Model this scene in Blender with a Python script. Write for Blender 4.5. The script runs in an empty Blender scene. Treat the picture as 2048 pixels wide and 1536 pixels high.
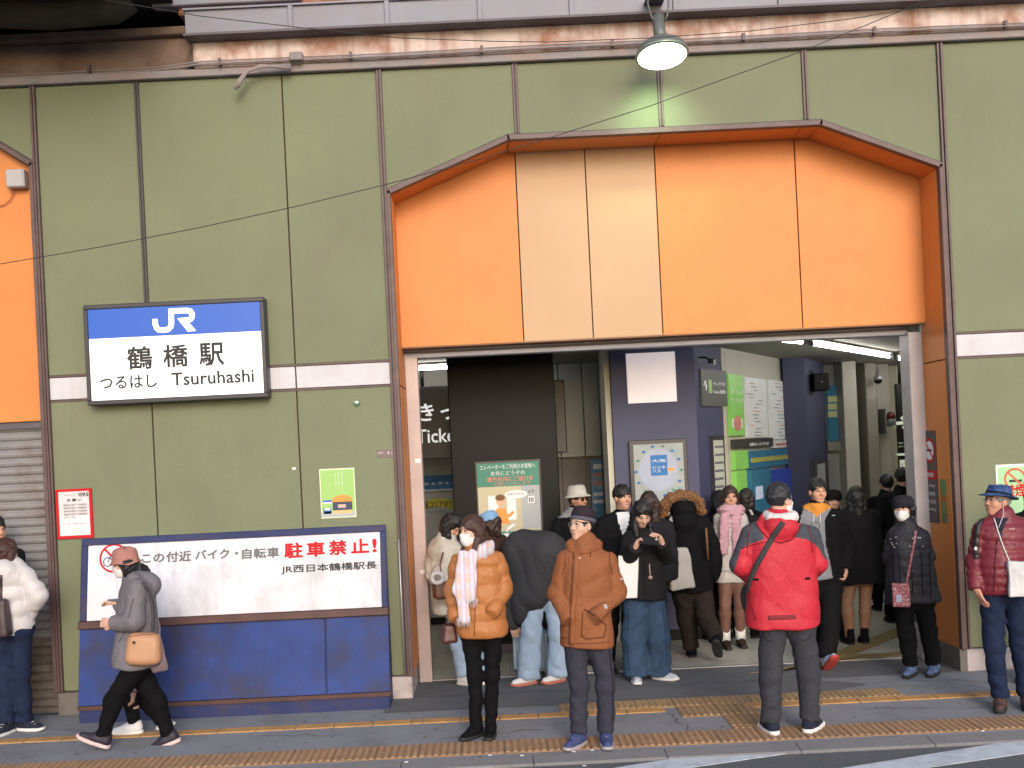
import bpy, bmesh, math, random
import numpy as np
from mathutils import Vector, Matrix
random.seed(7); np.random.seed(7)
scene = bpy.context.scene
C = scene.collection
PI = math.pi

# ------------------------------------------------------------------ camera
CAMY, CAMZ, FPX, PX0, PY0 = -8.95, 2.045, 2110.0, 978.0, 905.0
ROLL = math.radians(2.75)
CR, SR = math.cos(ROLL), math.sin(ROLL)
cam_d = bpy.data.cameras.new('camera')
cam = bpy.data.objects.new('camera', cam_d); C.objects.link(cam)
cam_d.sensor_width = 36.0
cam_d.lens = 36.0 * FPX / 2048.0
cam_d.shift_x = (1024.0 - PX0) / 2048.0
cam_d.shift_y = (PY0 - 768.0) / 2048.0
cam_d.clip_start = 0.1; cam_d.clip_end = 500.0
cam.matrix_world = Matrix.Translation((0, CAMY, CAMZ)) @ Matrix.Rotation(PI/2, 4, 'X') @ Matrix.Rotation(-ROLL, 4, 'Z')
scene.camera = cam

# ------------------------------------------------------------------ sky, sun, exposure
SUN_AZ, SUN_EL = math.radians(9), math.radians(22)      # sun behind the camera, towards the right
world = bpy.data.worlds.new('World'); scene.world = world; world.use_nodes = True
wn = world.node_tree
sky = wn.nodes.new('ShaderNodeTexSky'); sky.sky_type = 'NISHITA'; sky.sun_disc = False
sky.sun_elevation = SUN_EL; sky.sun_rotation = PI - SUN_AZ
sky.air_density = 1.0; sky.dust_density = 1.6; sky.ozone_density = 1.0
bg = wn.nodes['Background']; bg.inputs[1].default_value = 0.15
wn.links.new(sky.outputs[0], bg.inputs[0])
sun_d = bpy.data.lights.new('sun', 'SUN'); sun_d.energy = 0.80; sun_d.angle = math.radians(22); sun_d.color = (1.0, 0.94, 0.89)
sun = bpy.data.objects.new('sun', sun_d); C.objects.link(sun)
to_sun = Vector((math.sin(SUN_AZ)*math.cos(SUN_EL), -math.cos(SUN_AZ)*math.cos(SUN_EL), math.sin(SUN_EL)))
sun.rotation_euler = to_sun.to_track_quat('Z', 'Y').to_euler()
sun.location = to_sun * 40
scene.view_settings.view_transform = 'Standard'; scene.view_settings.look = 'None'
scene.view_settings.exposure = 0.76; scene.view_settings.gamma = 1.0
scene.cycles.max_bounces = 6; scene.cycles.diffuse_bounces = 4; scene.cycles.glossy_bounces = 3
scene.cycles.sample_clamp_indirect = 6.0

# ------------------------------------------------------------------ pixel <-> place
def KX(px, py): return ((px-PX0)*CR - (py-PY0)*SR) / FPX
def KZ(px, py): return ((px-PX0)*SR + (py-PY0)*CR) / FPX
def W(px, py, Y=0.0):
    D = Y - CAMY
    return (KX(px, py)*D, Y, CAMZ - KZ(px, py)*D)
def G(px, py, z=0.0):
    D = (CAMZ - z) / KZ(px, py)
    return (KX(px, py)*D, D + CAMY, z)
SLOPE = 0.024
def gz(y): return SLOPE*y if y < 0 else 0.0
class Plane:
    def __init__(s, ox, oy, dx=1.0, dy=0.0):
        l = math.hypot(dx, dy); s.ox, s.oy, s.dx, s.dy = ox, oy, dx/l, dy/l
    def hit(s, px, py):
        k = KX(px, py)
        t = (k*(s.oy-CAMY) - s.ox) / (s.dx - k*s.dy)
        return t, CAMZ - KZ(px, py)*(s.oy - CAMY + t*s.dy)
    def pt(s, t, z, h=0.0):
        return Vector((s.ox + t*s.dx + h*s.dy, s.oy + t*s.dy - h*s.dx, z))
def YP(y): return Plane(0, y)

# ------------------------------------------------------------------ materials
MATS = {}
def srgb(r, g, b):
    f = lambda c: (c/255/12.92) if c/255 <= 0.04045 else ((c/255+0.055)/1.055)**2.4
    return (f(r), f(g), f(b))
def mat(name, col, rough=0.7, metal=0.0, var=0.12, vscale=6.0, bump=0.0, bscale=60.0, emit=0.0,
        dirt=None, dscale=2.0, damt=0.5, streak=0.0, spec=0.5, fleck=0.0, fold=0.0, fscale=14.0):
    if name in MATS: return MATS[name]
    m = bpy.data.materials.new(name); m.use_nodes = True; MATS[name] = m
    nt = m.node_tree; N = nt.nodes; L = nt.links
    b = N['Principled BSDF']
    b.inputs['Roughness'].default_value = rough; b.inputs['Metallic'].default_value = metal
    b.inputs['Specular IOR Level'].default_value = spec
    tc = N.new('ShaderNodeTexCoord'); geo = N.new('ShaderNodeNewGeometry')
    pos = geo.outputs['Position']
    out = None
    def rgb(c):
        n = N.new('ShaderNodeRGB'); n.outputs[0].default_value = (*c, 1); return n.outputs[0]
    base = rgb(col)
    def noise(scale, detail=4.0, vec=pos, ro=0.55):
        n = N.new('ShaderNodeTexNoise'); n.inputs['Scale'].default_value = scale
        n.inputs['Detail'].default_value = detail; n.inputs['Roughness'].default_value = ro
        L.new(vec, n.inputs['Vector']); return n.outputs['Fac']
    def mixc(fac, a, c, mode='MIX'):
        n = N.new('ShaderNodeMix'); n.data_type = 'RGBA'; n.blend_type = mode
        if isinstance(fac, float): n.inputs[0].default_value = fac
        else: L.new(fac, n.inputs[0])
        L.new(a, n.inputs[6]); L.new(c, n.inputs[7]); return n.outputs[2]
    def ramp(fac, lo, hi):
        n = N.new('ShaderNodeMapRange'); n.inputs[1].default_value = lo; n.inputs[2].default_value = hi
        L.new(fac, n.inputs[0]); return n.outputs[0]
    if var > 0:
        f = ramp(noise(vscale), 0.3, 0.7)
        base = mixc(f, rgb(tuple(c*(1-var) for c in col)), rgb(tuple(min(1, c*(1+var)) for c in col)))
    if streak > 0:
        mp = N.new('ShaderNodeMapping'); mp.inputs['Scale'].default_value = (9, 9, 0.5); L.new(pos, mp.inputs[0])
        f = ramp(noise(1.0, 5, mp.outputs[0]), 0.5, 0.75)
        mu = N.new('ShaderNodeMath'); mu.operation = 'MULTIPLY'; mu.inputs[1].default_value = streak; L.new(f, mu.inputs[0])
        base = mixc(mu.outputs[0], base, rgb(dirt or tuple(c*0.45 for c in col)))
    if dirt is not None:
        f = ramp(noise(dscale, 6, ro=0.65), 0.48, 0.68)
        mu = N.new('ShaderNodeMath'); mu.operation = 'MULTIPLY'; mu.inputs[1].default_value = damt; L.new(f, mu.inputs[0])
        base = mixc(mu.outputs[0], base, rgb(dirt))
    if fleck > 0:
        f = ramp(noise(230.0, 2), 0.35, 0.65)
        base = mixc(f, mixc(fleck, base, rgb((0, 0, 0))), mixc(fleck*0.5, base, rgb((1, 1, 1))))
    L.new(base, b.inputs['Base Color'])
    if bump > 0:
        bp = N.new('ShaderNodeBump'); bp.inputs['Strength'].default_value = bump; bp.inputs['Distance'].default_value = 0.02
        L.new(noise(bscale, 4), bp.inputs['Height']); L.new(bp.outputs[0], b.inputs['Normal'])
        if fold > 0:
            n = N.new('ShaderNodeTexNoise'); n.inputs['Scale'].default_value = fscale; n.inputs['Detail'].default_value = 2.5; n.inputs['Distortion'].default_value = 1.6
            mp = N.new('ShaderNodeMapping'); mp.inputs['Scale'].default_value = (1.0, 1.0, .55); mp.inputs['Rotation'].default_value = (.3, .5, .2); L.new(pos, mp.inputs[0]); L.new(mp.outputs[0], n.inputs['Vector'])
            b2 = N.new('ShaderNodeBump'); b2.inputs['Strength'].default_value = fold; b2.inputs['Distance'].default_value = .05
            L.new(n.outputs['Fac'], b2.inputs['Height']); L.new(b2.outputs[0], bp.inputs['Normal'])
    if emit > 0:
        L.new(base, b.inputs['Emission Color']); b.inputs['Emission Strength'].default_value = emit
    return m
def smat(name, r, g, b, **k): return mat(name, srgb(r, g, b), **k)

# ------------------------------------------------------------------ objects
def tag(o, label, cat, group=None):
    o['label'] = label; o['category'] = cat
    if group: o['group'] = group
    return o
def thing(name, label, cat, loc=(0, 0, 0), group=None):
    o = bpy.data.objects.new(name, None); C.objects.link(o); o.location = loc; o.empty_display_size = 0.1
    return tag(o, label, cat, group)
def link(name, me, parent=None, m=None, kind=None):
    o = bpy.data.objects.new(name, me); C.objects.link(o)
    if m is not None:
        if not isinstance(m, (list, tuple)): m = [m]
        if not me.materials:
            for q in m: me.materials.append(q)
    if parent is not None:
        o.parent = parent
        if parent.parent is None: o.matrix_parent_inverse = Matrix.Translation(-parent.location)
    if kind: o['kind'] = kind
    return o
def from_bm(name, bm, m, parent=None, smooth=False, kind=None):
    me = bpy.data.meshes.new(name); bm.normal_update(); bm.to_mesh(me); bm.free()
    if smooth:
        me.polygons.foreach_set('use_smooth', [True]*len(me.polygons))
    return link(name, me, parent, m, kind)
def bm_hull8(bm, p):     # 8 corners: bottom 4 (ccw), top 4
    v = [bm.verts.new(q) for q in p]
    for f in ((3,2,1,0),(4,5,6,7),(0,1,5,4),(1,2,6,5),(2,3,7,6),(3,0,4,7)): bm.faces.new([v[i] for i in f])
def bm_box(bm, x0, x1, y0, y1, z0, z1):
    bm_hull8(bm, [(x0,y0,z0),(x1,y0,z0),(x1,y1,z0),(x0,y1,z0),(x0,y0,z1),(x1,y0,z1),(x1,y1,z1),(x0,y1,z1)])
def bev(bm, w, seg=1):
    bmesh.ops.recalc_face_normals(bm, faces=bm.faces)
    if w > 0: bmesh.ops.bevel(bm, geom=list(bm.edges), offset=w, segments=seg, affect='EDGES', clamp_overlap=True)
def box(name, x0, x1, y0, y1, z0, z1, m, parent=None, b=0.0, kind=None):
    bm = bmesh.new(); bm_box(bm, x0, x1, y0, y1, z0, z1); bev(bm, b)
    return from_bm(name, bm, m, parent, kind=kind)
def slab(name, pl, s0, s1, z0, z1, h0, h1, m, parent=None, b=0.0):
    bm = bmesh.new()
    P = lambda s, z, h: pl.pt(s, z, h)
    bm_hull8(bm, [P(s0,z0,h1),P(s1,z0,h1),P(s1,z0,h0),P(s0,z0,h0),P(s0,z1,h1),P(s1,z1,h1),P(s1,z1,h0),P(s0,z1,h0)])
    bev(bm, b)
    return from_bm(name, bm, m, parent)
def rect(pl, x0, y0, x1, y1):
    s0, z1 = pl.hit(x0, y0); s1, z0 = pl.hit(x1, y1); return s0, s1, z0, z1
def pslab(name, pl, x0, y0, x1, y1, h0, h1, m, parent=None, b=0.0):
    s0, s1, z0, z1 = rect(pl, x0, y0, x1, y1)
    return slab(name, pl, s0, s1, z0, z1, h0, h1, m, parent, b)
def poly_extrude(name, pts, pl, h0, h1, m, parent=None, b=0.0):
    """pts: (s,z) outline ccw seen from outside"""
    bm = bmesh.new()
    f = [bm.verts.new(pl.pt(s, z, h1)) for s, z in pts]; k = [bm.verts.new(pl.pt(s, z, h0)) for s, z in pts]
    n = len(pts); bm.faces.new(f); bm.faces.new(k[::-1])
    for i in range(n): bm.faces.new((f[i], k[i], k[(i+1) % n], f[(i+1) % n]))
    bev(bm, b)
    return from_bm(name, bm, m, parent)
def disc_pts(s, z, rs, rz, n=28): return [(s+rs*math.cos(2*PI*i/n), z+rz*math.sin(2*PI*i/n)) for i in range(n)]
def bm_tube(bm, pts, r, seg=8, caps=True):
    pts = [Vector(p) for p in pts]; rings = []
    rr = r if isinstance(r, (list, tuple)) else [r]*len(pts)
    up = Vector((0, 0, 1)); pv = None
    for i, p in enumerate(pts):
        d = (pts[min(i+1, len(pts)-1)] - pts[max(i-1, 0)]).normalized()
        if pv is None:
            a = d.cross(up)
            if a.length < 1e-3: a = d.cross(Vector((1, 0, 0)))
            a.normalize()
        else:
            a = pv - d*pv.dot(d); a.normalize()
        pv = a; b = d.cross(a)
        rings.append([bm.verts.new(p + (a*math.cos(2*PI*k/seg) + b*math.sin(2*PI*k/seg))*rr[i]) for k in range(seg)])
    for i in range(len(rings)-1):
        for k in range(seg):
            bm.faces.new((rings[i][k], rings[i][(k+1) % seg], rings[i+1][(k+1) % seg], rings[i+1][k]))
    if caps: bm.faces.new(rings[0][::-1]); bm.faces.new(rings[-1])
def tube(name, pts, r, m, parent=None, seg=8):
    bm = bmesh.new(); bm_tube(bm, pts, r, seg); bmesh.ops.recalc_face_normals(bm, faces=bm.faces)
    return from_bm(name, bm, m, parent, smooth=True)
def lathe(name, prof, M, m, parent=None, seg=28, sx=1.0, sy=1.0, fn=None):
    """prof: (r,z) list revolved around local z; M: 4x4 placing it"""
    bm = bmesh.new(); rings = []
    for r, z in prof:
        ring = []
        for k in range(seg):
            a = 2*PI*k/seg; v = Vector((r*math.cos(a)*sx, r*math.sin(a)*sy, z))
            if fn: v = fn(v, a)
            ring.append(bm.verts.new(M @ v))
        rings.append(ring)
    for i in range(len(rings)-1):
        for k in range(seg): bm.faces.new((rings[i][k], rings[i][(k+1) % seg], rings[i+1][(k+1) % seg], rings[i+1][k]))
    bm.faces.new(rings[0][::-1]); bm.faces.new(rings[-1])
    bmesh.ops.recalc_face_normals(bm, faces=bm.faces)
    return from_bm(name, bm, m, parent, smooth=True)
def text(body, pl, cs, cz, h, m, parent, w=None, bold=0.0, off=0.002, vertical=False, name='lettering', slope=None):
    """lettering centred at (cs,cz) on plane pl, cap height h (m), optional width w"""
    if vertical: body = '\n'.join(body)
    cu = bpy.data.curves.new('lettering', 'FONT'); cu.body = body; cu.size = 1.0; cu.resolution_u = 2
    if vertical: cu.space_line = 0.85; cu.align_x = 'CENTER'
    o = bpy.data.objects.new('t', cu); C.objects.link(o)
    bpy.context.view_layer.update()
    me = bpy.data.meshes.new_from_object(o.evaluated_get(bpy.context.evaluated_depsgraph_get()))
    bpy.data.objects.remove(o); bpy.data.curves.remove(cu)
    n = len(me.vertices); co = np.empty(n*3, np.float32); me.vertices.foreach_get('co', co); co = co.reshape(-1, 3)
    lo, hi = co.min(0), co.max(0); sz = np.maximum(hi-lo, 1e-4)
    sy = h/sz[1]; sx = (w/sz[0]) if w else sy
    a = (co[:, 0]-(lo[0]+hi[0])/2)*sx; c = (co[:, 1]-(lo[1]+hi[1])/2)*sy
    S, Z = cs+a, cz+c
    out = np.stack([pl.ox+S*pl.dx+off*pl.dy, pl.oy+S*pl.dy-off*pl.dx, Z], 1)
    if slope is not None:      # plane leaning: y shifts with z
        z_ref, k = slope
        out[:, 1] += (Z-z_ref)*k
    me.vertices.foreach_set('co', out.astype(np.float32).ravel()); me.update()
    if bold > 0:
        bm = bmesh.new(); bd = bold*sy*1.0
        nv = Vector((pl.dy, -pl.dx, 0)); tv = Vector((pl.dx, pl.dy, 0)); uv = Vector((0, 0, 1))
        for i, (da, dc) in enumerate(((0, 0), (-1, 0), (1, 0), (0, -1), (0, 1), (.7, .7), (-.7, -.7), (.7, -.7), (-.7, .7))):
            k0 = len(bm.verts); bm.from_mesh(me); bm.verts.ensure_lookup_table()
            bmesh.ops.translate(bm, vec=tv*da*bd+uv*dc*bd+nv*(i*.00015), verts=bm.verts[k0:])
        bm.to_mesh(me); bm.free()
    me.materials.clear(); me.materials.append(m)
    return link(name, me, parent)
def ptext(body, pl, x0, y0, x1, y1, m, parent, bold=0.0, off=0.002, vertical=False, slope=None):
    s0, s1, z0, z1 = rect(pl, x0, y0, x1, y1)
    return text(body, pl, (s0+s1)/2, (z0+z1)/2, z1-z0, m, parent, s1-s0, bold, off, vertical, slope=slope)
# ================================================================== palette of the setting
M_green = mat('green_panel', (0.165, 0.186, 0.104), rough=0.75, var=0.10, vscale=0.9, dirt=(0.165, 0.145, 0.095), dscale=1.1, damt=0.45, bump=0.10, bscale=160, fleck=0.07, streak=0.30)
M_orange = mat('orange_panel', (0.64, 0.215, 0.046), rough=0.55, var=0.06, vscale=1.2, bump=0.03, bscale=90, fleck=0.02, dirt=(0.42, 0.13, 0.03), dscale=7.0, damt=0.16)
M_beige = mat('beige_panel', (0.51, 0.315, 0.18), rough=0.6, var=0.05, vscale=1.2, bump=0.03, bscale=90, fleck=0.02)
M_mould = mat('brown_moulding', (0.095, 0.055, 0.055), rough=0.5, var=0.2, vscale=5, dirt=(0.16, 0.10, 0.09), dscale=8, damt=0.4)
M_mould2 = mat('dark_moulding', (0.045, 0.045, 0.045), rough=0.5, var=0.2)
M_joint = mat('joint_backing', (0.06, 0.035, 0.022), rough=0.9, var=0.1)
M_band = mat('white_band', (0.56, 0.55, 0.60), rough=0.6, var=0.05, dirt=(0.36, 0.32, 0.33), dscale=3, damt=0.4, streak=0.2)
M_plinth = mat('plinth_stone', (0.46, 0.40, 0.40), rough=0.8, var=0.1, dirt=(0.2, 0.17, 0.15), dscale=5, damt=0.6, bump=0.1)
M_plinth_grey = mat('plinth_grey', (0.16, 0.145, 0.13), rough=0.8, var=0.2, dirt=(0.06, 0.05, 0.04), dscale=6, damt=0.7, bump=0.1)
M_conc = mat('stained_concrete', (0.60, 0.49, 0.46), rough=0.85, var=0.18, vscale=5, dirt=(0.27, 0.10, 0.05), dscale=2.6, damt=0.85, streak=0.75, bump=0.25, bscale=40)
M_conc_dk = mat('shaded_brown_concrete', (0.19, 0.13, 0.105), rough=0.9, var=0.2, vscale=3, dirt=(0.10, 0.055, 0.035), dscale=2.2, damt=0.7, bump=0.25, bscale=40)  # brown concrete with the shade under the overhang put into its colour
M_rust = mat('rusty_concrete', (0.24, 0.095, 0.05), rough=0.9, var=0.3, vscale=3, dirt=(0.42, 0.34, 0.31), dscale=3.2, damt=0.9, bump=0.3, bscale=40)
M_steel = mat('blue_grey_steel', (0.20, 0.20, 0.25), rough=0.5, var=0.08, vscale=2, dirt=(0.22, 0.15, 0.12), dscale=2.5, damt=0.35, streak=0.15)
M_steel_dk = mat('dark_steel_edge', (0.10, 0.085, 0.10), rough=0.6, var=0.15)
M_ledge = mat('ledge_grey', (0.25, 0.225, 0.235), rough=0.8, var=0.12, dirt=(0.33, 0.17, 0.10), dscale=1.5, damt=0.5, bump=0.15)
M_vblack = mat('viaduct_black', (0.012, 0.011, 0.012), rough=0.9, var=0.3)  # near-black base colour for the deck underside and hanging girder
M_wire = mat('black_cable', (0.02, 0.02, 0.02), rough=0.6, var=0)
M_walk = mat('pavement_asphalt', (0.205, 0.215, 0.245), rough=0.9, var=0.12, vscale=1.6, dirt=(0.085, 0.08, 0.085), dscale=1.3, damt=0.6, bump=0.35, bscale=140, fleck=0.22)
M_entry = mat('entry_asphalt', (0.088, 0.090, 0.100), rough=0.9, var=0.12, vscale=1.6, dirt=(0.06, 0.055, 0.055), dscale=1.7, damt=0.6, bump=0.35, bscale=140, fleck=0.18)
M_road = mat('road_asphalt', (0.046, 0.051, 0.064), rough=0.9, var=0.12, vscale=2, dirt=(0.085, 0.085, 0.09), dscale=2.5, damt=0.4, bump=0.5, bscale=120, fleck=0.28)
M_kerb = mat('kerb_concrete', (0.185, 0.176, 0.180), rough=0.9, var=0.15, vscale=4, dirt=(0.085, 0.08, 0.08), dscale=4, damt=0.5, bump=0.3, bscale=120, fleck=0.15)
M_paint = mat('road_paint_white', (0.56, 0.60, 0.66), rough=0.7, var=0.06, vscale=7, dirt=(0.25, 0.26, 0.28), dscale=9, damt=0.5, bump=0.2, bscale=150)
M_tactile = mat('tactile_worn_yellow', (0.40, 0.225, 0.105), rough=0.85, var=0.12, vscale=9, dirt=(0.20, 0.125, 0.08), dscale=5, damt=0.6, bump=0.2, bscale=160, fleck=0.12)
M_tactile2 = mat('tactile_entrance_yellow', (0.37, 0.23, 0.095), rough=0.85, var=0.12, vscale=9, dirt=(0.17, 0.12, 0.08), dscale=4, damt=0.5, bump=0.2, bscale=160, fleck=0.12)
M_tgroove = mat('tactile_groove', (0.285, 0.165, 0.092), rough=0.95, var=0.2, vscale=20)  # darker base colour for the tile faces between the bars
M_yellow = mat('yellow_edge_block', (0.50, 0.255, 0.07), rough=0.8, var=0.10, vscale=7, dirt=(0.24, 0.13, 0.07), dscale=6, damt=0.6, bump=0.15, bscale=160, fleck=0.1)
M_shutter = mat('shutter_grey_paint', (0.23, 0.22, 0.225), rough=0.55, var=0.15, vscale=4, dirt=(0.12, 0.07, 0.05), dscale=4, damt=0.6, bump=0.08)
M_shutter2 = mat('shutter_rusted_low', (0.15, 0.115, 0.09), rough=0.7, var=0.25, vscale=9, dirt=(0.045, 0.025, 0.015), dscale=5, damt=0.9, bump=0.12)
M_white = mat('white_paint', (0.74, 0.74, 0.76), rough=0.5, var=0.03)
M_black = mat('black_print', (0.018, 0.018, 0.02), rough=0.6, var=0)
M_greytxt = mat('grey_print', (0.13, 0.13, 0.14), rough=0.6, var=0)
M_red = mat('red_print', (0.52, 0.012, 0.022), rough=0.6, var=0.03, spec=0.2)
M_blue = mat('sign_blue', (0.012, 0.10, 0.56), rough=0.4, var=0.02)
M_frame = mat('sign_frame_dark', (0.035, 0.032, 0.04), rough=0.4, var=0.1)
M_alu = mat('aluminium', (0.42, 0.41, 0.42), rough=0.4, metal=0.6, var=0.08)

# ================================================================== ground
def sheet(name, pts, m, zf=None, thick=0.0):
    bm = bmesh.new()
    v = [bm.verts.new((x, y, (zf(y) if zf else 0))) for x, y in pts]; bm.faces.new(v); bm.normal_update()
    if bm.faces[:][0].normal.z < 0: bmesh.ops.reverse_faces(bm, faces=bm.faces[:])
    o = from_bm(name, bm, m); o['kind'] = 'structure'; return o
KY = -1.87                       # kerb line
ROADZ = gz(KY) - 0.03
o = sheet('ground', [(-120, -140), (120, -140), (120, 120), (-120, 120)], M_road); o.location.z = ROADZ - 0.25
sheet('road', [(-60, -60), (60, -60), (60, KY+0.02), (-60, KY+0.02)], M_road, lambda y: ROADZ)
sheet('pavement', [(-60, KY+0.14), (60, KY+0.14), (60, 0.0), (-60, 0.0)], M_walk, gz)
sheet('entrance_apron', [(-0.80, -0.012), (3.99, -0.012), (3.99, 0.60), (-0.80, 0.60)], M_entry, lambda y: 0.004)
# the darker worn strip of asphalt along the wall and a newer patch before the entrance
o = sheet('pavement_patch', [(-0.95, -0.46), (0.62, -0.46), (0.62, -0.02), (-0.95, -0.02)], M_entry, lambda y: gz(y)+0.004)
o = sheet('pavement_patch', [(0.70, -0.42), (2.75, -0.42), (3.02, -0.28), (2.55, -0.02), (0.70, -0.02)], M_entry, lambda y: gz(y)+0.004)
def spots(m, scale, thr, dark):
    nt = m.node_tree; N, L = nt.nodes, nt.links; b = N['Principled BSDF']; src = b.inputs['Base Color'].links[0].from_socket
    g = N.new('ShaderNodeNewGeometry'); v = N.new('ShaderNodeTexVoronoi'); v.inputs['Scale'].default_value = scale; v.inputs['Randomness'].default_value = 1.0; L.new(g.outputs['Position'], v.inputs['Vector'])
    mr = N.new('ShaderNodeMapRange'); mr.inputs[1].default_value = thr; mr.inputs[2].default_value = thr*.6; L.new(v.outputs['Distance'], mr.inputs[0])
    mx = N.new('ShaderNodeMix'); mx.data_type = 'RGBA'; L.new(mr.outputs[0], mx.inputs[0]); L.new(src, mx.inputs[6]); mx.inputs[7].default_value = (*dark, 1); L.new(mx.outputs[2], b.inputs['Base Color'])
spots(M_walk, 7.0, .13, (.085, .086, .095)); spots(M_entry, 8.0, .12, (.045, .045, .05)); spots(M_road, 16.0, .10, (.13, .13, .14))
M_crack = mat('crack_dark', (.03, .03, .032), rough=1, var=.2)
def crack(pts, w):
    bm = bmesh.new(); L_, R_2 = [], []; rr = random.Random(len(pts)*7+int(pts[0][0]*10))
    for i, (x, y) in enumerate(pts):
        a_ = pts[max(i-1, 0)]; c_ = pts[min(i+1, len(pts)-1)]; d = Vector((c_[0]-a_[0], c_[1]-a_[1])).normalized(); n = Vector((-d.y, d.x))*w*rr.uniform(.3, 1)
        L_.append(bm.verts.new((x+n.x, y+n.y, gz(y)+.0045))); R_2.append(bm.verts.new((x-n.x, y-n.y, gz(y)+.0045)))
    for i in range(len(pts)-1): bm.faces.new((R_2[i], R_2[i+1], L_[i+1], L_[i]))
    o = from_bm('pavement_crack', bm, M_crack); o['kind'] = 'structure'
rk = random.Random(11)
for x0, y0, x1, y1 in ((1.28, -.86, 1.36, -1.34), (-1.9, -.95, -1.2, -1.02), (2.7, -.98, 3.6, -1.1), (3.3, -.2, 4.4, -.5), (-.4, -1.25, .3, -1.12), (-3.6, -.5, -2.9, -.62)):
    crack([(x0+(x1-x0)*t+rk.uniform(-.03, .03), y0+(y1-y0)*t+rk.uniform(-.03, .03)) for t in np.linspace(0, 1, 12)], .005)
# kerb stones
kroot = bpy.data.objects.new('kerb', None); C.objects.link(kroot); kroot['kind'] = 'structure'
for i in range(-8, 9):
    x0 = i*0.9 + 0.2
    bm = bmesh.new(); zt = gz(KY+0.07)
    bm_hull8(bm, [(x0+.0015, KY, ROADZ-.1), (x0+.8985, KY, ROADZ-.1), (x0+.8985, KY+.15, ROADZ-.1), (x0+.0015, KY+.15, ROADZ-.1),
                  (x0+.0015, KY, zt-.012), (x0+.8985, KY, zt-.012), (x0+.8985, KY+.15, gz(KY+.15)+.003), (x0+.0015, KY+.15, gz(KY+.15)+.003)])
    bev(bm, 0.006); from_bm('kerb_stone', bm, M_kerb, kroot)
# road paint: diagonal bars of the crossing
def gpoly(name, px, m, z):
    bm = bmesh.new(); v = [bm.verts.new(G(x, y, z)) for x, y in px]; f = bm.faces.new(v); bm.normal_update()
    if f.normal.z < 0: bmesh.ops.reverse_faces(bm, faces=[f])
    bmesh.ops.solidify(bm, geom=bm.faces[:], thickness=-0.0035)
    o = from_bm(name, bm, m); o['kind'] = 'structure'; return o
gpoly('road_marking', [(1232, 1536), (1440, 1503), (1640, 1496), (1560, 1510), (1380, 1536), (1290, 1560), (1120, 1560)], M_paint, ROADZ+0.004)
gpoly('road_marking', [(1690, 1536), (2060, 1477), (2400, 1425), (2400, 1447), (2060, 1506), (1855, 1536), (1700, 1560), (1560, 1560)], M_paint, ROADZ+0.004)
gpoly('road_marking', [(860, 1536), (1000, 1527), (1022, 1526), (985, 1536), (940, 1550), (760, 1550)], M_paint, ROADZ+0.004)

# tactile paving ------------------------------------------------------
tp = thing('tactile_paving', 'strip of worn orange-yellow ribbed tactile tiles along the kerb', 'tactile paving')
def rib_tile_mesh(nm, w, d, bars, m, g, bw=0.022, along='y'):
    bm = bmesh.new(); bm_box(bm, .002, w-.002, .002, d-.002, -.02, .002)
    nb = len(bm.faces)
    for i in range(bars):
        if along == 'y':
            c = w*(i+.5)/bars; x0, x1, y0, y1 = c-bw/2, c+bw/2, .012, d-.012
        else:
            c = d*(i+.5)/bars; x0, x1, y0, y1 = .012, w-.012, c-bw/2, c+bw/2
        bm_hull8(bm, [(x0,y0,.002),(x1,y0,.002),(x1,y1,.002),(x0,y1,.002),(x0+.004,y0+.004,.008),(x1-.004,y0+.004,.008),(x1-.004,y1-.004,.008),(x0+.004,y1-.004,.008)])
    bm.faces.ensure_lookup_table()
    for i, f in enumerate(bm.faces): f.material_index = 0 if i >= nb else 1
    bm.normal_update(); me = bpy.data.meshes.new(nm); bm.to_mesh(me); bm.free(); me.materials.append(m); me.materials.append(g); return me
def place(me, name, x, y, parent, rz=0.0, dz=0.0):
    o = bpy.data.objects.new(name, me); C.objects.link(o); o.parent = parent
    o.matrix_parent_inverse = Matrix.Translation(-parent.location)
    o.location = (x, y, gz(y)+.005+dz); o.rotation_euler = (math.atan(SLOPE), 0, rz); return o
me_rib = rib_tile_mesh('tactile_tile', 0.3, 0.3, 6, M_tactile, M_tgroove, 0.030)
for k in range(-18, 18):
    place(me_rib, 'tactile_tile', 0.0085+0.3*k, -1.665, tp, dz=random.uniform(-.001, .001))
te = thing('tactile_paving', 'ribbed yellow tactile tiles leading from the kerb to the station entrance', 'tactile paving')
me_rib2 = rib_tile_mesh('tactile_tile', 0.3, 0.24, 6, M_tactile2, M_tactile2, 0.024)
for k in range(9):
    if k in (3,): continue
    place(me_rib2, 'tactile_tile', 0.46+0.3*k, -0.695, te)
me_rib3 = rib_tile_mesh('tactile_tile', 0.30, 0.30, 6, M_tactile2, M_tgroove, 0.026)
for x, y in ((1.36, -0.995), (1.66, -0.995), (1.66, -1.295), (1.66, -1.36)):
    if y == -1.36: continue
    place(me_rib3, 'tactile_tile', x, y, te)
place(rib_tile_mesh('tactile_tile', 0.30, 0.24, 6, M_tactile2, M_tgroove, 0.026), 'tactile_tile', 1.36, -0.695, te, dz=.001)
place(rib_tile_mesh('tactile_tile', 0.30, 0.065, 6, M_tactile2, M_tgroove, 0.026), 'tactile_tile', 1.66, -1.362, te)
ye = thing('edge_blocks', 'line of flat yellow blocks set into the pavement along the facade', 'paving line')
me_y = bpy.data.meshes.new('yellow_block'); bm = bmesh.new(); bm_box(bm, .004, .296, 0, .115, -.02, .003); bev(bm, .003); bm.to_mesh(me_y); bm.free(); me_y.materials.append(M_yellow)
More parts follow.
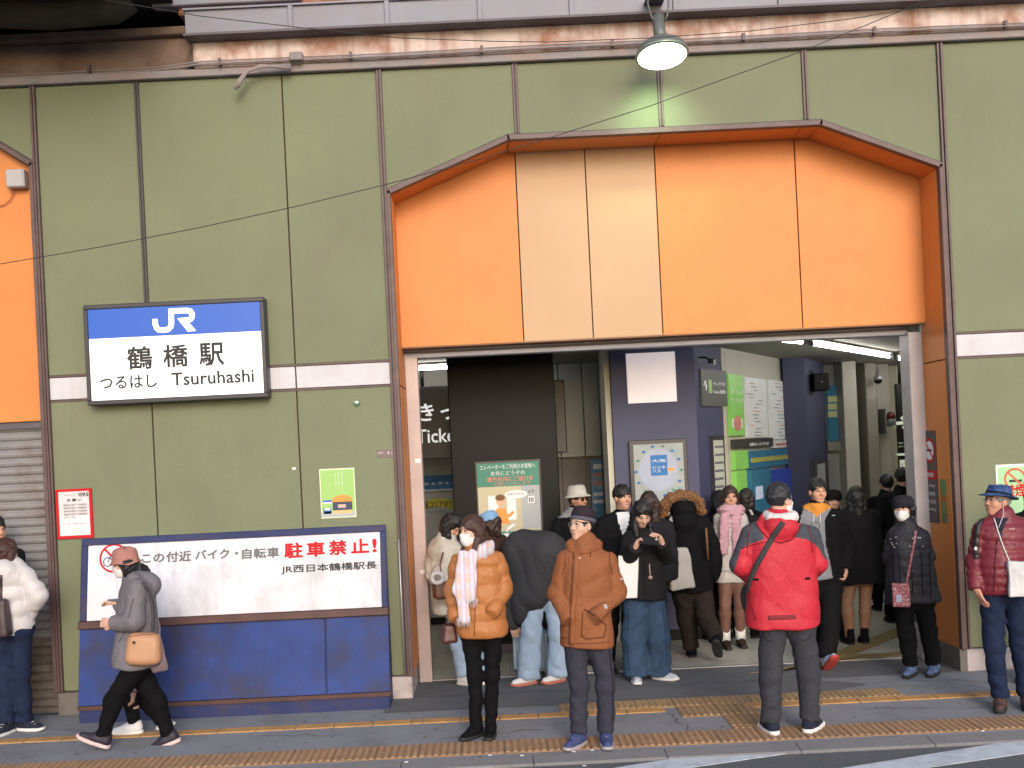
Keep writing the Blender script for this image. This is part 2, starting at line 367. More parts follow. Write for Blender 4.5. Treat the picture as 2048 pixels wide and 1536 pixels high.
me_ys = bpy.data.meshes.new('yellow_block'); bm = bmesh.new(); bm_box(bm, .004, .080, 0, .115, -.02, .003); bev(bm, .003); bm.to_mesh(me_ys); bm.free(); me_ys.materials.append(M_yellow)
x = -5.2
while x < 5.4:
    short = random.random() < 0.12
    if not (1.30 < x+.15 < 1.95): place(me_ys if short else me_y, 'yellow_block', x, -0.815, ye)
    x += 0.084 if short else 0.30

# ================================================================== facade
X1, X2, X3, X4, X5, X6, X7, X8 = -3.73, -2.838, -1.606, -0.770, 0.369, 1.596, 2.824, 3.960
ZT, ZB1, ZB0 = 5.33, 2.857, 2.662
A1, A2 = 4.29, 4.705                 # arch shoulder and crown heights
AX1, AX2 = 0.29, 2.94
LA1, LA2, LAX = 4.67, 5.04, X1-.56       # arch of the left bay
PF = YP(0.0)
fac = thing('station_facade', 'station front wall of olive green panels with brown mouldings and orange entrance recess', 'building', (0, 0.3, 0))
G_ = 0.006
# backing walls behind the panels (real wall body)
def wall_poly(name, pts, y0, y1, m): return poly_extrude(name, pts, PF, -y1, -y0, m, fac)
wall_poly('wall', [(X1+.02, 0), (X4-.02, 0), (X4-.02, ZT), (X1+.02, ZT)], 0.02, 0.60, M_joint)
wall_poly('wall', [(X8+.02, 0), (9.0, 0), (9.0, ZT), (X8+.02, ZT)], 0.02, 0.60, M_joint)
wall_poly('wall', [(X4-.019, A1+.03), (AX1, A2+.03), (AX2, A2+.03), (X8+.019, A1+.03), (X8+.019, ZT), (X4-.019, ZT)], 0.02, 0.60, M_joint)
wall_poly('wall', [(-9.0, LA2+.03), (LAX, LA2+.03), (X1+.019, LA1+.03), (X1+.019, ZT), (-9.0, ZT)], 0.02, 0.60, M_joint)
def panel(x0, x1, z0, z1, name='wall_panel', m=M_green):
    return poly_extrude(name, [(x0+G_, z0+G_), (x1-G_, z0+G_), (x1-G_, z1-G_), (x0+G_, z1-G_)], PF, -.0195, random.uniform(-.0015, .0015), m, fac, b=.002)
for a, b in ((X1, X2), (X2, X3), (X3, X4), (X8, X8+1.23), (X8+1.23, X8+2.46), (X8+2.46, 9.0)):
    panel(a, b, ZB1+.012, ZT)
    panel(a, b, .19, ZB0-.012)
    panel(a, b, ZB0, ZB1, 'band_panel', M_band)
    for zz in (ZB0-.008, ZB1+.008):
        poly_extrude('band_trim', [(a, zz-.008), (b, zz-.008), (b, zz+.008), (a, zz+.008)], PF, -.018, .004, M_mould, fac)
def ppoly(pts): return poly_extrude('wall_panel', pts, PF, -.0195, random.uniform(-.0015, .0015), M_green, fac, b=.002)
def archz(x):
    if x < AX1: return A1 + (A2-A1)*(x-X4)/(AX1-X4)
    if x > AX2: return A2 + (A1-A2)*(x-AX2)/(X8-AX2)
    return A2
e = .02
ppoly([(X4+G_, archz(X4)+e), (AX1, A2+e), (X5-G_, A2+e), (X5-G_, ZT-G_), (X4+G_, ZT-G_)])
ppoly([(X5+G_, A2+e), (X6-G_, A2+e), (X6-G_, ZT-G_), (X5+G_, ZT-G_)])
ppoly([(X6+G_, A2+e), (X7-G_, A2+e), (X7-G_, ZT-G_), (X6+G_, ZT-G_)])
ppoly([(X7+G_, A2+e), (AX2, A2+e), (X8-G_, archz(X8)+e), (X8-G_, ZT-G_), (X7+G_, ZT-G_)])
ppoly([(X1-1.16, LA2+e), (LAX, LA2+e), (X1-G_, LA1+e), (X1-G_, ZT-G_), (X1-1.16, ZT-G_)])
panel(X1-2.45, X1-1.17, LA2+e, ZT); panel(X1-3.7, X1-2.46, LA2+e, ZT)
# mouldings: paired strips with a groove between
def strip2(p, q, w, m, y=.022, name='moulding'):
    (xa, za), (xb, zb) = p, q; d = Vector((xb-xa, zb-za)).normalized(); n = Vector((-d.y, d.x))
    for s, ww in ((-.27, .40), (.27, .40)):
        o = n*(s*w); h = n*(ww*w/2)
        c = [Vector((xa, za))+o-h, Vector((xb, zb))+o-h, Vector((xb, zb))+o+h, Vector((xa, za))+o+h]
        poly_extrude(name, [(v.x, v.y) for v in c], PF, -.01, y if s < 0 else y*.8, m, fac, b=.003)
    o = n*0; h = n*(w*.5)
    c = [Vector((xa, za))-h, Vector((xb, zb))-h, Vector((xb, zb))+h, Vector((xa, za))+h]
    poly_extrude(name, [(v.x, v.y) for v in c], PF, -.012, y*.35, M_mould2, fac)
for x in (X5, X6, X7): strip2((x, A2+.03), (x, ZT), .046, M_mould)
strip2((X2, 2.90), (X2, ZT), .042, M_mould2)
strip2((X4-.012, .19), (X4-.012, ZT), .050, M_mould, .030)
strip2((X8+.012, .19), (X8+.012, ZT), .050, M_mould, .030)
strip2((X1+.012, .19), (X1+.012, ZT), .050, M_mould, .030)
# heavy moulding round the arch
def arch_strip(pts, w):
    for (p, q) in zip(pts[:-1], pts[1:]):
        (xa, za), (xb, zb) = p, q; d = Vector((xb-xa, zb-za)).normalized(); n = Vector((-d.y, d.x)); ex = d*.012
        a, b = Vector(p)-ex, Vector(q)+ex
        poly_extrude('moulding', [tuple(a-n*w*.5), tuple(b-n*w*.5), tuple(b+n*w*.5), tuple(a+n*w*.5)], PF, -.03, .034, M_mould, fac, b=.004)
        poly_extrude('moulding', [tuple(a-n*w*.72), tuple(b-n*w*.72), tuple(b-n*w*.49), tuple(a-n*w*.49)], PF, -.03, .016, M_mould2, fac, b=.002)
arch_strip([(X8-.024, A1), (AX2, A2-.005), (AX1, A2-.005), (X4+.024, A1)], .046)
arch_strip([(X8-.026, .19), (X8-.026, A1)], .034)
arch_strip([(X4+.026, A1), (X4+.026, .19)], .034)
arch_strip([(X1-.024, LA1), (LAX, LA2-.005), (X1-3.7, LA2-.005)], .046)
arch_strip([(X1-.026, .19), (X1-.026, LA1)], .034)
# plinths
box('plinth', X4-.20, X4+.03, -.035, .58, 0.0, .185, M_plinth, fac, b=.006)
box('plinth', X8-.005, 9.0, -.03, .58, 0.0, .185, M_plinth, fac, b=.006)
box('plinth', X1-.01, X1+.22, -.035, .58, -.02, .185, M_plinth_grey, fac, b=.006)
box('plinth', X1+.221, X4-.201, -.02, .58, -.02, .185, M_plinth_grey, fac)
# orange entrance recess ------------------------------------------------
RY = 0.38; PR = YP(RY)
def fz(px, py): return PR.hit(px, py)
zf0 = 3.01
js = [PR.hit(1039, 500)[0], PR.hit(1178, 490)[0], PR.hit(1317, 480)[0], PR.hit(1597, 470)[0]]
xl, xr = X4+.03, X8-.03
def rtop(x):
    return archz(min(max(x, X4), X8)) - .006
edges = [xl] + js + [xr]; cols = [M_orange, M_beige, M_beige, M_orange, M_orange]
for i in range(5):
    a, b = edges[i]+.005, edges[i+1]-.005
    pts = [(a, zf0), (b, zf0), (b, rtop(b))]
    for kx in (AX2, AX1):
        if a < kx < b: pts.append((kx, rtop(kx)))
    pts.append((a, rtop(a)))
    poly_extrude('fascia_panel', pts, PR, -.02, random.uniform(-.001, .001), cols[i], fac, b=.002)
poly_extrude('fascia_backing', [(xl-.01, zf0+.004), (xr+.01, zf0+.004), (xr+.01, A1), (AX2, A2), (AX1, A2), (xl-.01, A1)], PR, -.06, -.021, M_joint, fac)
# soffit panels of the recess, following the arch
def soffit(p, q, nm='soffit_panel'):
    (xa, za), (xb, zb) = p, q; bm = bmesh.new()
    y0, y1 = .036, RY-.004; t = .02
    bm_hull8(bm, [(xa,y0,za),(xb,y0,zb),(xb,y1,zb),(xa,y1,za),(xa,y0,za+t),(xb,y0,zb+t),(xb,y1,zb+t),(xa,y1,za+t)]); bev(bm, .001)
    from_bm(nm, bm, M_orange, fac)
so = -.024
soffit((X4+.03, A1+so+.004), (AX1-.004, A2+so)); soffit((AX1+.004, A2+so), (js[2]-.004, A2+so)); soffit((js[2]+.004, A2+so), (AX2-.15, A2+so))
soffit((AX2-.142, A2+so), (AX2-.003, A2+so)); soffit((AX2+.004, A2+so), (X8-.03, A1+so+.004))
# reveals
for xx, s in ((X8-.046, 1), (X4+.046, -1)):
    for z0, z1 in ((.19, 2.645), (2.655, A1-.02)):
        if s > 0: box('reveal_panel', xx, xx+.018, .036, .485, z0, z1, M_orange, fac, b=.002)
        else: box('reveal_panel', xx-.018, xx, .036, .70, z0, z1, M_orange, fac, b=.002)
box('plinth', X8-.06, X8-.006, -.02, .75, 0.0, .188, M_plinth_grey, fac)
M_lip = mat('brown_soffit_lip', (0.20, 0.085, 0.035), rough=0.6, var=0.1)
box('fascia_lip', xl, xr-.02, RY+.003, .56, zf0-.012, zf0+.015, M_lip, fac)
box('lintel', xl+.005, xr-.10, .56, .70, 2.925, zf0+.03, mat('lintel_blue_grey', (.42, .42, .50), rough=.45, var=.08), fac, b=.008)
box('lintel_flange', xl+.005, xr-.10, .545, .559, 2.965, 2.985, M_steel_dk, fac)
# shutter guide posts
M_post = mat('guide_post_pinkish', (0.43, 0.34, 0.335), rough=0.45, metal=0.2, var=0.08, streak=0.15)
M_post2 = mat('guide_post_grey', (0.44, 0.39, 0.39), rough=0.5, metal=0.1, var=0.1, streak=0.15)
gx0, gx1 = KX(806, 800)*9.53, KX(842, 800)*9.53
box('guide_post', X4+.047, X4+.165, .56, .70, .0, 2.94, M_post, fac, b=.006)
box('guide_post', X8-.165, X8-.030, .487, .70, .0, 2.94, M_post2, fac, b=.006)
for zz in (2.0, 1.0):
    box('guide_label', X4+.10, X4+.15, .553, .561, zz-.02, zz+.02, M_white, fac)
tube('wall_conduit', [(X4-.028, -.045, z) for z in (.19, .8, 1.35)], .008, M_alu, fac)
# left shutter bay -----------------------------------------------------
zo = 2.50
poly_extrude('fascia_panel', [(X1-2.2, zo), (X1-.03, zo), (X1-.03, LA1-.03), (LAX, LA2-.03), (X1-2.2, LA2-.03)], YP(.07), -.02, 0, M_orange, fac, b=.002)
poly_extrude('fascia_panel', [(X1-4.5, zo), (X1-2.21, zo), (X1-2.21, LA2-.03), (X1-4.5, LA2-.03)], YP(.07), -.02, 0, M_orange, fac, b=.002)
box('lintel', X1-4.5, X1-.03, .095, .22, zo-.06, zo+.01, M_steel_dk, fac)
sh = thing('roller_shutter', 'grey steel roller shutter closed beside the green wall, rusty lower slats', 'shutter', (X1-1.5, .14, 0))
prof = [(0.0, 0.0), (-.012, .012), (-.017, .030), (-.012, .050), (0.0, .062), (0.004, .073)]
me_sl = []
for mm in (M_shutter, M_shutter2):
    bm = bmesh.new(); r = []
    for xx in (X1-4.4, X1-.035):
        r.append([bm.verts.new((xx, .14+y, z)) for y, z in prof])
    for i in range(len(prof)-1): bm.faces.new((r[0][i], r[1][i], r[1][i+1], r[0][i+1]))
    r2 = [[bm.verts.new((v.co.x, v.co.y+.006, v.co.z)) for v in row] for row in r]
    for i in range(len(prof)-1): bm.faces.new((r2[0][i+1], r2[1][i+1], r2[1][i], r2[0][i]))
    me = bpy.data.meshes.new('slat'); bm.normal_update(); bm.to_mesh(me); bm.free(); me.materials.append(mm); me_sl.append(me)
z = 0.03; i = 0
while z < zo-.06:
    o = bpy.data.objects.new('slat', me_sl[1 if z < .62 + random.uniform(-.1, .1) else 0]); C.objects.link(o); o.parent = sh
    o.matrix_parent_inverse = Matrix.Translation(-sh.location); o.location.z = z; z += .0745
box('bottom_rail', X1-4.4, X1-.035, .12, .16, -.01, .035, M_shutter2, sh)
# ================================================================== viaduct above
via = thing('railway_viaduct', 'stained concrete and steel edge of the railway viaduct above the green wall', 'viaduct', (0, .4, 5.3))
XB = -2.33
box('ledge', -9, 9, -.055, .62, ZT+.001, ZT+.065, M_ledge, via, b=.006)
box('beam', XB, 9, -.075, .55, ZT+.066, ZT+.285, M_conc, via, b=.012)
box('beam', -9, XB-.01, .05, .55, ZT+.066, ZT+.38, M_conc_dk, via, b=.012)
bm = bmesh.new(); bm_hull8(bm, [(XB-.16,.06,ZT+.09),(XB+.02,-.07,ZT+.09),(XB+.02,.3,ZT+.09),(XB-.16,.3,ZT+.09),(XB-.04,.06,ZT+.28),(XB+.02,-.07,ZT+.28),(XB+.02,.3,ZT+.28),(XB-.04,.3,ZT+.28)])
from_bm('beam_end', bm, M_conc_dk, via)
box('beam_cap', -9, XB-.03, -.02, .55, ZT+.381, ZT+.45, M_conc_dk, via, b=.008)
# steel channel made of bays with upright ribs
xs = [XB-.02, XB+.86, XB+1.66, XB+2.43, XB+3.19, XB+4.05, XB+4.92, XB+5.78, XB+6.64, XB+7.5, XB+8.4, XB+9.3, XB+10.2, XB+11.3]
for a, b in zip(xs[:-1], xs[1:]):
    box('channel_plate', a+.004, b-.004, -.20, -.19, ZT+.300, ZT+.490, M_steel, via)
    box('channel_rib', b-.02, b+.02, -.222, -.201, ZT+.296, ZT+.505, M_steel, via, b=.003)
box('channel_flange', XB-.03, 9, -.235, -.05, ZT+.276, ZT+.2955, M_steel_dk, via)
box('channel_flange', XB-.03, 9, -.225, -.05, ZT+.491, ZT+.506, M_steel, via)
box('upper_wall', XB-.1, 9, -.10, .55, ZT+.507, ZT+1.5, M_rust, via, b=.01)
box('drain_pipe', -.60, -.56, -.16, -.101, ZT+.507, ZT+1.2, M_steel, via, b=.01)
box('upper_ledge', XB-.30, XB+.95, -.16, -.05, ZT+.56, ZT+.70, M_steel, via, b=.008)
box('deck_soffit', -12, XB-.12, -2.2, 3.0, ZT+.58, ZT+.9, M_vblack, via)
box('deck_soffit', -9, XB-.05, .40, .56, ZT+.45, ZT+.60, M_vblack, via)
box('deck', -12, 12, -.05, 16, ZT+1.5, ZT+1.9, M_conc_dk, via)
tube('hanging_girder', [W(-200, 22, -.5), W(100, 34, -.5), W(230, 22, -.5), W(260, 0, -.5)], .10, M_vblack, via, 10)
# conduits along the ledge
for dz, r in ((.082, .008), (.104, .006)):
    tube('conduit', [(x, -.10 if x > XB else -.02, ZT+dz+.004*math.sin(x*2.3)) for x in np.linspace(-8, 8, 40)], r, M_ledge, via)
for x in np.arange(-5.4, 6, 1.1):
    box('conduit_clip', x-.012, x+.012, -.115, -.07, ZT+.066, ZT+.125, M_mould, via)
box('junction_box', *sorted((W(580, 130, -.13)[0], W(606, 130, -.13)[0])), -.15, -.08, ZT+.066, ZT+.135, M_ledge, via, b=.006)
for k in range(2):
    tube('loose_cable', [W(470+k*6, 178-k*3, -.16), W(478+k*5, 160, -.16), W(492+k*3, 144-k, -.15), W(520, 134-k*3, -.14), W(582, 130+k*6, -.12)], .014, M_ledge, via)
# ================================================================== signs on the facade
def ribbon(name, pts, w, pl, h, m, parent, closed=False, slope=None):
    bm = bmesh.new(); n = len(pts); L, R = [], []
    P = [Vector(p) for p in pts]
    for i in range(n):
        a = P[i-1] if (i > 0 or closed) else P[i]; b = P[(i+1) % n] if (i < n-1 or closed) else P[i]
        d1 = (P[i]-a).normalized() if (P[i]-a).length > 1e-9 else (b-P[i]).normalized()
        d2 = (b-P[i]).normalized() if (b-P[i]).length > 1e-9 else d1
        t = (d1+d2).normalized(); nn = Vector((-t.y, t.x)); k = 1/max(.45, abs(nn.dot(Vector((-d1.y, d1.x)))))
        for lst, s in ((L, 1), (R, -1)):
            q = P[i] + nn*(w/2*k*s); v = pl.pt(q.x, q.y, h)
            if slope: v.y += (q.y-slope[0])*slope[1]
            lst.append(bm.verts.new(v))
    m_ = n if closed else n-1
    for i in range(m_):
        j = (i+1) % n; bm.faces.new((R[i], R[j], L[j], L[i]))
    return from_bm(name, bm, m, parent)
def pxs(pl, pts): return [pl.hit(x, y) for x, y in pts]

# --- station name sign
PS = YP(-.135); SH = thing('station_sign', 'blue and white backlit station name sign in dark frame on green wall', 'sign', (-2.6, -.1, 3.0))
M_face = mat('sign_face_white', (0.86, 0.86, 0.88), rough=0.3, var=0, emit=0.42)
M_faceb = mat('sign_face_blue', (0.004, 0.085, 0.47), rough=0.3, var=0, emit=0.06)
s0, s1, z0, z1 = rect(PS, 166, 611, 537, 794)
slab('housing', PS, s0, s1, z0, z1, -.13, -.012, M_frame, SH, b=.008)
for a, b, c, d in ((s0, s1, z1-.038, z1), (s0, s1, z0, z0+.038), (s0, s0+.036, z0+.0385, z1-.0385), (s1-.036, s1, z0+.0385, z1-.0385)):
    slab('frame', PS, a, b, c, d, -.0115, .010, M_frame, SH, b=.006)
f0, f1, g0, g1 = s0+.0365, s1-.0365, z0+.039, z1-.039
zb = PS.hit(350, 670)[1]
slab('sign_face', PS, f0, f1, g0, zb-.001, -.011, 0, M_face, SH)
slab('sign_face', PS, f0, f1, zb+.001, g1, -.011, 0, M_faceb, SH)
q = lambda x, y: PS.hit(x/3.413, 560+y/3.413)
M_logo = mat('sign_logo_white', (0.86, 0.86, 0.88), rough=0.3, var=0, emit=0.42)
J = [q(*p) for p in ((1058, 266), (1060, 300), (1068, 325), (1085, 340), (1115, 343), (1148, 337), (1166, 318), (1171, 290), (1169, 250), (1168, 213))]
ribbon('emblem', J, .0455, PS, .0015, M_logo, SH)
R_ = [q(*p) for p in ((1150, 215), (1215, 211), (1275, 208), (1300, 214), (1312, 232), (1311, 252), (1300, 268), (1275, 275), (1230, 277))]
ribbon('emblem', R_, .0455, PS, .0022, M_logo, SH)
poly_extrude('emblem', [q(1210, 262), q(1282, 352), q(1340, 347), q(1262, 258)][::1], PS, .0015, .0030, M_logo, SH)
for ch, x0, y0, x1, y1 in (('鶴', 254, 694.5, 305, 736.5), ('橋', 326, 691, 376, 732), ('駅', 398, 687.5, 448, 729)):
    ptext(ch, PS, x0, y0, x1, y1, M_black, SH, bold=.022)
ptext('つるはし', PS, 200, 754, 314, 774, M_black, SH, bold=.020)
ptext('Tsuruhashi', PS, 343, 746, 508, 763.5, M_black, SH, bold=.018)
# --- no parking board: a leaning blue cabinet against the wall
NB = thing('notice_board', 'large blue cabinet board with white no parking panel leaning out below green wall', 'notice board', (-2.4, -.2, 0))
M_navy = mat('cabinet_blue_paint', (0.014, 0.040, 0.19), rough=0.55, spec=0.3, var=0.25, vscale=3, dirt=(0.035, 0.026, 0.033), dscale=2.2, damt=0.75, bump=0.08, streak=0.25)
M_navyd = mat('cabinet_blue_trim', (0.024, 0.034, 0.115), rough=0.6, spec=0.3, var=0.2, dirt=(0.06, 0.035, 0.03), dscale=6, damt=0.6)
M_brownt = mat('cabinet_brown_trim', (0.075, 0.03, 0.025), rough=0.6, var=0.25)
M_wpanel = mat('board_white_worn', (0.66, 0.66, 0.72), rough=0.5, var=0.05, vscale=2, dirt=(0.30, 0.30, 0.33), dscale=2.2, damt=0.50, streak=0.50)
bx0 = KX(164, 1080)*8.87; bx1 = KX(771, 1048)*8.87
def lean(z): return -.07 - (1.48-z)*.19
def lslab(name, x0, x1, z0, z1, h0, h1, m, b=0.0):
    bm = bmesh.new(); y = lambda z, h: lean(z) - h
    bm_hull8(bm, [(x0,y(z0,h1),z0),(x1,y(z0,h1),z0),(x1,y(z0,h0),z0),(x0,y(z0,h0),z0),(x0,y(z1,h1),z1),(x1,y(z1,h1),z1),(x1,y(z1,h0),z1),(x0,y(z1,h0),z1)])
    bev(bm, b); return from_bm(name, bm, m, NB)
bm = bmesh.new(); pr = [(lean(.12)+.01, .12), (lean(1.475)+.01, 1.475), (.0, 1.475), (.0, .12)]
v0 = [bm.verts.new((bx0+.01, y, z)) for y, z in pr]; v1 = [bm.verts.new((bx1-.01, y, z)) for y, z in pr]
bm.faces.new(v0); bm.faces.new(v1[::-1])
for i in range(4): bm.faces.new((v0[i], v1[i], v1[(i+1) % 4], v0[(i+1) % 4]))
bmesh.ops.recalc_face_normals(bm, faces=bm.faces); from_bm('cabinet', bm, M_navyd, NB)
zc = .755
lslab('panel', bx0+.055, bx1-.05, zc+.055, 1.425, -.009, .006, M_wpanel)
lslab('frame', bx0, bx1, 1.426, 1.482, -.009, .022, M_navyd, .004)
lslab('frame', bx0, bx0+.054, zc+.0545, 1.4255, -.009, .022, M_navyd, .004)
lslab('frame', bx1-.049, bx1, zc+.0545, 1.4255, -.009, .022, M_navyd, .004)
lslab('ledge', bx0-.01, bx1+.005, zc-.01, zc+.054, -.009, .035, M_brownt, .006)
xj = KX(653, 1330)*8.68
lslab('door', bx0, xj-.006, .135, zc-.012, -.009, .008, M_navy, .003)
lslab('door', xj+.006, bx1, .135, zc-.012, -.009, .008, M_navy, .003)
box('base', bx0+.005, bx1-.01, lean(.12)-.002, .0, -.05, .118, M_navyd, NB, b=.006)
box('base_trim', bx0, bx1, lean(.12)-.018, lean(.12)-.0025, .10, .133, M_brownt, NB)
PB = YP(-.15); zr = 1.06
SL = (zr, .19); hb = .0095 + (.15-.15)
def bt(body, x0, y0, x1, y1, m, bold=.012): return ptext(body, PB, x0, y0, x1, y1, m, NB, bold=bold, off=hb, slope=SL)
for ch, x0, y0, x1, y1 in (('この', 281, 1110.5, 326, 1124), ('付近', 330, 1105, 380, 1122.5), ('バイク・', 388, 1102, 474, 1116), ('自転車', 482, 1099, 557, 1115)):
    bt(ch, x0, y0, x1, y1, M_greytxt, .034)
for ch, x0, y0, x1, y1 in (('駐', 567, 1088, 604, 1115), ('車', 612, 1086, 648, 1112.5), ('禁', 657, 1083, 692, 1109), ('止', 701, 1080, 737, 1105), ('!', 744, 1079, 752, 1104)):
    bt(ch, x0, y0, x1, y1, M_red, .035)
bt('JR西日本鶴橋駅長', 562, 1131.5, 754, 1139.5, M_black, .026)
c0 = PB.hit(224, 1117)
ribbon('symbol', [(c0[0]+.112*math.cos(a), c0[1]+.112*math.sin(a)) for a in np.linspace(0, 2*PI, 36)[:-1]], .016, PB, hb, M_red, NB, True, SL)
ribbon('symbol', [(c0[0]-.078, c0[1]+.078), (c0[0]+.078, c0[1]-.078)], .016, PB, hb+.001, M_red, NB, False, SL)
for dx in (-.048, .05):
    ribbon('symbol', [(c0[0]+dx+.036*math.cos(a), c0[1]-.03+.036*math.sin(a)) for a in np.linspace(0, 2*PI, 24)[:-1]], .007, PB, hb-.0006, M_navyd, NB, True, SL)
ribbon('symbol', [(c0[0]-.048, c0[1]-.03), (c0[0]-.02, c0[1]+.03), (c0[0]+.03, c0[1]+.03), (c0[0]+.05, c0[1]-.03)], .007, PB, hb-.0006, M_navyd, NB, False, SL)
# --- red framed notice
PN = YP(-.018); RN = thing('notice', 'red framed paper notice numbered 095 above the blue board', 'notice', (-3.6, 0, 1.7))
pslab('frame', PN, 110, 979.5, 187, 1075.5, -.017, 0, M_red, RN, b=.002)
pslab('paper', PN, 116.5, 984.5, 181.5, 1069.5, .0005, .003, mat('notice_paper_grey', (.62, .58, .60), var=.05), RN)
PN2 = YP(-.0225)
pslab('paper', PN, 121, 1033.5, 180.5, 1068, .0032, .004, M_white, RN)
ptext('095', PN2, 157, 985.5, 177, 992, M_black, RN, bold=.02)
ptext('お 願 い', PN2, 134, 998, 163, 1002, M_black, RN, bold=.02)
ptext('かんじょう', PN2, 129, 989, 151, 991, M_greytxt, RN)
for i in range(5): ptext('駅構内及び高架下での駐車駐輪を', PN2, 127+i*.4, 1008.5+i*6.2, (174 if i < 4 else 150)+i*.4, 1010.4+i*6.2-(0 if i < 4 else -1), M_greytxt, RN)
ptext('0120 984 442', PN2, 126, 1047, 172, 1047.5, M_greytxt, RN); ptext('0570 00 2486', PN2, 127, 1064, 172, 1063.5, M_greytxt, RN)
ptext('お客様センター', PN2, 127, 1039.5, 158, 1040, M_greytxt, RN); ptext('営業時間のご案内はこちら', PN2, 127, 1055.5, 171, 1054, M_greytxt, RN)
# --- green poster
GP = thing('poster', 'green paper poster with orange entrance drawing on green wall panel', 'poster', (-1.3, 0, 1.8))
M_pg = mat('poster_green', (.30, .52, .15), rough=.5, var=.04)
M_po = mat('poster_orange', (.78, .28, .05), rough=.5, var=.04)
pslab('paper', YP(-.004), 638, 938.5, 713, 1034, -.003, 0, mat('poster_edge_cream', (.70, .73, .55), var=.02), GP)
PP = YP(-.0045)
pslab('picture', PP, 640, 941, 711, 1031.5, 0, .0006, M_pg, GP)
pslab('picture', PP, 642, 1024.5, 711, 1032, .0008, .0014, mat('poster_grey', (.42, .45, .45), var=.03), GP)
poly_extrude('picture', pxs(PP, [(664, 1006), (664, 999), (670, 993), (684, 989), (697, 991), (704, 996), (705, 1003)])[::-1], PP, .0008, .0014, M_po, GP)
pslab('picture', PP, 665, 1004.5, 705, 1022, .0008, .0014, mat('poster_navy', (.05, .06, .12), var=.05), GP)
pslab('picture', PP, 666, 1021, 705, 1025.5, .0015, .0021, mat('poster_sand', (.70, .48, .22), var=.05), GP)
pslab('picture', PP, 676, 1009, 692, 1015, .0015, .0021, mat('poster_pinkish', (.62, .42, .34), var=.05), GP)
pslab('picture', PP, 646, 1001, 664, 1004, .0008, .0014, M_blue, GP); pslab('picture', PP, 646, 1004.5, 664, 1007, .0008, .0014, M_white, GP)
pslab('picture', PP, 647, 1016, 663, 1027.5, .0008, .0014, mat('poster_blue', (.02, .09, .30), var=.05), GP); pslab('picture', PP, 649, 1016.5, 661, 1020.5, .0015, .0021, M_white, GP)
for i, (x, n) in enumerate(((682, 12), (675, 10), (669, 8))):
    ptext('駅をきれいに使いましょう'[:n], PP, x, 944+i*1.5, x+4.5, 944+n*3.3, M_white, GP, vertical=True, off=.0012)
# --- door number plate
PL = thing('number_plate', 'small mauve plate reading 1-1 at the edge of the green wall', 'plate', (-.8, 0, 2.1))
pslab('plate', YP(-.004), 754, 900, 800, 913.5, -.003, 0, mat('plate_mauve', (.16, .105, .12), rough=.4, var=.05), PL, b=.001)
ptext('1-1', YP(-.005), 776, 903, 790, 907.5, M_white, PL, off=.0006); ptext('番出入口', YP(-.005), 756.5, 904, 767, 907, M_white, PL, off=.0006)
o = pslab('paint_fleck', YP(-.002), 584, 935, 592, 939, -.001, .001, M_white); tag(o, 'white paint fleck on the green wall panel', 'fleck')
KN = thing('key_switch', 'tiny round metal key switch with green base on the wall', 'switch', (-1.1, 0, 2.5))
cc = PF.hit(714, 806)
poly_extrude('switch_base', disc_pts(*cc, .026, .026, 16), PF, .0, .014, mat('switch_green', (.03, .13, .075), var=.05), KN)
poly_extrude('switch_cap', disc_pts(cc[0], cc[1]+.006, .018, .013, 14), PF, .0145, .022, M_alu, KN)
# --- green no smoking poster at the right
NS = thing('poster', 'pale green no smoking poster behind the blue hat', 'poster', (4.5, 0, 1.8))
pslab('paper', YP(-.004), 1991, 930, 2086, 1046, -.003, 0, mat('poster_white_edge', (.78, .80, .74), var=.02), NS)
PQ = YP(-.005); pslab('picture', PQ, 1995, 935, 2083, 1041, 0, .0006, mat('poster_mint', (.36, .60, .34), var=.05), NS)
cq = PQ.hit(2030, 958)
ribbon('symbol', [(cq[0]+.085*math.cos(a), cq[1]+.085*math.sin(a)) for a in np.linspace(0, 2*PI, 32)[:-1]], .017, PQ, .0012, mat('poster_red_orange', (.60, .12, .05), var=.05), NS, True)
ribbon('symbol', [(cq[0]-.06, cq[1]+.06), (cq[0]+.06, cq[1]-.06)], .017, PQ, .0016, MATS['poster_red_orange'], NS)
pslab('symbol', PQ, 2018, 960, 2044, 963.5, .0008, .0011, M_black, NS)
ptext('禁煙', PQ, 2008, 970, 2052, 992, M_red, NS, bold=.02, off=.0012)
# --- signs on the orange reveal
PV = Plane(X8-.047, 0.0, 0.0, -1.0)
BS = thing('no_smoking_sign', 'narrow black no smoking sign on the orange entrance reveal', 'sign', (3.9, .3, 1.8))
pslab('plate', PV, 1845, 862, 1879.5, 1047, 0, .004, mat('sign_black', (.022, .018, .022), rough=.35, var=.1), BS)
ss = rect(PV, 1845, 862, 1879.5, 1047); sw, cm = ss[1]-ss[0], (ss[0]+ss[1])/2; ztop = ss[3]; hh = ss[3]-ss[2]
ribbon('symbol', [(cm+sw*.36*math.cos(a), ztop-hh*.215+sw*.36*math.sin(a)*1.0) for a in np.linspace(0, 2*PI, 28)[:-1]], sw*.09, PV, .0046, M_red, BS, True)
poly_extrude('symbol', disc_pts(cm, ztop-hh*.215, sw*.31, sw*.31), PV, .0042, .0045, M_white, BS)
ribbon('symbol', [(cm-sw*.25, ztop-hh*.215+sw*.25), (cm+sw*.25, ztop-hh*.215-sw*.25)], sw*.07, PV, .005, M_red, BS)
slab('symbol', PV, cm-sw*.2, cm+sw*.2, ztop-hh*.225, ztop-hh*.20, .0046, .0048, M_black, BS)
slab('symbol', PV, ss[0]+.004, ss[1]-.004, ztop-hh*.53, ztop-hh*.43, .0042, .0048, M_red, BS)
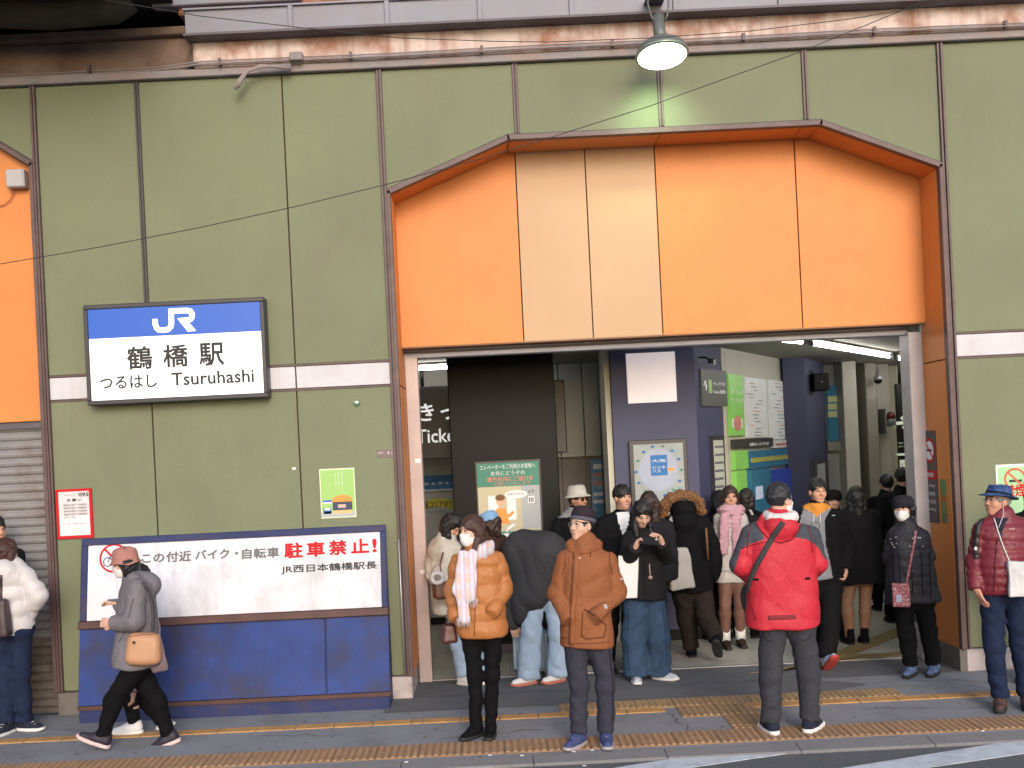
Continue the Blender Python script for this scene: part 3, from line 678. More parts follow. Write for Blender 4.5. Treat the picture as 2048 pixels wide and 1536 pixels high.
text('禁煙', PV, cm, ztop-hh*.48, hh*.05, M_white, BS, sw*.5, .01, .006)
for k, tx in enumerate(('No Smoking', '全面禁煙', '禁止吸烟', 'Smoking')):
    text(tx, PV, cm, ztop-hh*(.60+k*.085), hh*.045, M_white, BS, sw*.62, .0, .006)
GS = thing('sticker', 'narrow green sticker beside the black no smoking sign on the reveal', 'sticker', (3.9, .1, 1.7))
pslab('sheet', PV, 1880, 958, 1896, 1047, 0, .003, mat('sticker_green', (.20, .22, .06), var=.1), GS)
pslab('symbol', PV, 1882, 992, 1893, 1003, .0032, .0036, mat('sticker_orange', (.45, .10, .02), var=.05), GS)
pslab('symbol', PV, 1883, 962, 1892, 986, .0032, .0036, mat('sticker_leaf', (.12, .24, .09), var=.1), GS)
pslab('symbol', PV, 1886, 1025, 1896, 1044, .0032, .0036, mat('sticker_grey', (.16, .15, .10), var=.1), GS)
# --- junction box on the left orange panel
JB = thing('junction_box', 'small grey metal junction box with red cable on orange panel', 'box', (-4, 0, 4))
PJ = YP(-.03); pslab('housing', PJ, 10, 339, 49, 373, -.09, 0, mat('box_grey', (.40, .385, .40), rough=.5, var=.08, streak=.2), JB, b=.006)
pslab('lid', PJ, 12, 342, 46, 371.5, .0005, .005, MATS['box_grey'], JB, b=.002)
for x, y in ((14, 345), (44, 344), (15, 369), (45, 368)): pslab('screw', PJ, x-1, y-1, x+1, y+1, .0055, .008, M_alu, JB)
tube('cable', [W(30, 372, .02), W(28, 385, .04), W(20, 400, .045), W(8, 410, .05), W(-10, 414, .05)], .004, mat('cable_red', (.35, .05, .03), var=0), JB)

# ================================================================== floodlight
FL = thing('floodlight', 'lit grey floodlight hanging from the viaduct edge over the entrance', 'lamp', W(1322, 100, -.5))
M_lamp = mat('lamp_housing', (.115, .13, .125), rough=.4, var=.15)
lc = Vector(W(1324, 108, -.5))
tiltM = Matrix.Translation(lc) @ Matrix.Rotation(math.radians(-11), 4, 'X')
lathe('lamp_shade', [(.205, -.012), (.208, .004), (.202, .025), (.186, .052), (.155, .080), (.105, .100), (.056, .108), (.052, .14)], tiltM, M_lamp, FL, seg=36)
lathe('lamp_rim', [(.206, -.022), (.214, -.016), (.212, .000), (.204, -.002)], tiltM, mat('lamp_rim', (.30, .36, .30), rough=.3, metal=.5), FL, seg=36)
M_lens = mat('lamp_lens_lit', (.93, 1.0, .92), rough=.3, var=0, emit=9.0)
lathe('lens', [(.01, -.046), (.10, -.043), (.165, -.034), (.198, -.020), (.198, -.0125)], tiltM, M_lens, FL, seg=36)
nk = lc + Vector((0, .02, .12))
tube('neck', [nk, nk+Vector((0, .05, .10)), nk+Vector((0, .08, .22))], [.052, .05, .05], M_lamp, FL, 14)
box('bracket', lc.x-.075, lc.x+.075, -.47, -.20, 5.68, 5.71, M_steel_dk, FL)
for s in (-1, 1): tube('stay', [(lc.x+s*.075, -.43, 5.68), (lc.x+s*.085, -.44, 5.60), (lc.x+s*.07, -.46, 5.51), (lc.x+s*.05, -.47, 5.45)], .008, M_lamp, FL)
ld = bpy.data.lights.new('lamp_glow', 'SPOT'); ld.energy = 22; ld.color = (.62, 1.0, .55); ld.spot_size = math.radians(100); ld.spot_blend = 1.0; ld.shadow_soft_size = .08
lo = bpy.data.objects.new('lamp_glow', ld); C.objects.link(lo); lo.parent = FL; lo.matrix_parent_inverse = Matrix.Translation(-FL.location)
lo.location = lc + Vector((0, .06, -.07)); lo.rotation_euler = Vector((0, -.75, .66)).to_track_quat('Z', 'Y').to_euler()

# ================================================================== overhead wires
def wire(pts, Y, label):
    o = tube('overhead_wire', [W(x, y, Y) for x, y in pts], .0032, M_wire); tag(o, label, 'wire'); return o
wire([(-300, 575), (0, 528), (200, 494), (400, 455), (600, 411), (780, 367), (960, 318), (1110, 272), (1300, 212), (1370, 186), (1600, 104), (1860, -2), (2100, -110)], -1.0, 'thin black wire rising from the left shutter across the arch')
wire([(100, -30), (210, 0), (400, 32), (600, 55), (800, 76), (1000, 83), (1100, 84), (1300, 76), (1500, 62), (1700, 38), (1930, 0), (2100, -40)], -1.1, 'thin black wire sagging along the concrete beam')

# ================================================================== station hall
M_hwall = mat('hall_cream_wall', (.52, .50, .42), rough=.6, var=.06, vscale=1.5, dirt=(.30, .28, .23), dscale=1.5, damt=.4)
M_ceil = mat('hall_ceiling', (.30, .285, .235), rough=.8, var=.06, vscale=1.5)
M_hblack = mat('hall_black_panel', (.0035, .0035, .004), rough=.5, var=.2, spec=.2)
M_hgrey = mat('hall_grey_steel', (.26, .275, .27), rough=.45, metal=.2, var=.12, vscale=2)
M_hnavy = mat('hall_navy_paint', (.048, .052, .115), rough=.6, var=.10, vscale=2)
M_hnavy2 = mat('hall_blue_grey_paint', (.125, .13, .205), rough=.6, var=.10, vscale=2)
M_floor = mat('hall_floor_tile', (.44, .42, .36), rough=.45, var=.07, vscale=2.5, dirt=(.24, .22, .18), dscale=2, damt=.5, fleck=.04)
M_grout = mat('hall_grout', (.13, .11, .085), rough=.9, var=.1)
HY1 = 13.0
hf = sheet('hall_floor', [(-4, .60), (10, .60), (10, HY1), (-4, HY1)], M_grout, lambda y: 0.0005)
bm = bmesh.new(); bm_box(bm, .0015, .7485, .0015, .7485, -.01, .008); bev(bm, .001); me_t = bpy.data.meshes.new('floor_tile'); bm.to_mesh(me_t); bm.free(); me_t.materials.append(M_floor)
for i in range(-4, 10):
    for j in range(0, 11):
        o = bpy.data.objects.new('floor_tile', me_t); C.objects.link(o); o.parent = hf; o.location = (i*.75+.1, .64+j*.75, 0)
box('threshold_rail', -.72, 3.86, .60, .64, -.01, .012, M_alu, None)
bpy.data.objects['threshold_rail']['kind'] = 'structure'
M_strip = mat('hall_strip_ochre', (.27, .19, .075), rough=.7, var=.12, vscale=6, dirt=(.22, .18, .11), dscale=6, damt=.5, bump=.3, bscale=90)
gpoly('floor_strip', [(1600, 1334), (1680, 1300), (1797, 1255), (1850, 1230), (1860, 1241), (1805, 1270), (1700, 1312), (1640, 1338)], M_strip, .012)
gpoly('floor_strip', [(1560, 1342), (1680, 1311), (1760, 1307), (1850, 1298), (1850, 1305), (1760, 1314), (1650, 1324), (1500, 1346)], M_strip, .0165)
hall = thing('station_hall', 'dim station concourse with grey ceiling and cream walls inside the entrance', 'hall', (2, 5, 0))
box('ceiling', -4, 10, .705, HY1, 3.06, 3.2, M_ceil, hall)
box('side_wall', -4, -3.4, .605, HY1, .01, 3.06, M_hwall, hall)
box('side_wall', 9.4, 10, .605, HY1, .01, 3.06, M_hwall, hall)
box('back_wall', -3.4, 9.4, HY1-.3, HY1, .01, 3.06, M_hwall, hall)
box('inner_wall', -3.4, 1.9, 3.75, 3.95, .01, 3.06, M_hwall, hall)
box('facade_back', -9, X4-.03, .605, .70, 0, ZT+1.5, M_hwall, hall)
box('facade_back', X8+.03, 9.4, .605, .70, 0, ZT+1.5, M_hwall, hall)
box('facade_back', X4-.03, X8+.03, .705, .80, 3.21, ZT+1.5, M_hwall, hall)
box('skirting', -3.4, 1.9, 3.735, 3.749, .01, .12, M_hblack, hall)
# --- black pillar with elevator notice
BY = 1.75; PK = YP(BY)
bl, br = PK.hit(899, 850)[0], PK.hit(1113, 850)[0]
bpil = thing('black_pillar', 'wide matte black pillar inside the entrance behind the bending person', 'pillar', ((bl+br)/2, BY, 0))
box('pillar', bl, br, BY, BY+.55, .0, 3.06, M_hblack, bpil, b=.01)
box('base', bl-.01, br+.01, BY-.01, BY+.56, .0, .10, M_steel_dk, bpil, b=.004)
ev = thing('poster', 'green and cream elevator manners poster on the black pillar', 'poster', ((bl+br)/2, BY, 1.8))
PE = YP(BY-.012)
pslab('frame', PE, 950, 924, 1088, 1086, -.011, 0, M_frame, ev)
pslab('paper', PE, 953, 928, 1084, 1083, .0005, .001, mat('poster_cream', (.52, .47, .33), var=.03), ev)
s0, s1, z0, z1 = rect(PE, 953, 928, 1084, 1083)
M_pteal = mat('poster_teal', (.07, .23, .17), var=.05); M_pgrey = mat('poster_pale_grey', (.38, .40, .42), var=.04)
M_ppink = mat('poster_salmon', (.55, .22, .18), var=.05); M_skinp = mat('poster_flesh', (.62, .40, .28), var=.03)
slab('picture', PE, s0, s1, z1-.24, z1, .0012, .0018, M_pteal, ev)
slab('picture', PE, s0+(s1-s0)*.70, s1, z0+.14, z1-.241, .0012, .0018, M_pgrey, ev)
slab('picture', PE, s0, s1, z0, z0+.12, .0012, .0018, M_pteal, ev)
text('エレベーターをご利用のお客様へ', PE, (s0+s1)/2, z1-.04, .05, M_white, ev, (s1-s0)*.9, 0, .003)
text('お先にどうぞの', PE, (s0+s1)/2, z1-.105, .045, M_white, ev, (s1-s0)*.55, 0, .003)
text('優先利用にご協力を', PE, (s0+s1)/2+.02, z1-.165, .05, M_ppink, ev, (s1-s0)*.75, .02, .003)
text('お願いいたします', PE, (s0+s1)/2+.04, z1-.215, .035, M_ppink, ev, (s1-s0)*.6, 0, .003)
slab('picture', PE, s0+.10, s0+.20, z1-.56, z1-.33, .0012, .0020, M_white, ev); slab('picture', PE, s0+.29, s0+.38, z1-.58, z1-.32, .0012, .0020, M_white, ev)
poly_extrude('picture', disc_pts(s0+.225, z1-.385, .045, .052), PE, .0022, .0028, M_skinp, ev)
poly_extrude('picture', disc_pts(s0+.222, z1-.352, .050, .032), PE, .0030, .0034, mat('poster_brown', (.17, .08, .03), var=.03), ev)
poly_extrude('picture', [(s0+.14, z1-.62), (s0+.31, z1-.62), (s0+.27, z1-.46), (s0+.18, z1-.46)], PE, .0022, .0028, M_po, ev)
ribbon('picture', [(s0+.26, z1-.52), (s0+.31, z1-.54), (s0+.35, z1-.50)], .03, PE, .003, M_po, ev)
poly_extrude('picture', disc_pts(s0+.385, z1-.325, .115, .042), PE, .0022, .0028, M_white, ev)
text('お先にどうぞ。', PE, s0+.385, z1-.322, .024, M_black, ev, .18, .01, .004)
slab('picture', PE, s1-.12, s1-.055, z1-.42, z1-.35, .0022, .0028, M_white, ev); text('↓↑', PE, s1-.088, z1-.30, .035, M_black, ev, .06, .01, .004)
for k in range(3): slab('picture', PE, s1-.112+k*.018, s1-.102+k*.018, z1-.41, z1-.365, .003, .0034, M_black, ev)
for k in range(4): slab('picture', PE, s0+.17+k*.07, s0+.225+k*.07, z0+.02, z0+.10, .002, .0026, M_white, ev)
# --- hanging ticket sign
PT = YP(2.75)
ts = thing('hanging_sign', 'large black hanging sign with white ticket lettering behind the black pillar', 'sign', (-.3, 2.75, 2.6))
pslab('panel', PT, 790, 776, 1135, 905, -.12, 0, mat('hall_sign_black', (.009, .009, .0095), rough=.4, var=.15), ts, b=.01)
M_lit = mat('hall_sign_lettering', (.62, .62, .62), rough=.5, var=0, emit=.45)
ptext('きっぷうりば', PT, 833, 808, 1112, 829, M_lit, ts, bold=.018, off=.003)
ptext('Tickets', PT, 832.5, 860, 934, 882, M_lit, ts, bold=.012, off=.003)
for x in (845, 1100): tube('hanger', [W(x, 776, 2.81), (W(x, 776, 2.81)[0], 2.81, 3.06)], .02, M_hblack, ts)
# --- counter front with posters at the far left of the hall
PW = YP(3.70)
o = tag(pslab('fascia_board', PW, 800, 922, 935, 948, -.045, .02, M_hgrey), 'grey metal fascia rails under the hanging ticket sign', 'fascia')
bb = thing('banner', 'blue banner with white letters left of the black pillar', 'banner', (-.6, 3.7, 1.9))
pslab('panel', PW, 836, 952, 912, 978, -.045, .02, mat('banner_blue', (.03, .14, .30), var=.08), bb); ptext('ますます', PW, 849, 970.5, 900, 963, M_white, bb, bold=.01, off=.024)
pslab('trim', PW, 836, 980.5, 912, 979, -.045, .03, M_white, bb)
kp = thing('poster', 'pale wall poster with yellow swoosh and black lettering beside the black pillar', 'poster', (-.6, 3.7, 1.2))
pslab('paper', PW, 838, 986, 925, 1232, -.045, .01, mat('poster_dull_grey', (.30, .31, .30), var=.12, vscale=5, dirt=(.40, .22, .20), dscale=7, damt=.5), kp)
poly_extrude('picture', pxs(PW, [(840, 1018), (868, 1014), (890, 1015), (915, 1019), (915, 1002), (890, 997), (866, 998), (840, 1005)]), PW, .011, .014, mat('poster_yellow', (.50, .42, .03), var=.05), kp)
ptext('大阪コリアタウン', PW, 838, 1003, 916, 1014.5, M_black, kp, bold=.02, off=.017)
ptext('までの行き方', PW, 856, 1021, 892, 1025.5, M_greytxt, kp, bold=.01, off=.014)
# --- grey steel panels right of black pillar
pg = thing('steel_panels', 'tall brushed grey steel wall panels beside the navy pillar', 'wall panel', (1.2, 3.6, 0))
PG = YP(3.62); e0 = PG.hit(1060, 800)[0]
gsx = [PG.hit(x, 800)[0] for x in (1068, 1118, 1166, 1212)]
for a, b in zip(gsx[:-1], gsx[1:]): box('steel_panel', a+.004, b-.004, 3.62, 3.74, PG.hit(1165, 913)[1], 3.055, M_hgrey, pg, b=.004)
for a, b in zip(gsx[:-1], gsx[1:]): box('wall_panel', a+.002, b-.002, 3.64, 3.74, .01, PG.hit(1165, 915)[1]-.01, mat('hall_taupe', (.20, .175, .155), var=.1), pg, b=.003)
bp = thing('poster', 'tall narrow blue travel poster left of the navy pillar', 'poster', (1.3, 3.6, 1.8))
pslab('frame', PG, 1177, 918, 1217, 1080, -.01, .015, M_frame, bp); pslab('paper', PG, 1180.5, 919.5, 1215, 1078, .0155, .018, mat('poster_sky', (.11, .27, .46), var=.15, vscale=6, dirt=(.45, .50, .52), dscale=6, damt=.8), bp)
for y, m_ in ((928, M_white), (946, M_ppink), (963, M_ppink), (985, M_white), (1000, M_white)):
    pslab('picture', PG, 1186, y, 1208, y+(9 if y == 928 else 6), .0182, .020, m_, bp)
# --- navy pillar 1
def prism(name, foot, z0, z1, mats, parent, b=0.0):
    bm = bmesh.new(); a = [bm.verts.new((x, y, z0)) for x, y in foot]; t = [bm.verts.new((x, y, z1)) for x, y in foot]; n = len(foot)
    bm.faces.new(a[::-1]); bm.faces.new(t)
    for i in range(n):
        f = bm.faces.new((a[i], a[(i+1) % n], t[(i+1) % n], t[i])); f.material_index = min(i, len(mats)-1) if len(mats) > 1 else 0
    bmesh.ops.recalc_face_normals(bm, faces=bm.faces)
    return from_bm(name, bm, mats, parent)
NY = 2.0; PNv = YP(NY); nl, nr = PNv.hit(1226, 850)[0], PNv.hit(1394, 850)[0]
np1 = thing('navy_pillar', 'thick navy pillar carrying a blank white panel and a framed map', 'pillar', ((nl+nr)/2, NY, 0))
DPl = Plane(2.62, 2.58, .51, .86)
prism('pillar', [(nl, NY), (nr, NY), (2.62, 2.58), (2.62, 3.3), (nl, 3.3)], .0, 3.06, [M_hnavy], np1)
box('beige_trim', PNv.hit(1214, 850)[0], nl-.004, NY+.05, NY+.5, .0, 3.06, M_hwall, np1)
box('base', nl-.01, nr+.01, NY-.012, NY+.3, .0, .12, M_hblack, np1)
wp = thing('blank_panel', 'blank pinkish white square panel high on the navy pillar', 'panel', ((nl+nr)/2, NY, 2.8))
pslab('panel', PNv, 1251, 708, 1353, 803, .001, .035, mat('blank_panel_pink', (.74, .66, .68), rough=.5, var=.02, emit=.30), wp, b=.004)  # emission put into the plain panel to brighten it
wm = thing('framed_map', 'black framed tourist map poster on the navy pillar', 'poster', ((nl+nr)/2, NY, 1.8))
pslab('frame', PNv, 1256, 882, 1379, 1040, .001, .04, M_frame, wm, b=.006)
pslab('paper', PNv, 1265, 890, 1371, 1035, .0405, .043, mat('map_paper', (.33, .36, .36), var=.08, vscale=4, dirt=(.20, .34, .42), dscale=6, damt=.5), wm)
cmx = PNv.hit(1316, 938)
poly_extrude('picture', disc_pts(cmx[0]-.0, cmx[1]-.01, .20, .22, 36), PNv, .0432, .0436, mat('map_lilac', (.36, .40, .52), var=.05), wm)
pslab('picture', PNv, 1299, 911, 1334, 950, .0440, .0446, mat('map_blue', (.03, .16, .42), var=.05), wm)
ptext('大阪', PNv, 1302, 919, 1331, 924, M_white, wm, off=.0452); ptext('ビジネ\nパス', PNv, 1303, 932, 1330, 944, M_white, wm, off=.0452)
ptext('大人300円', PNv, 1297, 961, 1336, 959, M_ppink, wm, off=.0452, bold=.01); ptext('小人150', PNv, 1297, 972, 1320, 970, M_ppink, wm, off=.0452)
pslab('picture', PNv, 1333, 936, 1347, 941, .0440, .0446, M_po, wm)
for i in range(14):
    a = i*2*PI/14; cs = cmx[0]+.235*math.cos(a); cz = cmx[1]-.02+.26*math.sin(a)
    poly_extrude('picture', disc_pts(cs, cz, .02, .014, 10), PNv, .0440, .0446, MATS['map_blue'] if i % 3 else M_pteal, wm)
# side face items
PSd = Plane(nr, NY, 2.62-nr, 2.58-NY)
gsn = thing('wayfinding_sign', 'grey ticket office direction sign on the side of the navy pillar', 'sign', (2.4, 2.3, 2.6))
pslab('panel', PSd, 1398, 738, 1452, 813, .002, .02, mat('wayfinding_grey', (.085, .092, .088), rough=.5, var=.08), gsn)
ptext('↑', PSd, 1403, 760, 1411, 784, M_lit, gsn, off=.023); pslab('symbol', PSd, 1413, 760, 1421, 787, .0205, .022, M_pg, gsn)
ptext('きっぷうりば', PSd, 1423, 764, 1446, 772, M_lit, gsn, off=.023); ptext('Tickets 售票处', PSd, 1423, 780, 1448, 788, M_lit, gsn, off=.023)
ff = thing('framed_timetable', 'narrow framed white timetable on the side of the navy pillar', 'timetable', (2.4, 2.4, 1.8))
pslab('frame', PSd, 1417, 872, 1451, 1040, .002, .03, M_frame, ff); pslab('paper', PSd, 1421, 881, 1448, 1035, .0305, .032, mat('timetable_paper', (.42, .45, .42), var=.06), ff)
for y in range(892, 1000, 16): pslab('picture', PSd, 1424, y, 1438+(y*7 % 8), y+3, .0325, .033, M_greytxt, ff)
cv = thing('security_camera', 'small black security camera on the corner of the navy pillar', 'camera', W(1420, 722, 2.0))
c0 = Vector(W(1422, 722, 1.95)); tube('arm', [Vector(W(1398, 715, 2.05)), Vector(W(1412, 715, 1.97)), c0], .010, M_hblack, cv)
box('housing', c0.x-.03, c0.x+.035, c0.y-.07, c0.y+.03, c0.z-.025, c0.z+.02, M_hblack, cv, b=.006); box('lens_cap', c0.x+.005, c0.x+.03, c0.y-.085, c0.y-.0705, c0.z-.045, c0.z+.01, mat('camera_grey', (.35, .35, .32), var=0), cv)
# --- ticket machine wall
TW = thing('ticket_wall', 'diagonal ticket machine wall with fare charts and green panels', 'wall', (3.2, 3.6, 0))
tl0, tl1 = 0.0, DPl.hit(1600, 850)[0]
slab('wall', DPl, tl0-.1, tl1+.3, .0, 3.06, -.25, -.001, M_hwall, TW)
M_tgreen = mat('ticket_green', (.15, .36, .07), rough=.4, var=.05, emit=.30); M_chart = mat('fare_chart', (.46, .47, .46), rough=.5, var=.05, emit=.22)
M_tblue = mat('ticket_blue', (.03, .15, .26), rough=.4, var=.05, emit=.06); M_tyel = mat('ticket_yellow', (.45, .45, .10), rough=.4, var=.05)
def lsl(name, pl, x0, y0, x1, y1, h0, h1, m, parent):
    s0, z1 = pl.hit(x0, y0); _, z0 = pl.hit(x0, y1); s1 = pl.hit(x1, (y0+y1)/2)[0]
    return slab(name, pl, s0, s1, z0, z1, h0, h1, m, parent)
lsl('sign_panel', DPl, 1451, 748, 1482, 872, .0, .03, M_tgreen, TW)
lsl('fare_chart', DPl, 1485, 754, 1530, 876, .0, .025, M_chart, TW); lsl('fare_chart', DPl, 1533, 760, 1575, 879, .0, .025, M_chart, TW)
lsl('header_strip', DPl, 1460, 879, 1540, 898, .0, .04, mat('ticket_dark', (.03, .03, .03), var=.1), TW)
lsl('header_strip', DPl, 1540.5, 881, 1576, 896.5, .0, .042, M_white, TW)
ptext('自動きっぷ うりば', DPl, 1492, 886, 1530, 890, M_lit, TW, off=.045); ptext('精算機', DPl, 1545, 887, 1572, 891, M_red, TW, off=.046)
lsl('machine_panel', DPl, 1461, 903, 1488, 940, .0, .05, M_tgreen, TW); lsl('machine_panel', DPl, 1489, 903, 1577, 938.5, .0, .05, M_tblue, TW)
lsl('picture', DPl, 1493, 917, 1577, 926, .0505, .055, M_tyel, TW)
lsl('picture', DPl, 1458, 838, 1480, 856, .0305, .034, M_white, TW)
poly_extrude('picture', disc_pts(*DPl.hit(1469, 847), .13, .085, 20), DPl, .0345, .038, M_ppink, TW)
ptext('きっぷ', DPl, 1456, 778, 1480, 790, M_white, TW, off=.034); ptext('うりば', DPl, 1457, 796, 1480, 806, M_white, TW, off=.034)
rng = random.Random(3)
for (xa, xb) in ((1489, 1526), (1537, 1571)):
    for i in range(16):
        y = 766 + i*7; x0_ = rng.uniform(xa, xb-14); lsl('picture', DPl, x0_, y, x0_+rng.uniform(6, 14), y+1.6, .0255, .028, M_greytxt if i % 4 else M_ppink, TW)
lsl('ticket_machine', DPl, 1462, 943, 1487, 1110, .0, .06, M_tgreen, TW); lsl('ticket_machine', DPl, 1489, 941, 1532, 1110, .0, .08, M_tblue, TW); lsl('ticket_machine', DPl, 1533, 941, 1577, 1110, .0, .08, mat('ticket_deep_blue', (.015, .04, .30), var=.1, emit=.1), TW)
lsl('screen', DPl, 1497, 974, 1512, 1000, .081, .085, mat('screen_pale', (.35, .40, .52), var=.05, emit=.3), TW); lsl('screen', DPl, 1540, 972, 1556, 998, .081, .085, MATS['screen_pale'], TW)
# --- navy pillar 2
X_a, X_b = YP(4.45).hit(1571, 850)[0], YP(4.45).hit(1614, 850)[0]
p2 = thing('navy_pillar', 'navy pillar at the end of the ticket machines with a black speaker', 'pillar', (X_a, 4.45, 0))
X_c = YP(5.75).hit(1652, 850)[0]
prism('pillar', [(X_a, 4.45), (X_b, 4.45), (X_c, 5.75), (X_c-.4, 6.1), (X_a, 6.1)], .0, 3.06, [M_hnavy], p2)
spk = thing('speaker', 'black box speaker mounted on the far navy pillar', 'speaker', W(1642, 762, 4.7))
s_, e_ = W(1627, 747, 4.65), W(1660, 780, 4.65)
box('cabinet', s_[0], e_[0], 4.65, 4.95, e_[2], s_[2], M_hblack, spk, b=.01); box('badge', (s_[0]+e_[0])/2-.008, (s_[0]+e_[0])/2+.008, 4.644, 4.649, (s_[2]+e_[2])/2-.008, (s_[2]+e_[2])/2+.008, M_alu, spk)
tube('bracket', [((s_[0]+e_[0])/2-.05, 4.8, s_[2]), (X_b+.02, 4.75, s_[2]+.18)], .012, M_hblack, spk)
sf = thing('framed_timetable', 'small black framed notice on the far navy pillar', 'notice', W(1638, 940, 5.2))
PS2 = Plane(X_b, 4.45, X_c-X_b, 1.3); pslab('frame', PS2, 1625, 923, 1652, 1010, .002, .03, M_frame, sf); pslab('paper', PS2, 1629, 929, 1649, 1008, .0305, .032, M_pgrey, sf)
# --- cream bays further in
def bay(name, xa, xb, Y, m, z0=.0, depth=.5, lab=None, cat='pillar', grp=None):
    a = YP(Y).hit(xa, 850)[0]; b = YP(Y).hit(xb, 850)[0]
    o = box(name, a, b, Y, Y+depth, z0, 3.058, m, None, b=.01)
    return tag(o, lab, cat, grp)
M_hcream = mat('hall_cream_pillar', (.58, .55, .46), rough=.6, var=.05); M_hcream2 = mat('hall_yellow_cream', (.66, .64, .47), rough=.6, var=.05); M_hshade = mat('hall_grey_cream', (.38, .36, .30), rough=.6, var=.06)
bay('wall_segment', 1650, 1694, 5.9, M_hwall, lab='cream wall section carrying the blue sign and door', cat='wall')
bay('cream_pillar', 1689, 1717, 5.55, M_hcream, lab='slim cream pillar right of the blue sign', cat='pillar')
bay('dark_recess', 1715, 1740, 7.2, M_hgrey, lab='dim grey recess between two cream pillars', cat='wall')
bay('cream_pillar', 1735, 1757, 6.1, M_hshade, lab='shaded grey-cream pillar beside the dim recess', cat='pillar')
bay('cream_pillar', 1756, 1782, 6.4, M_hcream, lab='broad cream pillar behind the red siren lamp', cat='pillar')
bay('cream_pillar', 1780, 1800, 6.8, M_hcream2, lab='yellowish cream pillar beside the black arrow sign', cat='pillar')
bsn = thing('blue_sign', 'tall blue sign with pale yellow squares by the cream pillar', 'sign', W(1665, 820, 5.8))
P59 = YP(5.88); pslab('panel', P59, 1651, 772, 1684, 881, .0, .06, mat('sign_teal_blue', (.035, .17, .26), rough=.4, var=.05, emit=.10), bsn)
for y in (793, 808, 823): pslab('picture', P59, 1653, y, 1671, y+11, .0605, .065, mat('sign_pale_yellow', (.55, .55, .26), var=.03, emit=.1), bsn)
dr = thing('hall_door', 'pale grey door with frame under the blue sign', 'door', W(1672, 1000, 5.85))
pslab('frame', P59, 1652, 903, 1693, 1150, .0, .03, mat('door_grey_green', (.36, .38, .35), var=.05), dr); pslab('leaf', P59, 1657, 909, 1688, 1150, .0305, .045, mat('door_leaf', (.42, .44, .41), var=.05), dr); pslab('pane', P59, 1661, 920, 1675, 1080, .0455, .05, M_pgrey, dr); pslab('handle', P59, 1680, 1000, 1683, 1020, .0455, .07, M_alu, dr)
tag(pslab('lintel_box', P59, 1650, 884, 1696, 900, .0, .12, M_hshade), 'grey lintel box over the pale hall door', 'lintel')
P71 = YP(7.18); rs = thing('wall_sign', 'dark wall sign in the dim recess between cream pillars', 'sign', W(1727, 850, 7.1)); pslab('panel', P71, 1717, 828, 1738, 885, .0, .03, mat('recess_sign', (.05, .042, .04), var=.1), rs); ptext('出口', P71, 1720, 858, 1731, 866, M_lit, rs, off=.034); pslab('ledge', P71, 1717, 906, 1738, 909, .0, .05, M_pgrey, rs)
P52 = YP(5.3); asn = thing('exit_sign', 'tall black sign with white right arrow beyond the cream pillars', 'sign', W(1815, 850, 5.3))
pslab('panel', P52, 1793, 768, 1862, 1000, -.08, 0, MATS['hall_sign_black'], asn)
M_arrow = mat('hall_arrow_lit', (.60, .66, .52), rough=.5, var=0, emit=.25)
ribbon('symbol', pxs(P52, [(1792, 847), (1812, 845)]), .045, P52, .004, M_arrow, asn)
ribbon('symbol', pxs(P52, [(1802, 834), (1815, 845), (1806, 857)]), .045, P52, .005, M_arrow, asn)
ptext('出口', P52, 1797, 888, 1816, 884, M_arrow, asn, off=.004); ptext('Exit Check', P52, 1797, 895, 1819, 891, M_arrow, asn, off=.004)
pslab('trim', P52, 1794, 907, 1850, 909, .002, .006, M_arrow, asn); pslab('symbol', P52, 1799, 920, 1822, 955, .002, .006, M_arrow, asn); ptext('↓↑', P52, 1801, 924, 1812, 931, M_black, asn, off=.008)
sl = thing('siren_lamp', 'red siren lamp on a grey bracket on the cream pillar', 'lamp', W(1782, 830, 6.2)); sc_ = Vector(W(1782, 838, 6.15))
lathe('siren_body', [(.06, -.09), (.065, -.02), (.06, 0)], Matrix.Translation(sc_), M_hgrey, sl, 14); lathe('siren_dome', [(.062, .001), (.058, .06), (.045, .095), (.01, .105)], Matrix.Translation(sc_), mat('siren_red', (.15, .02, .025), rough=.3, var=.1), sl, 14)
box('bracket', sc_.x-.10, sc_.x-.085, 6.1, 6.42, sc_.z-.2, sc_.z+.15, M_hgrey, sl); box('bracket_arm', sc_.x-.086, sc_.x, 6.13, 6.17, sc_.z-.11, sc_.z-.09, M_hgrey, sl)
dc = thing('dome_camera', 'silver dome camera hanging from the hall ceiling', 'camera', W(1755, 765, 5.9)); dcc = Vector(W(1756, 757, 5.9))
lathe('housing', [(.02, .12), (.03, .05), (.06, .02), (.065, -.02)], Matrix.Translation(dcc), M_alu, dc, 14); lathe('dome', [(.058, -.021), (.05, -.055), (.015, -.075)], Matrix.Translation(dcc), M_hblack, dc, 14); tube('stem', [dcc+Vector((0, 0, .12)), (dcc.x, dcc.y, 3.06)], .012, M_alu, dc)
npz = tag(pslab('paper_notice', YP(6.38), 1757, 948, 1782, 985, .0, .01, M_white), 'white paper notice low on the broad cream pillar', 'notice')
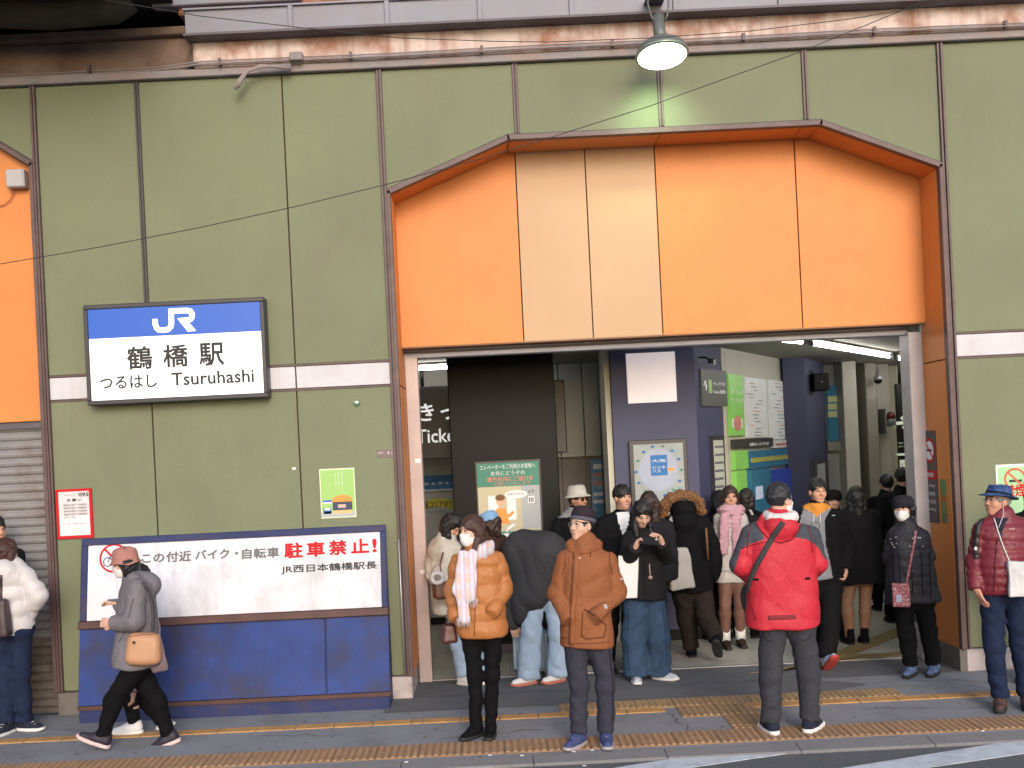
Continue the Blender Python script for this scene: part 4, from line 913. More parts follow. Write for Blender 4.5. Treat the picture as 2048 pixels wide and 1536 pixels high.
# --- ceiling lights
M_tube = mat('fluorescent_tube_lit', (1.0, .98, .95), rough=.3, var=0, emit=15.0)
def ctube(p, q, label, ext=(0, 0)):
    a, b = Vector(G(*p, 3.0)), Vector(G(*q, 3.0)); d = (b-a).normalized(); a = a-d*ext[0]; b = b+d*ext[1]
    t = thing('ceiling_light', label, 'light', (a+b)/2, 'fluorescent tubes on the hall ceiling')
    tube('tube', [a, b], .019, M_tube, t, 10); u = Vector((0, 0, .045))
    bm = bmesh.new(); n = Vector((-d.y, d.x, 0))*.045
    lo_ = [a-n+u*.8, b-n+u*.8, b+n+u*.8, a+n+u*.8]; hi_ = [Vector((v.x, v.y, 3.06)) for v in lo_]; bm_hull8(bm, lo_+hi_); bev(bm, 0); from_bm('housing', bm, M_hwall, t)
    for e_, s_ in ((a, -1), (b, 1)):
        tube('end_cap', [e_, e_+d*s_*.05, e_+d*s_*.06+Vector((0, 0, .06))], .03, M_hgrey, t, 8)
ctube((1562, 680), (1603, 684), 'short length of lit fluorescent tube at the ceiling edge by the lintel', (.7, 0))
ctube((1623, 687), (1778, 713), 'long lit fluorescent tube running into the hall')
ctube((1794, 717), (1816, 720.5), 'lit fluorescent tube beyond the long tube on the hall ceiling', (0, .8))
def lamp_at(x, y, label):
    a, b = Vector((x, y, 3.0)), Vector((x+.75, y+1.05, 3.0)); d = (b-a).normalized()
    t = thing('ceiling_light', label, 'light', (a+b)/2, 'fluorescent tubes on the hall ceiling')
    tube('tube', [a, b], .019, M_tube, t, 10); box('housing', a.x-.05, b.x+.05, a.y, b.y, 3.035, 3.06, M_hwall, t)
lamp_at(5.6, 3.6, 'lit fluorescent tube behind the right guide post inside the hall')
lamp_at(6.6, 6.6, 'lit fluorescent tube far inside the hall behind the guide post')
lamp_at(5.2, 8.6, 'lit fluorescent tube behind the cream pillars')
ctube((827, 738), (1000, 729), 'lit fluorescent tube above the hanging ticket sign', (.8, .3))
# ================================================================== people: implicit surfaces -> meshes
from mathutils.bvhtree import BVHTree
f32 = np.float32
A = lambda *v: np.array(v if len(v) > 1 else v[0], dtype=f32)
def nrm(v): v = np.asarray(v, f32); return v/(np.linalg.norm(v)+1e-9)
def smin(a, b, k):
    h = np.clip(.5+.5*(b-a)/k, 0, 1); return b*(1-h)+a*h-k*h*(1-h)
def smax(a, b, k): return -smin(-a, -b, k)
def rc(P, a, b, ra, rb, quilt=None, qa=.010, flat=None):
    a, b = A(a), A(b); ba = b-a; L2 = float(ba@ba)+1e-9
    dx, dy, dz = P[0]-a[0], P[1]-a[1], P[2]-a[2]
    t = np.clip((dx*ba[0]+dy*ba[1]+dz*ba[2])/L2, 0, 1)
    dx, dy, dz = dx-t*ba[0], dy-t*ba[1], dz-t*ba[2]
    if flat is not None:           # squash along a direction
        n, k = flat; q = (dx*n[0]+dy*n[1]+dz*n[2])*(k-1); dx, dy, dz = dx+q*n[0], dy+q*n[1], dz+q*n[2]
    d = np.sqrt(dx*dx+dy*dy+dz*dz) - (ra+t*(rb-ra))
    if quilt: d = d - qa*(np.abs(np.sin(PI*t*math.sqrt(L2)/quilt))-.6)
    return d
def ell(P, c, r, R=None):
    x, y, z = P[0]-c[0], P[1]-c[1], P[2]-c[2]
    if R is not None: x, y, z = (x*R[i][0]+y*R[i][1]+z*R[i][2] for i in range(3))
    k0 = np.sqrt((x/r[0])**2+(y/r[1])**2+(z/r[2])**2); k1 = np.sqrt((x/r[0]**2)**2+(y/r[1]**2)**2+(z/r[2]**2)**2)+1e-6
    return k0*(k0-1)/k1
def nz(P, f, s=0.0):
    x, y, z = P
    return .5*(np.sin(f*x+1.6*np.sin(f*.6*z+s)+s)*np.sin(f*.9*y+1.3*np.sin(f*.5*x+2*s)+1.1)+np.sin(f*1.05*z+1.9*np.sin(f*.7*x+s)+1.4*np.sin(f*.6*y)))
def ridge(P, f, s=0.0, tilt=.5):
    x, y, z = P
    return 1-2*np.abs(np.sin(f*(z+tilt*x+.3*y)+1.8*nz(P, f*.55, s)+s))
def nets(fn, lo, hi, res):
    lo, hi = A(lo), A(hi); n = np.maximum(((hi-lo)/res).astype(int)+2, 4)
    ax = [lo[i]+res*np.arange(n[i], dtype=f32) for i in range(3)]
    P = [np.broadcast_to(g, tuple(n)) for g in np.meshgrid(*ax, indexing='ij', sparse=True)]
    d = np.asarray(fn(P), f32)
    d = np.where(np.abs(d) < 1e-6, f32(1e-6), d)
    s = d < 0
    for sl in ((0, slice(None), slice(None)), (-1, slice(None), slice(None)), (slice(None), 0, slice(None)), (slice(None), -1, slice(None)), (slice(None), slice(None), 0), (slice(None), slice(None), -1)):
        s[sl] = False; d[sl] = np.abs(d[sl])+1e-5
    offs = [(i, j, k) for i in (0, 1) for j in (0, 1) for k in (0, 1)]
    cnt = sum(s[o[0]:n[0]-1+o[0], o[1]:n[1]-1+o[1], o[2]:n[2]-1+o[2]].astype(np.int8) for o in offs)
    act = (cnt > 0) & (cnt < 8); I = np.argwhere(act)
    if len(I) == 0: return np.zeros((0, 3), f32), np.zeros((0, 4), int)
    cv = np.stack([d[I[:, 0]+o[0], I[:, 1]+o[1], I[:, 2]+o[2]] for o in offs], 1)
    acc = np.zeros((len(I), 3), f32); c = np.zeros(len(I), f32)
    for a in range(8):
        for b in range(a+1, 8):
            if sum(abs(offs[a][q]-offs[b][q]) for q in range(3)) != 1: continue
            m = (cv[:, a] < 0) != (cv[:, b] < 0)
            t = cv[:, a]/np.where(m, cv[:, a]-cv[:, b], 1)
            p = A(offs[a])[None]+t[:, None]*(A(offs[b])-A(offs[a]))[None]
            acc += np.where(m[:, None], p, 0); c += m
    V = lo+res*(I+acc/c[:, None])
    idx = -np.ones(act.shape, np.int64); idx[act] = np.arange(len(I))
    Q = []
    for axs in range(3):
        o1, o2 = [(1, 2), (2, 0), (0, 1)][axs]
        sl0 = [slice(None)]*3; sl1 = [slice(None)]*3; sl0[axs] = slice(0, -1); sl1[axs] = slice(1, None)
        ch = s[tuple(sl0)] != s[tuple(sl1)]; E_ = np.argwhere(ch)
        if len(E_) == 0: continue
        ins = s[tuple(sl0)][ch]
        u = np.zeros(3, int); u[o1] = 1; v = np.zeros(3, int); v[o2] = 1
        g = lambda e: idx[e[:, 0], e[:, 1], e[:, 2]]
        q = np.stack([g(E_-u-v), g(E_-v), g(E_), g(E_-u)], 1)
        q[~ins] = q[~ins][:, ::-1]; Q.append(q)
    return V.astype(f32), np.concatenate(Q)
def np_mesh(name, V, Q, mats, parent, paint=None, smooth=True, kind=None):
    me = bpy.data.meshes.new(name); n = len(V); m = len(Q)
    me.vertices.add(n); me.vertices.foreach_set('co', V.astype(f32).ravel())
    me.loops.add(m*4); me.loops.foreach_set('vertex_index', Q.astype(np.int32).ravel())
    me.polygons.add(m); me.polygons.foreach_set('loop_start', np.arange(m, dtype=np.int32)*4)
    me.polygons.foreach_set('use_smooth', np.full(m, smooth))
    if paint is not None:
        me.polygons.foreach_set('material_index', paint.astype(np.int32))
    me.update(calc_edges=True)
    return link(name, me, parent, mats, kind)
def sdf_obj(name, fn, pts, pad, res, mats, parent, paint=None):
    pts = np.array(pts, f32); V, Q = nets(fn, pts.min(0)-pad, pts.max(0)+pad, res)
    pi = None
    if paint:
        cen = V[Q].mean(1).T; pi = np.zeros(len(Q), int)
        for i, pf in enumerate(paint): pi[pf(cen)] = i+1
    o = np_mesh(name, V, Q, mats, parent, pi); o['_'] = 0; del o['_']
    o_data[o.name] = (V, Q); return o
o_data = {}
def bvh_of(objs):
    V, F, k = [], [], 0
    for o in objs:
        v, q = o_data[o.name]; V += v.tolist(); F += (q+k).tolist(); k += len(v)
    return BVHTree.FromPolygons(V, F)
def project(bvh, px, py, off=.004):
    d = Vector((KX(px, py), 1.0, -KZ(px, py))).normalized(); o = Vector((0, CAMY, CAMZ))
    h, n, i, t = bvh.ray_cast(o, d)
    if h is None: return None, None
    if n.dot(d) > 0: n = -n
    return h + n*off, n
def on_path(name, bvh, pts, r, m, parent, flat=None, seg=6, off=.003, sub=4, fall=None):
    """tube or band following the surface seen at the given picture points"""
    P = []; N_ = []
    for a, b in zip(pts[:-1], pts[1:]):
        for t in np.linspace(0, 1, sub, endpoint=False): 
            h, n = project(bvh, a[0]+(b[0]-a[0])*t, a[1]+(b[1]-a[1])*t, off)
            if h is not None: P.append(h); N_.append(n)
    h, n = project(bvh, *pts[-1], off)
    if h is not None: P.append(h); N_.append(n)
    if len(P) < 2: return None
    if flat is None: return tube(name, P, r, m, parent, seg)
    bm = bmesh.new(); rows = []
    for i, p in enumerate(P):
        d = (P[min(i+1, len(P)-1)]-P[max(i-1, 0)]).normalized(); s = d.cross(N_[i]).normalized()*flat; u = N_[i]*r
        rows.append([bm.verts.new(q) for q in (p-s-u, p+s-u, p+s*.9+u, p-s*.9+u)])
    for i in range(len(rows)-1):
        for k in range(4): bm.faces.new((rows[i][k], rows[i][(k+1) % 4], rows[i+1][(k+1) % 4], rows[i+1][k]))
    bm.faces.new(rows[0][::-1]); bm.faces.new(rows[-1]); bmesh.ops.recalc_face_normals(bm, faces=bm.faces)
    return from_bm(name, bm, m, parent, smooth=True)
def on_spot(name, bvh, px, py, r, m, parent, thick=.004, sq=None):
    h, n = project(bvh, px, py, 0)
    if h is None: return None
    M_ = Matrix.Translation(h) @ n.to_track_quat('Z', 'Y').to_matrix().to_4x4()
    if sq:
        bm = bmesh.new(); bm_box(bm, -sq[0], sq[0], -sq[1], sq[1], -.004, thick); bmesh.ops.transform(bm, matrix=M_, verts=bm.verts); bev(bm, .001); return from_bm(name, bm, m, parent)
    return lathe(name, [(r, -.003), (r, thick*.6), (r*.6, thick)], M_, m, parent, 12)

# ---------------- cloth, skin, hair
def cloth(name, col, rough=.85, var=.10, bump=.25, bscale=220, vscale=14, spec=.2, fold=.22, **k):
    return mat(name, col, rough=rough, var=var, vscale=vscale, bump=bump, bscale=bscale, spec=spec, fold=fold, **k)
def skin(name, col): return mat(name, col, rough=.55, var=.06, vscale=30, spec=.35)
SKIN_F = skin('skin_light', (.60, .36, .27)); SKIN_M = skin('skin_warm', (.52, .28, .19)); SKIN_R = skin('skin_ruddy', (.55, .27, .19)); SKIN_T = skin('skin_tan', (.38, .19, .12))
def hairmat(name, col):
    m = mat(name, col, rough=.40, var=0, bump=0, spec=.4); nt = m.node_tree; N, L = nt.nodes, nt.links; b = N['Principled BSDF']
    geo = N.new('ShaderNodeNewGeometry'); mp = N.new('ShaderNodeMapping'); mp.inputs['Scale'].default_value = (190, 190, 14); L.new(geo.outputs['Position'], mp.inputs[0])
    n = N.new('ShaderNodeTexNoise'); n.inputs['Scale'].default_value = 1.0; n.inputs['Detail'].default_value = 3; n.inputs['Distortion'].default_value = .8; L.new(mp.outputs[0], n.inputs['Vector'])
    mx = N.new('ShaderNodeMix'); mx.data_type = 'RGBA'; mx.inputs[6].default_value = (*[c*.55 for c in col], 1); mx.inputs[7].default_value = (*[c*1.7 for c in col], 1); L.new(n.outputs['Fac'], mx.inputs[0]); L.new(mx.outputs[2], b.inputs['Base Color'])
    bp = N.new('ShaderNodeBump'); bp.inputs['Strength'].default_value = .6; bp.inputs['Distance'].default_value = .01; L.new(n.outputs['Fac'], bp.inputs['Height']); L.new(bp.outputs[0], b.inputs['Normal']); return m
HAIR_K = hairmat('hair_black', (.010, .009, .010)); HAIR_B = hairmat('hair_dark_brown', (.030, .016, .013)); HAIR_G = hairmat('hair_greying', (.05, .05, .058))
HAIR_R = hairmat('hair_reddish_brown', (.050, .022, .018))
M_lip = mat('lips', (.42, .13, .11), rough=.5, var=0); M_iris = mat('eye_dark', (.015, .010, .009), rough=.25, var=0); M_eyew = mat('eye_white', (.55, .50, .48), rough=.3, var=0)
M_mask = mat('face_mask_white', (.72, .70, .70), rough=.8, var=.03, bump=.1, bscale=120)

def frame(yaw, pitch=0.0, roll=0.0):
    y, p = math.radians(yaw), math.radians(pitch)
    f = A(math.sin(y)*math.cos(p), -math.cos(y)*math.cos(p), math.sin(p))
    r = nrm(np.cross(A(0, 0, 1), f)); u = np.cross(f, r)
    if roll:
        a = math.radians(roll); r, u = r*math.cos(a)+u*math.sin(a), u*math.cos(a)-r*math.sin(a)
    return r, f, u
def loc(P, o, fr, s=1.0):
    r, f, u = fr; x, y, z = P[0]-o[0], P[1]-o[1], P[2]-o[2]
    return [(x*a[0]+y*a[1]+z*a[2])/s for a in (r, f, u)]
def glob(o, fr, v, s=1.0): return A(o)+(fr[0]*v[0]+fr[1]*v[1]+fr[2]*v[2])*s
def M4(o, fr, s=1.0):
    m = Matrix.Identity(4)
    for i in range(3):
        for j in range(3): m[i][j] = float(fr[j][i])*s
        m[i][3] = float(o[i])
    return m
def head_sdf(Q, female=False):
    d = ell(Q, (0, -.010, .035), (.076, .096, .093))
    d = smin(d, ell(Q, (0, .022, -.040), (.061 if not female else .058, .066, .078)), .035)
    d = smin(d, ell(Q, (0, .056, -.092), (.026, .022, .022)), .030)
    for s in (-1, 1):
        d = smin(d, ell(Q, (s*.036, .050, -.022), (.030, .030, .032)), .02)
        d = smin(d, ell(Q, (s*.077, -.008, -.004), (.010, .020, .032)), .006)
        d = smax(d, -ell(Q, (s*.031, .099, .012), (.019, .016, .011)), .012)
    d = smin(d, rc(Q, (-.032, .077, .030), (.032, .077, .030), .010, .010), .016)
    d = smin(d, rc(Q, (0, .083, .020), (0, .103, -.022), .0075, .0125), .012)
    for s in (-1, 1): d = smin(d, ell(Q, (s*.010, .094, -.025), (.009, .010, .008)), .006)
    d = smin(d, rc(Q, (-.017, .079, -.056), (.017, .079, -.056), .0075, .0075), .008)
    d = smin(d, rc(Q, (-.014, .078, -.067), (.014, .078, -.067), .0075, .0075), .007)
    return d
def make_head(P_, hc, fr, hs, nk, skinm, res, female=False):
    def fn(P):
        d = head_sdf(loc(P, hc, fr, hs), female)*hs
        b = glob(hc, fr, (0, -.022, -.07), hs)
        return smin(d, rc(P, b, nk, .052*hs, .058*hs), .025)
    pts = [glob(hc, fr, v, hs) for v in ((-.1, -.12, -.13), (.1, .12, .14), (.1, -.12, .14), (-.1, .12, -.13), (.1, .12, -.13), (-.1, -.12, .14))]+[A(nk)]
    pts = np.array(pts); return nets(fn, pts.min(0)-.03, pts.max(0)+.03, res)
def face_parts(root, hc, fr, hs, brow=True, lips=True, eyes=True, bm_col=HAIR_K):
    for s in (-1, 1):
        if eyes:
            c = glob(hc, fr, (s*.031, .0835, .011), hs)
            bm = bmesh.new(); bmesh.ops.create_uvsphere(bm, u_segments=10, v_segments=6, radius=1.0, matrix=M4(c, fr, hs) @ Matrix.Diagonal((.0145, .006, .0055, 1)))
            e = from_bm('eye', bm, M_eyew, root, smooth=True)
            c2 = glob(hc, fr, (s*.031, .0868, .0115), hs)
            bm = bmesh.new(); bmesh.ops.create_uvsphere(bm, u_segments=8, v_segments=6, radius=1.0, matrix=M4(c2, fr, hs) @ Matrix.Diagonal((.0068, .004, .0055, 1)))
            from_bm('iris', bm, M_iris, e, smooth=True)
            tube('eyelid', [glob(hc, fr, v, hs) for v in ((s*.015, .088, .0125), (s*.024, .0905, .0178), (s*.035, .0890, .0180), (s*.047, .083, .0125))], .0022*hs, M_iris, e, 5)
        if brow:
            tube('eyebrow', [Vector(glob(hc, fr, v, hs)) for v in ((s*.014, .0895, .0335), (s*.030, .0890, .0385), (s*.052, .0765, .0330))], [.0032*hs, .0036*hs, .0018*hs], bm_col, root, 5)
    if lips:
        tube('lips', [Vector(glob(hc, fr, v, hs)) for v in ((-.023, .0775, -.0615), (-.010, .0865, -.0605), (0, .0885, -.0615), (.010, .0865, -.0605), (.023, .0775, -.0615))], [.002*hs, .0050*hs, .0055*hs, .0050*hs, .002*hs], M_lip, root, 6)
def make_hair(root, hc, fr, hs, style, m, res, length=.30, down=None, part=0.0, seed=0.0, cap=False, gfr=None):
    """style: short, bob, long, back (long seen from behind)"""
    dn = A(0, 0, -1)
    def strands(Q, P): return .0035*np.sin(70*Q[0]+9*np.sin(9*Q[2]+seed))*np.sin(60*Q[1]+7*np.sin(8*Q[2])) + .006*nz(P, 30, seed) + .004*nz(P, 95, seed+2)
    def fn(P):
        Q = loc(P, hc, fr, hs)
        d = ell(Q, (0, -.014, .042), (.089, .109, .105))
        hl = .010*nz(P, 75, seed+1)+.006*nz(P, 150, seed)
        if style == 'short':
            d = smax(d, -(Q[2]+.075+.25*Q[1]), .012)
            d = smax(d, -ell(Q, (0, .108, -.048), (.078, .086, .104))+hl, .008)
            for s in (-1, 1): d = smax(d, -ell(Q, (s*.085, .012, -.025), (.024, .040, .042)), .008)
        elif style == 'fringe':
            d = smax(d, -(Q[2]+.070+.2*Q[1]), .012)
            d = smax(d, -ell(Q, (0, .112, -.066), (.078, .083, .098))+hl, .006)
            for s in (-1, 1): d = smax(d, -ell(Q, (s*.085, .012, -.030), (.024, .036, .040)), .008)
        else:
            L = length; Q0 = Q; Q = loc(P, hc, gfr, hs) if gfr is not None else Q
            for s in (-1, 1):
                yb = -.045 if style == 'bob' and cap else .0
                d = smin(d, rc(Q, (s*.068, -.010+yb, .03), (s*.070, .006+yb, -min(.12, L)), .028, .024), .03)
                d = smin(d, rc(Q, (s*.072, -.030, 0), (s*.070, -.050, -L*.6), .045, .036), .03)
                if style == 'long':
                    d = smin(d, rc(Q, (s*.070, .008, -.10), (s*.072, .080, -L), .027, .019), .022)
            d = smin(d, rc(Q, (0, -.060, .02), (0, -.085, -L*.85), .075, .045), .04)
            Q = Q0
            d = smax(d, -ell(Q, (part, .108, -.060), (.063, .084, .118))+hl*.5, .010)
        if cap: d = smax(d, Q[2]-.035, .01)
        return (d + strands(Q, P)*(1.0 if style != 'short' else .9))*hs
    L = length if style not in ('short', 'fringe') else .1
    pts = [glob(hc, fr, v, hs) for v in ((-.12, -.14, -L-.02), (.12, .13, .15), (.12, -.14, .15), (-.12, .13, .15), (-.12, .13, -L), (.12, -.14, -L-.02))]
    return sdf_obj('hair', fn, pts, .03, res, m, root)
def make_mask(root, hc, fr, hs, res, m=M_mask):
    def fn(P):
        Q = loc(P, hc, fr, hs); d = head_sdf(Q)-.006
        d = smin(d, ell(Q, (0, .075, -.055), (.038, .036, .048)), .02)
        c = np.maximum.reduce([np.abs(Q[0])-.064, Q[2]+.012-.10*(Q[1]-.09)*0-.0, -(Q[2]+.118), -(Q[1]-.012)])
        return smax(d, c, .006)*hs
    pts = [glob(hc, fr, v, hs) for v in ((-.08, 0, -.13), (.08, .13, 0), (-.08, .13, 0), (.08, 0, -.13), (.08, .13, -.13), (-.08, 0, 0))]
    o = sdf_obj('face_mask', fn, pts, .02, res, m, root)
    for s in (-1, 1):
        tube('ear_loop', [Vector(glob(hc, fr, v, hs)) for v in ((s*.064, .045, -.025), (s*.080, .010, .012), (s*.082, -.012, .010))], .0018, m, o, 5)
    return o
def make_hand(P_wr, d, pn, length, curl, thumb_side, res):
    """returns V,Q: palm, four unequal fingers with two bends and a thumb on the side of the palm"""
    d, pn = nrm(d), nrm(pn); pn = nrm(pn-d*float(d@pn)); s = np.cross(d, pn)*thumb_side; k = length/.185
    prim = []; w = A(P_wr)
    palm_c = w+d*.050*k
    bones = []
    for i, (off, L) in enumerate(((.030, .072), (.010, .080), (-.010, .075), (-.029, .060))):
        a = w+d*.088*k+s*off*k; ang = curl*(1+.12*i)
        d1 = d*math.cos(ang*.6)+pn*math.sin(ang*.6); b = a+d1*L*.5*k
        d2 = d*math.cos(ang*1.5)+pn*math.sin(ang*1.5); c = b+d2*L*.5*k
        bones += [(a-d*.02*k, b, .0095*k, .0088*k), (b, c, .0088*k, .0070*k)]
    ta = w+d*.028*k+s*.030*k; tb = w+d*.062*k+s*.052*k+pn*.010*k; tc = w+d*.092*k+s*.046*k+pn*.028*k
    bones += [(ta, tb, .0125*k, .0105*k), (tb, tc, .0105*k, .0085*k)]
    def fn(P):
        q = ell(P, palm_c, (.046*k, .044*k, .017*k), (d/1.0, s, pn))
        q = smin(q, rc(P, w-d*.03*k, w+d*.03*k, .026*k, .024*k), .02)
        for a, b, ra, rb in bones: q = smin(q, rc(P, a, b, ra, rb), .006)
        return q
    pts = np.array([w-d*.04]+[x for a, b, _, _ in bones for x in (a, b)])
    return nets(fn, pts.min(0)-.035, pts.max(0)+.035, res)
def make_shoe(root, ankle, yaw, pitch, m_up, m_sole, L=.265, boot=0.0, res=.0065, sole_h=.028, name='shoe', accent=None, roll=0.0):
    fr = frame(yaw, pitch, roll); k = L/.265
    o = A(ankle)-fr[2]*.085
    def up(P):
        Q = loc(P, o, fr)
        d = rc(Q, (0, -.030*k, .052), (0, .045*k, .052), .041*k, .040*k)
        d = smin(d, rc(Q, (0, .03*k, .046), (0, .150*k, .030), .040*k, .030*k), .03)
        d = smin(d, rc(Q, (0, -.028*k, .05), (0, -.024*k, .105+boot), .039*k, .041*k), .02)
        d = smax(d, Q[2]-.105-boot, .01)
        return smax(d, sole_h-.004-Q[2], .004)
    def so(P):
        Q = loc(P, o, fr); t = np.clip((Q[1]+.040*k)/(.195*k), 0, 1)
        r = (.040+.008*np.sin(PI*np.clip(t*1.05, 0, 1)))*k
        d2 = np.sqrt(Q[0]**2+(Q[1]+.040*k-t*.195*k)**2)-r
        spring = .012*np.clip((Q[1]-.12*k)/(.06*k), 0, 1)**2
        dz = np.maximum(spring-Q[2], Q[2]-sole_h-spring*.5)
        return smax(d2, dz, .006)
    pts = [glob(o, fr, v) for v in ((-.06, -.09*k, 0), (.06, .21*k, .12+boot), (-.06, .21*k, 0), (.06, -.09*k, .12+boot), (.06, .21*k, 0), (-.06, -.09*k, .12+boot), (-.06, .21*k, .12), (.06, -.09*k, 0))]
    u = sdf_obj(name, up, pts, .01, res, m_up, root); s = sdf_obj('sole', so, pts, .01, res, m_sole, u)
    if accent is not None:
        for i in range(3):
            y = .055+.028*i; z = .090-.013*i
            tube('lace', [Vector(glob(o, fr, v)) for v in ((-.022*k, y*k, z-.006), (0, (y+.006)*k, z), (.022*k, y*k, z-.006))], .0035, accent, u, 5)
    return u
def person(lab, D, foot, top, yaw, J=None, hyaw=None, hpitch=0, hroll=0, skinm=SKIN_F, res=.012, hres=.0055, female=False, group=None,
           coat=None, legs=None, shoes=None, hair=None, mask=False, face=True, hands=None, hs=None, headc=None, brow=True, lips=True, bare=False, feet=None):
    Y0 = D+CAMY; g = W(foot[0], foot[1], Y0); g = A(g[0], Y0, gz(Y0)); J = dict(J or {})
    tp_ = A(W(top[0], top[1], Y0)); H = float(tp_[2]-g[2]); k = H/1.70
    hs = hs or .895*(k**.5)
    root = thing('person', lab, 'person', tuple(float(v) for v in g), group)
    sy = math.radians(yaw); sv = A(math.cos(sy), math.sin(sy), 0)
    if sv[0] < -1e-3: sv = -sv
    fwd = A(math.sin(sy), -math.cos(sy), 0)
    def cx(z): t = z/H; return A(g[0]+(tp_[0]-g[0])*t, Y0, g[2]+z)
    up = A(0, 0, 1)
    hfr = frame(yaw if hyaw is None else hyaw, hpitch, hroll)
    JJ = {}
    def jp(n, dflt):
        v = J.get(n)
        JJ[n] = A(dflt) if v is None else A(W(v[0], v[1], Y0+(v[2] if len(v) > 2 else 0)))
    if 'head' in J: jp('head', None)
    else: JJ['head'] = tp_-hfr[2]*.128*hs
    for s, n in ((-1, 'L'), (1, 'R')):
        jp('sh'+n, cx(1.375*k)+sv*s*.175*k); jp('el'+n, cx(1.10*k)+sv*s*.225*k-fwd*.02); jp('wr'+n, cx(.86*k)+sv*s*.235*k+fwd*.05)
        jp('hip'+n, cx(.88*k)+sv*s*.085*k); jp('kn'+n, cx(.47*k)+sv*s*.095*k+fwd*.01); jp('an'+n, cx(.085)+sv*s*.10*k-fwd*.03)
    for n in 'LR':
        if not (shoes or {}).get(n+'lift'): JJ['an'+n][2] = gz(float(JJ['an'+n][1]))+.085
    mid = (JJ['shL']+JJ['shR'])/2; jp('neck', mid+up*.055*k); pel = (JJ['hipL']+JJ['hipR'])/2
    JJ['mid'], JJ['pel'] = mid, pel
    cdir = nrm(JJ['shR']-JJ['shL'])
    # --- body: head, neck, hidden trunk and limbs, hands in one mesh
    V, Q = make_head(None, JJ['head'], hfr, hs, JJ['neck']-up*.03, skinm, hres, female)
    def inner(P):
        d = rc(P, JJ['shL']*.75+mid*.25, JJ['shR']*.75+mid*.25, .055, .055)
        d = smin(d, rc(P, mid-up*.06, pel+up*.10, .080, .075), .06); d = smin(d, rc(P, mid-up*.05, JJ['neck'], .06, .05), .04)
        for n in 'LR':
            d = smin(d, rc(P, JJ['sh'+n], JJ['el'+n], .040, .034), .03)
            we = JJ['wr'+n] if n in (hands or {}) else JJ['el'+n]*.45+JJ['wr'+n]*.55
            d = smin(d, rc(P, JJ['el'+n], we, .034, .025), .02)
            r = (.052, .040, .032) if not bare else (.078, .054, .042)
            d = smin(d, rc(P, JJ['hip'+n], JJ['kn'+n], r[0], r[1]), .04)
            c = JJ['kn'+n]*.7+JJ['an'+n]*.3 - fwd*.01
            d = smin(d, rc(P, JJ['kn'+n], c, r[1], r[1]*1.05), .02); d = smin(d, rc(P, c, JJ['an'+n], r[1]*1.05, r[2]), .02)
        return d
    allp = np.array([JJ[n] for n in JJ if n != 'head'])
    V2, Q2 = nets(inner, allp.min(0)-.1, allp.max(0)+.1, .020 if not bare else .012)
    Vs, Qs = [V, V2], [Q, Q2+len(V)]; n0 = len(V)+len(V2)
    for n, hd in (hands or {}).items():
        w = JJ['wr'+n]; dd = nrm(hd['d']) if 'd' in hd else nrm(w-JJ['el'+n])
        v, q = make_hand(w, dd, hd.get('pn', fwd), .178*k**.5*hd.get('s', 1), hd.get('curl', .5), hd.get('thumb', 1), .0055)
        Vs.append(v); Qs.append(q+n0); n0 += len(v)
    V, Q = np.concatenate(Vs), np.concatenate(Qs)
    body = np_mesh('body', V, Q, skinm, root); o_data[body.name] = (V, Q)
    out = dict(root=root, J=JJ, hfr=hfr, hs=hs, k=k, fwd=fwd, sv=sv, Y0=Y0, body=body, g=g)
    if face: face_parts(root, JJ['head'], hfr, hs, brow, lips and not mask)
    if mask: make_mask(root, JJ['head'], hfr, hs, hres)
    if hair: out['hair'] = make_hair(root, JJ['head'], hfr, hs, res=hres, gfr=frame(yaw if hyaw is None else hyaw, hpitch*.15, 0), **hair)
    # --- upper garment
    if coat:
        c = dict(w=.46, r=.108, rh=.118, hw=.085, arm=(.066, .058, .048), wr=.007, wf=22, quilt=None, qa=.011, collar=.075, ch=.03, hood=None, name='jacket', seed=len(o_data)*.37, k=.006, hem=None, waist=None, belly=0.0)
        c.update(coat)
        hemc = A(W(c['hem'][0], c['hem'][1], Y0+(c['hem'][2] if len(c['hem']) > 2 else 0))) if c['hem'] else pel-up*.05
        tops = {n: mid+(JJ['sh'+n]-mid)*c['w']-up*.055 for n in 'LR'}; hdir = nrm(JJ['hipR']-JJ['hipL']) if np.linalg.norm(JJ['hipR']-JJ['hipL']) > .05 else sv
        if c.get('hdir') is not None: hdir = nrm(c['hdir'])
        hems = {'L': hemc-hdir*c['hw'], 'R': hemc+hdir*c['hw']}
        axis = nrm(mid-hemc); qs = c['quilt']
        def fn(P):
            d = rc(P, mid+(JJ['shL']-mid)*.80-up*.01, mid+(JJ['shR']-mid)*.80-up*.01, c['arm'][0]*.95, c['arm'][0]*.95)
            b = smin(rc(P, tops['L'], hems['L'], c['r'], c['rh']), rc(P, tops['R'], hems['R'], c['r'], c['rh']), .06)
            b = smin(b, rc(P, mid-up*.06, hemc, c['r']*1.02, c['rh']*1.02), .06)
            if c['belly']: b = smin(b, ell(P, (mid*.35+hemc*.65)+fwd*c['belly'], (.15, .13, .2)), .08)
            d = smin(d, b, .06)
            if qs:
                t = (P[0]-hemc[0])*axis[0]+(P[1]-hemc[1])*axis[1]+(P[2]-hemc[2])*axis[2]
                d = d - c['qa']*(np.abs(np.sin(PI*t/qs+.35*nz(P, 7, c['seed'])))-.6)
            d = smin(d, rc(P, mid-up*.01, JJ['neck']+up*c['ch'], c['collar']*1.15, c['collar']), .03)
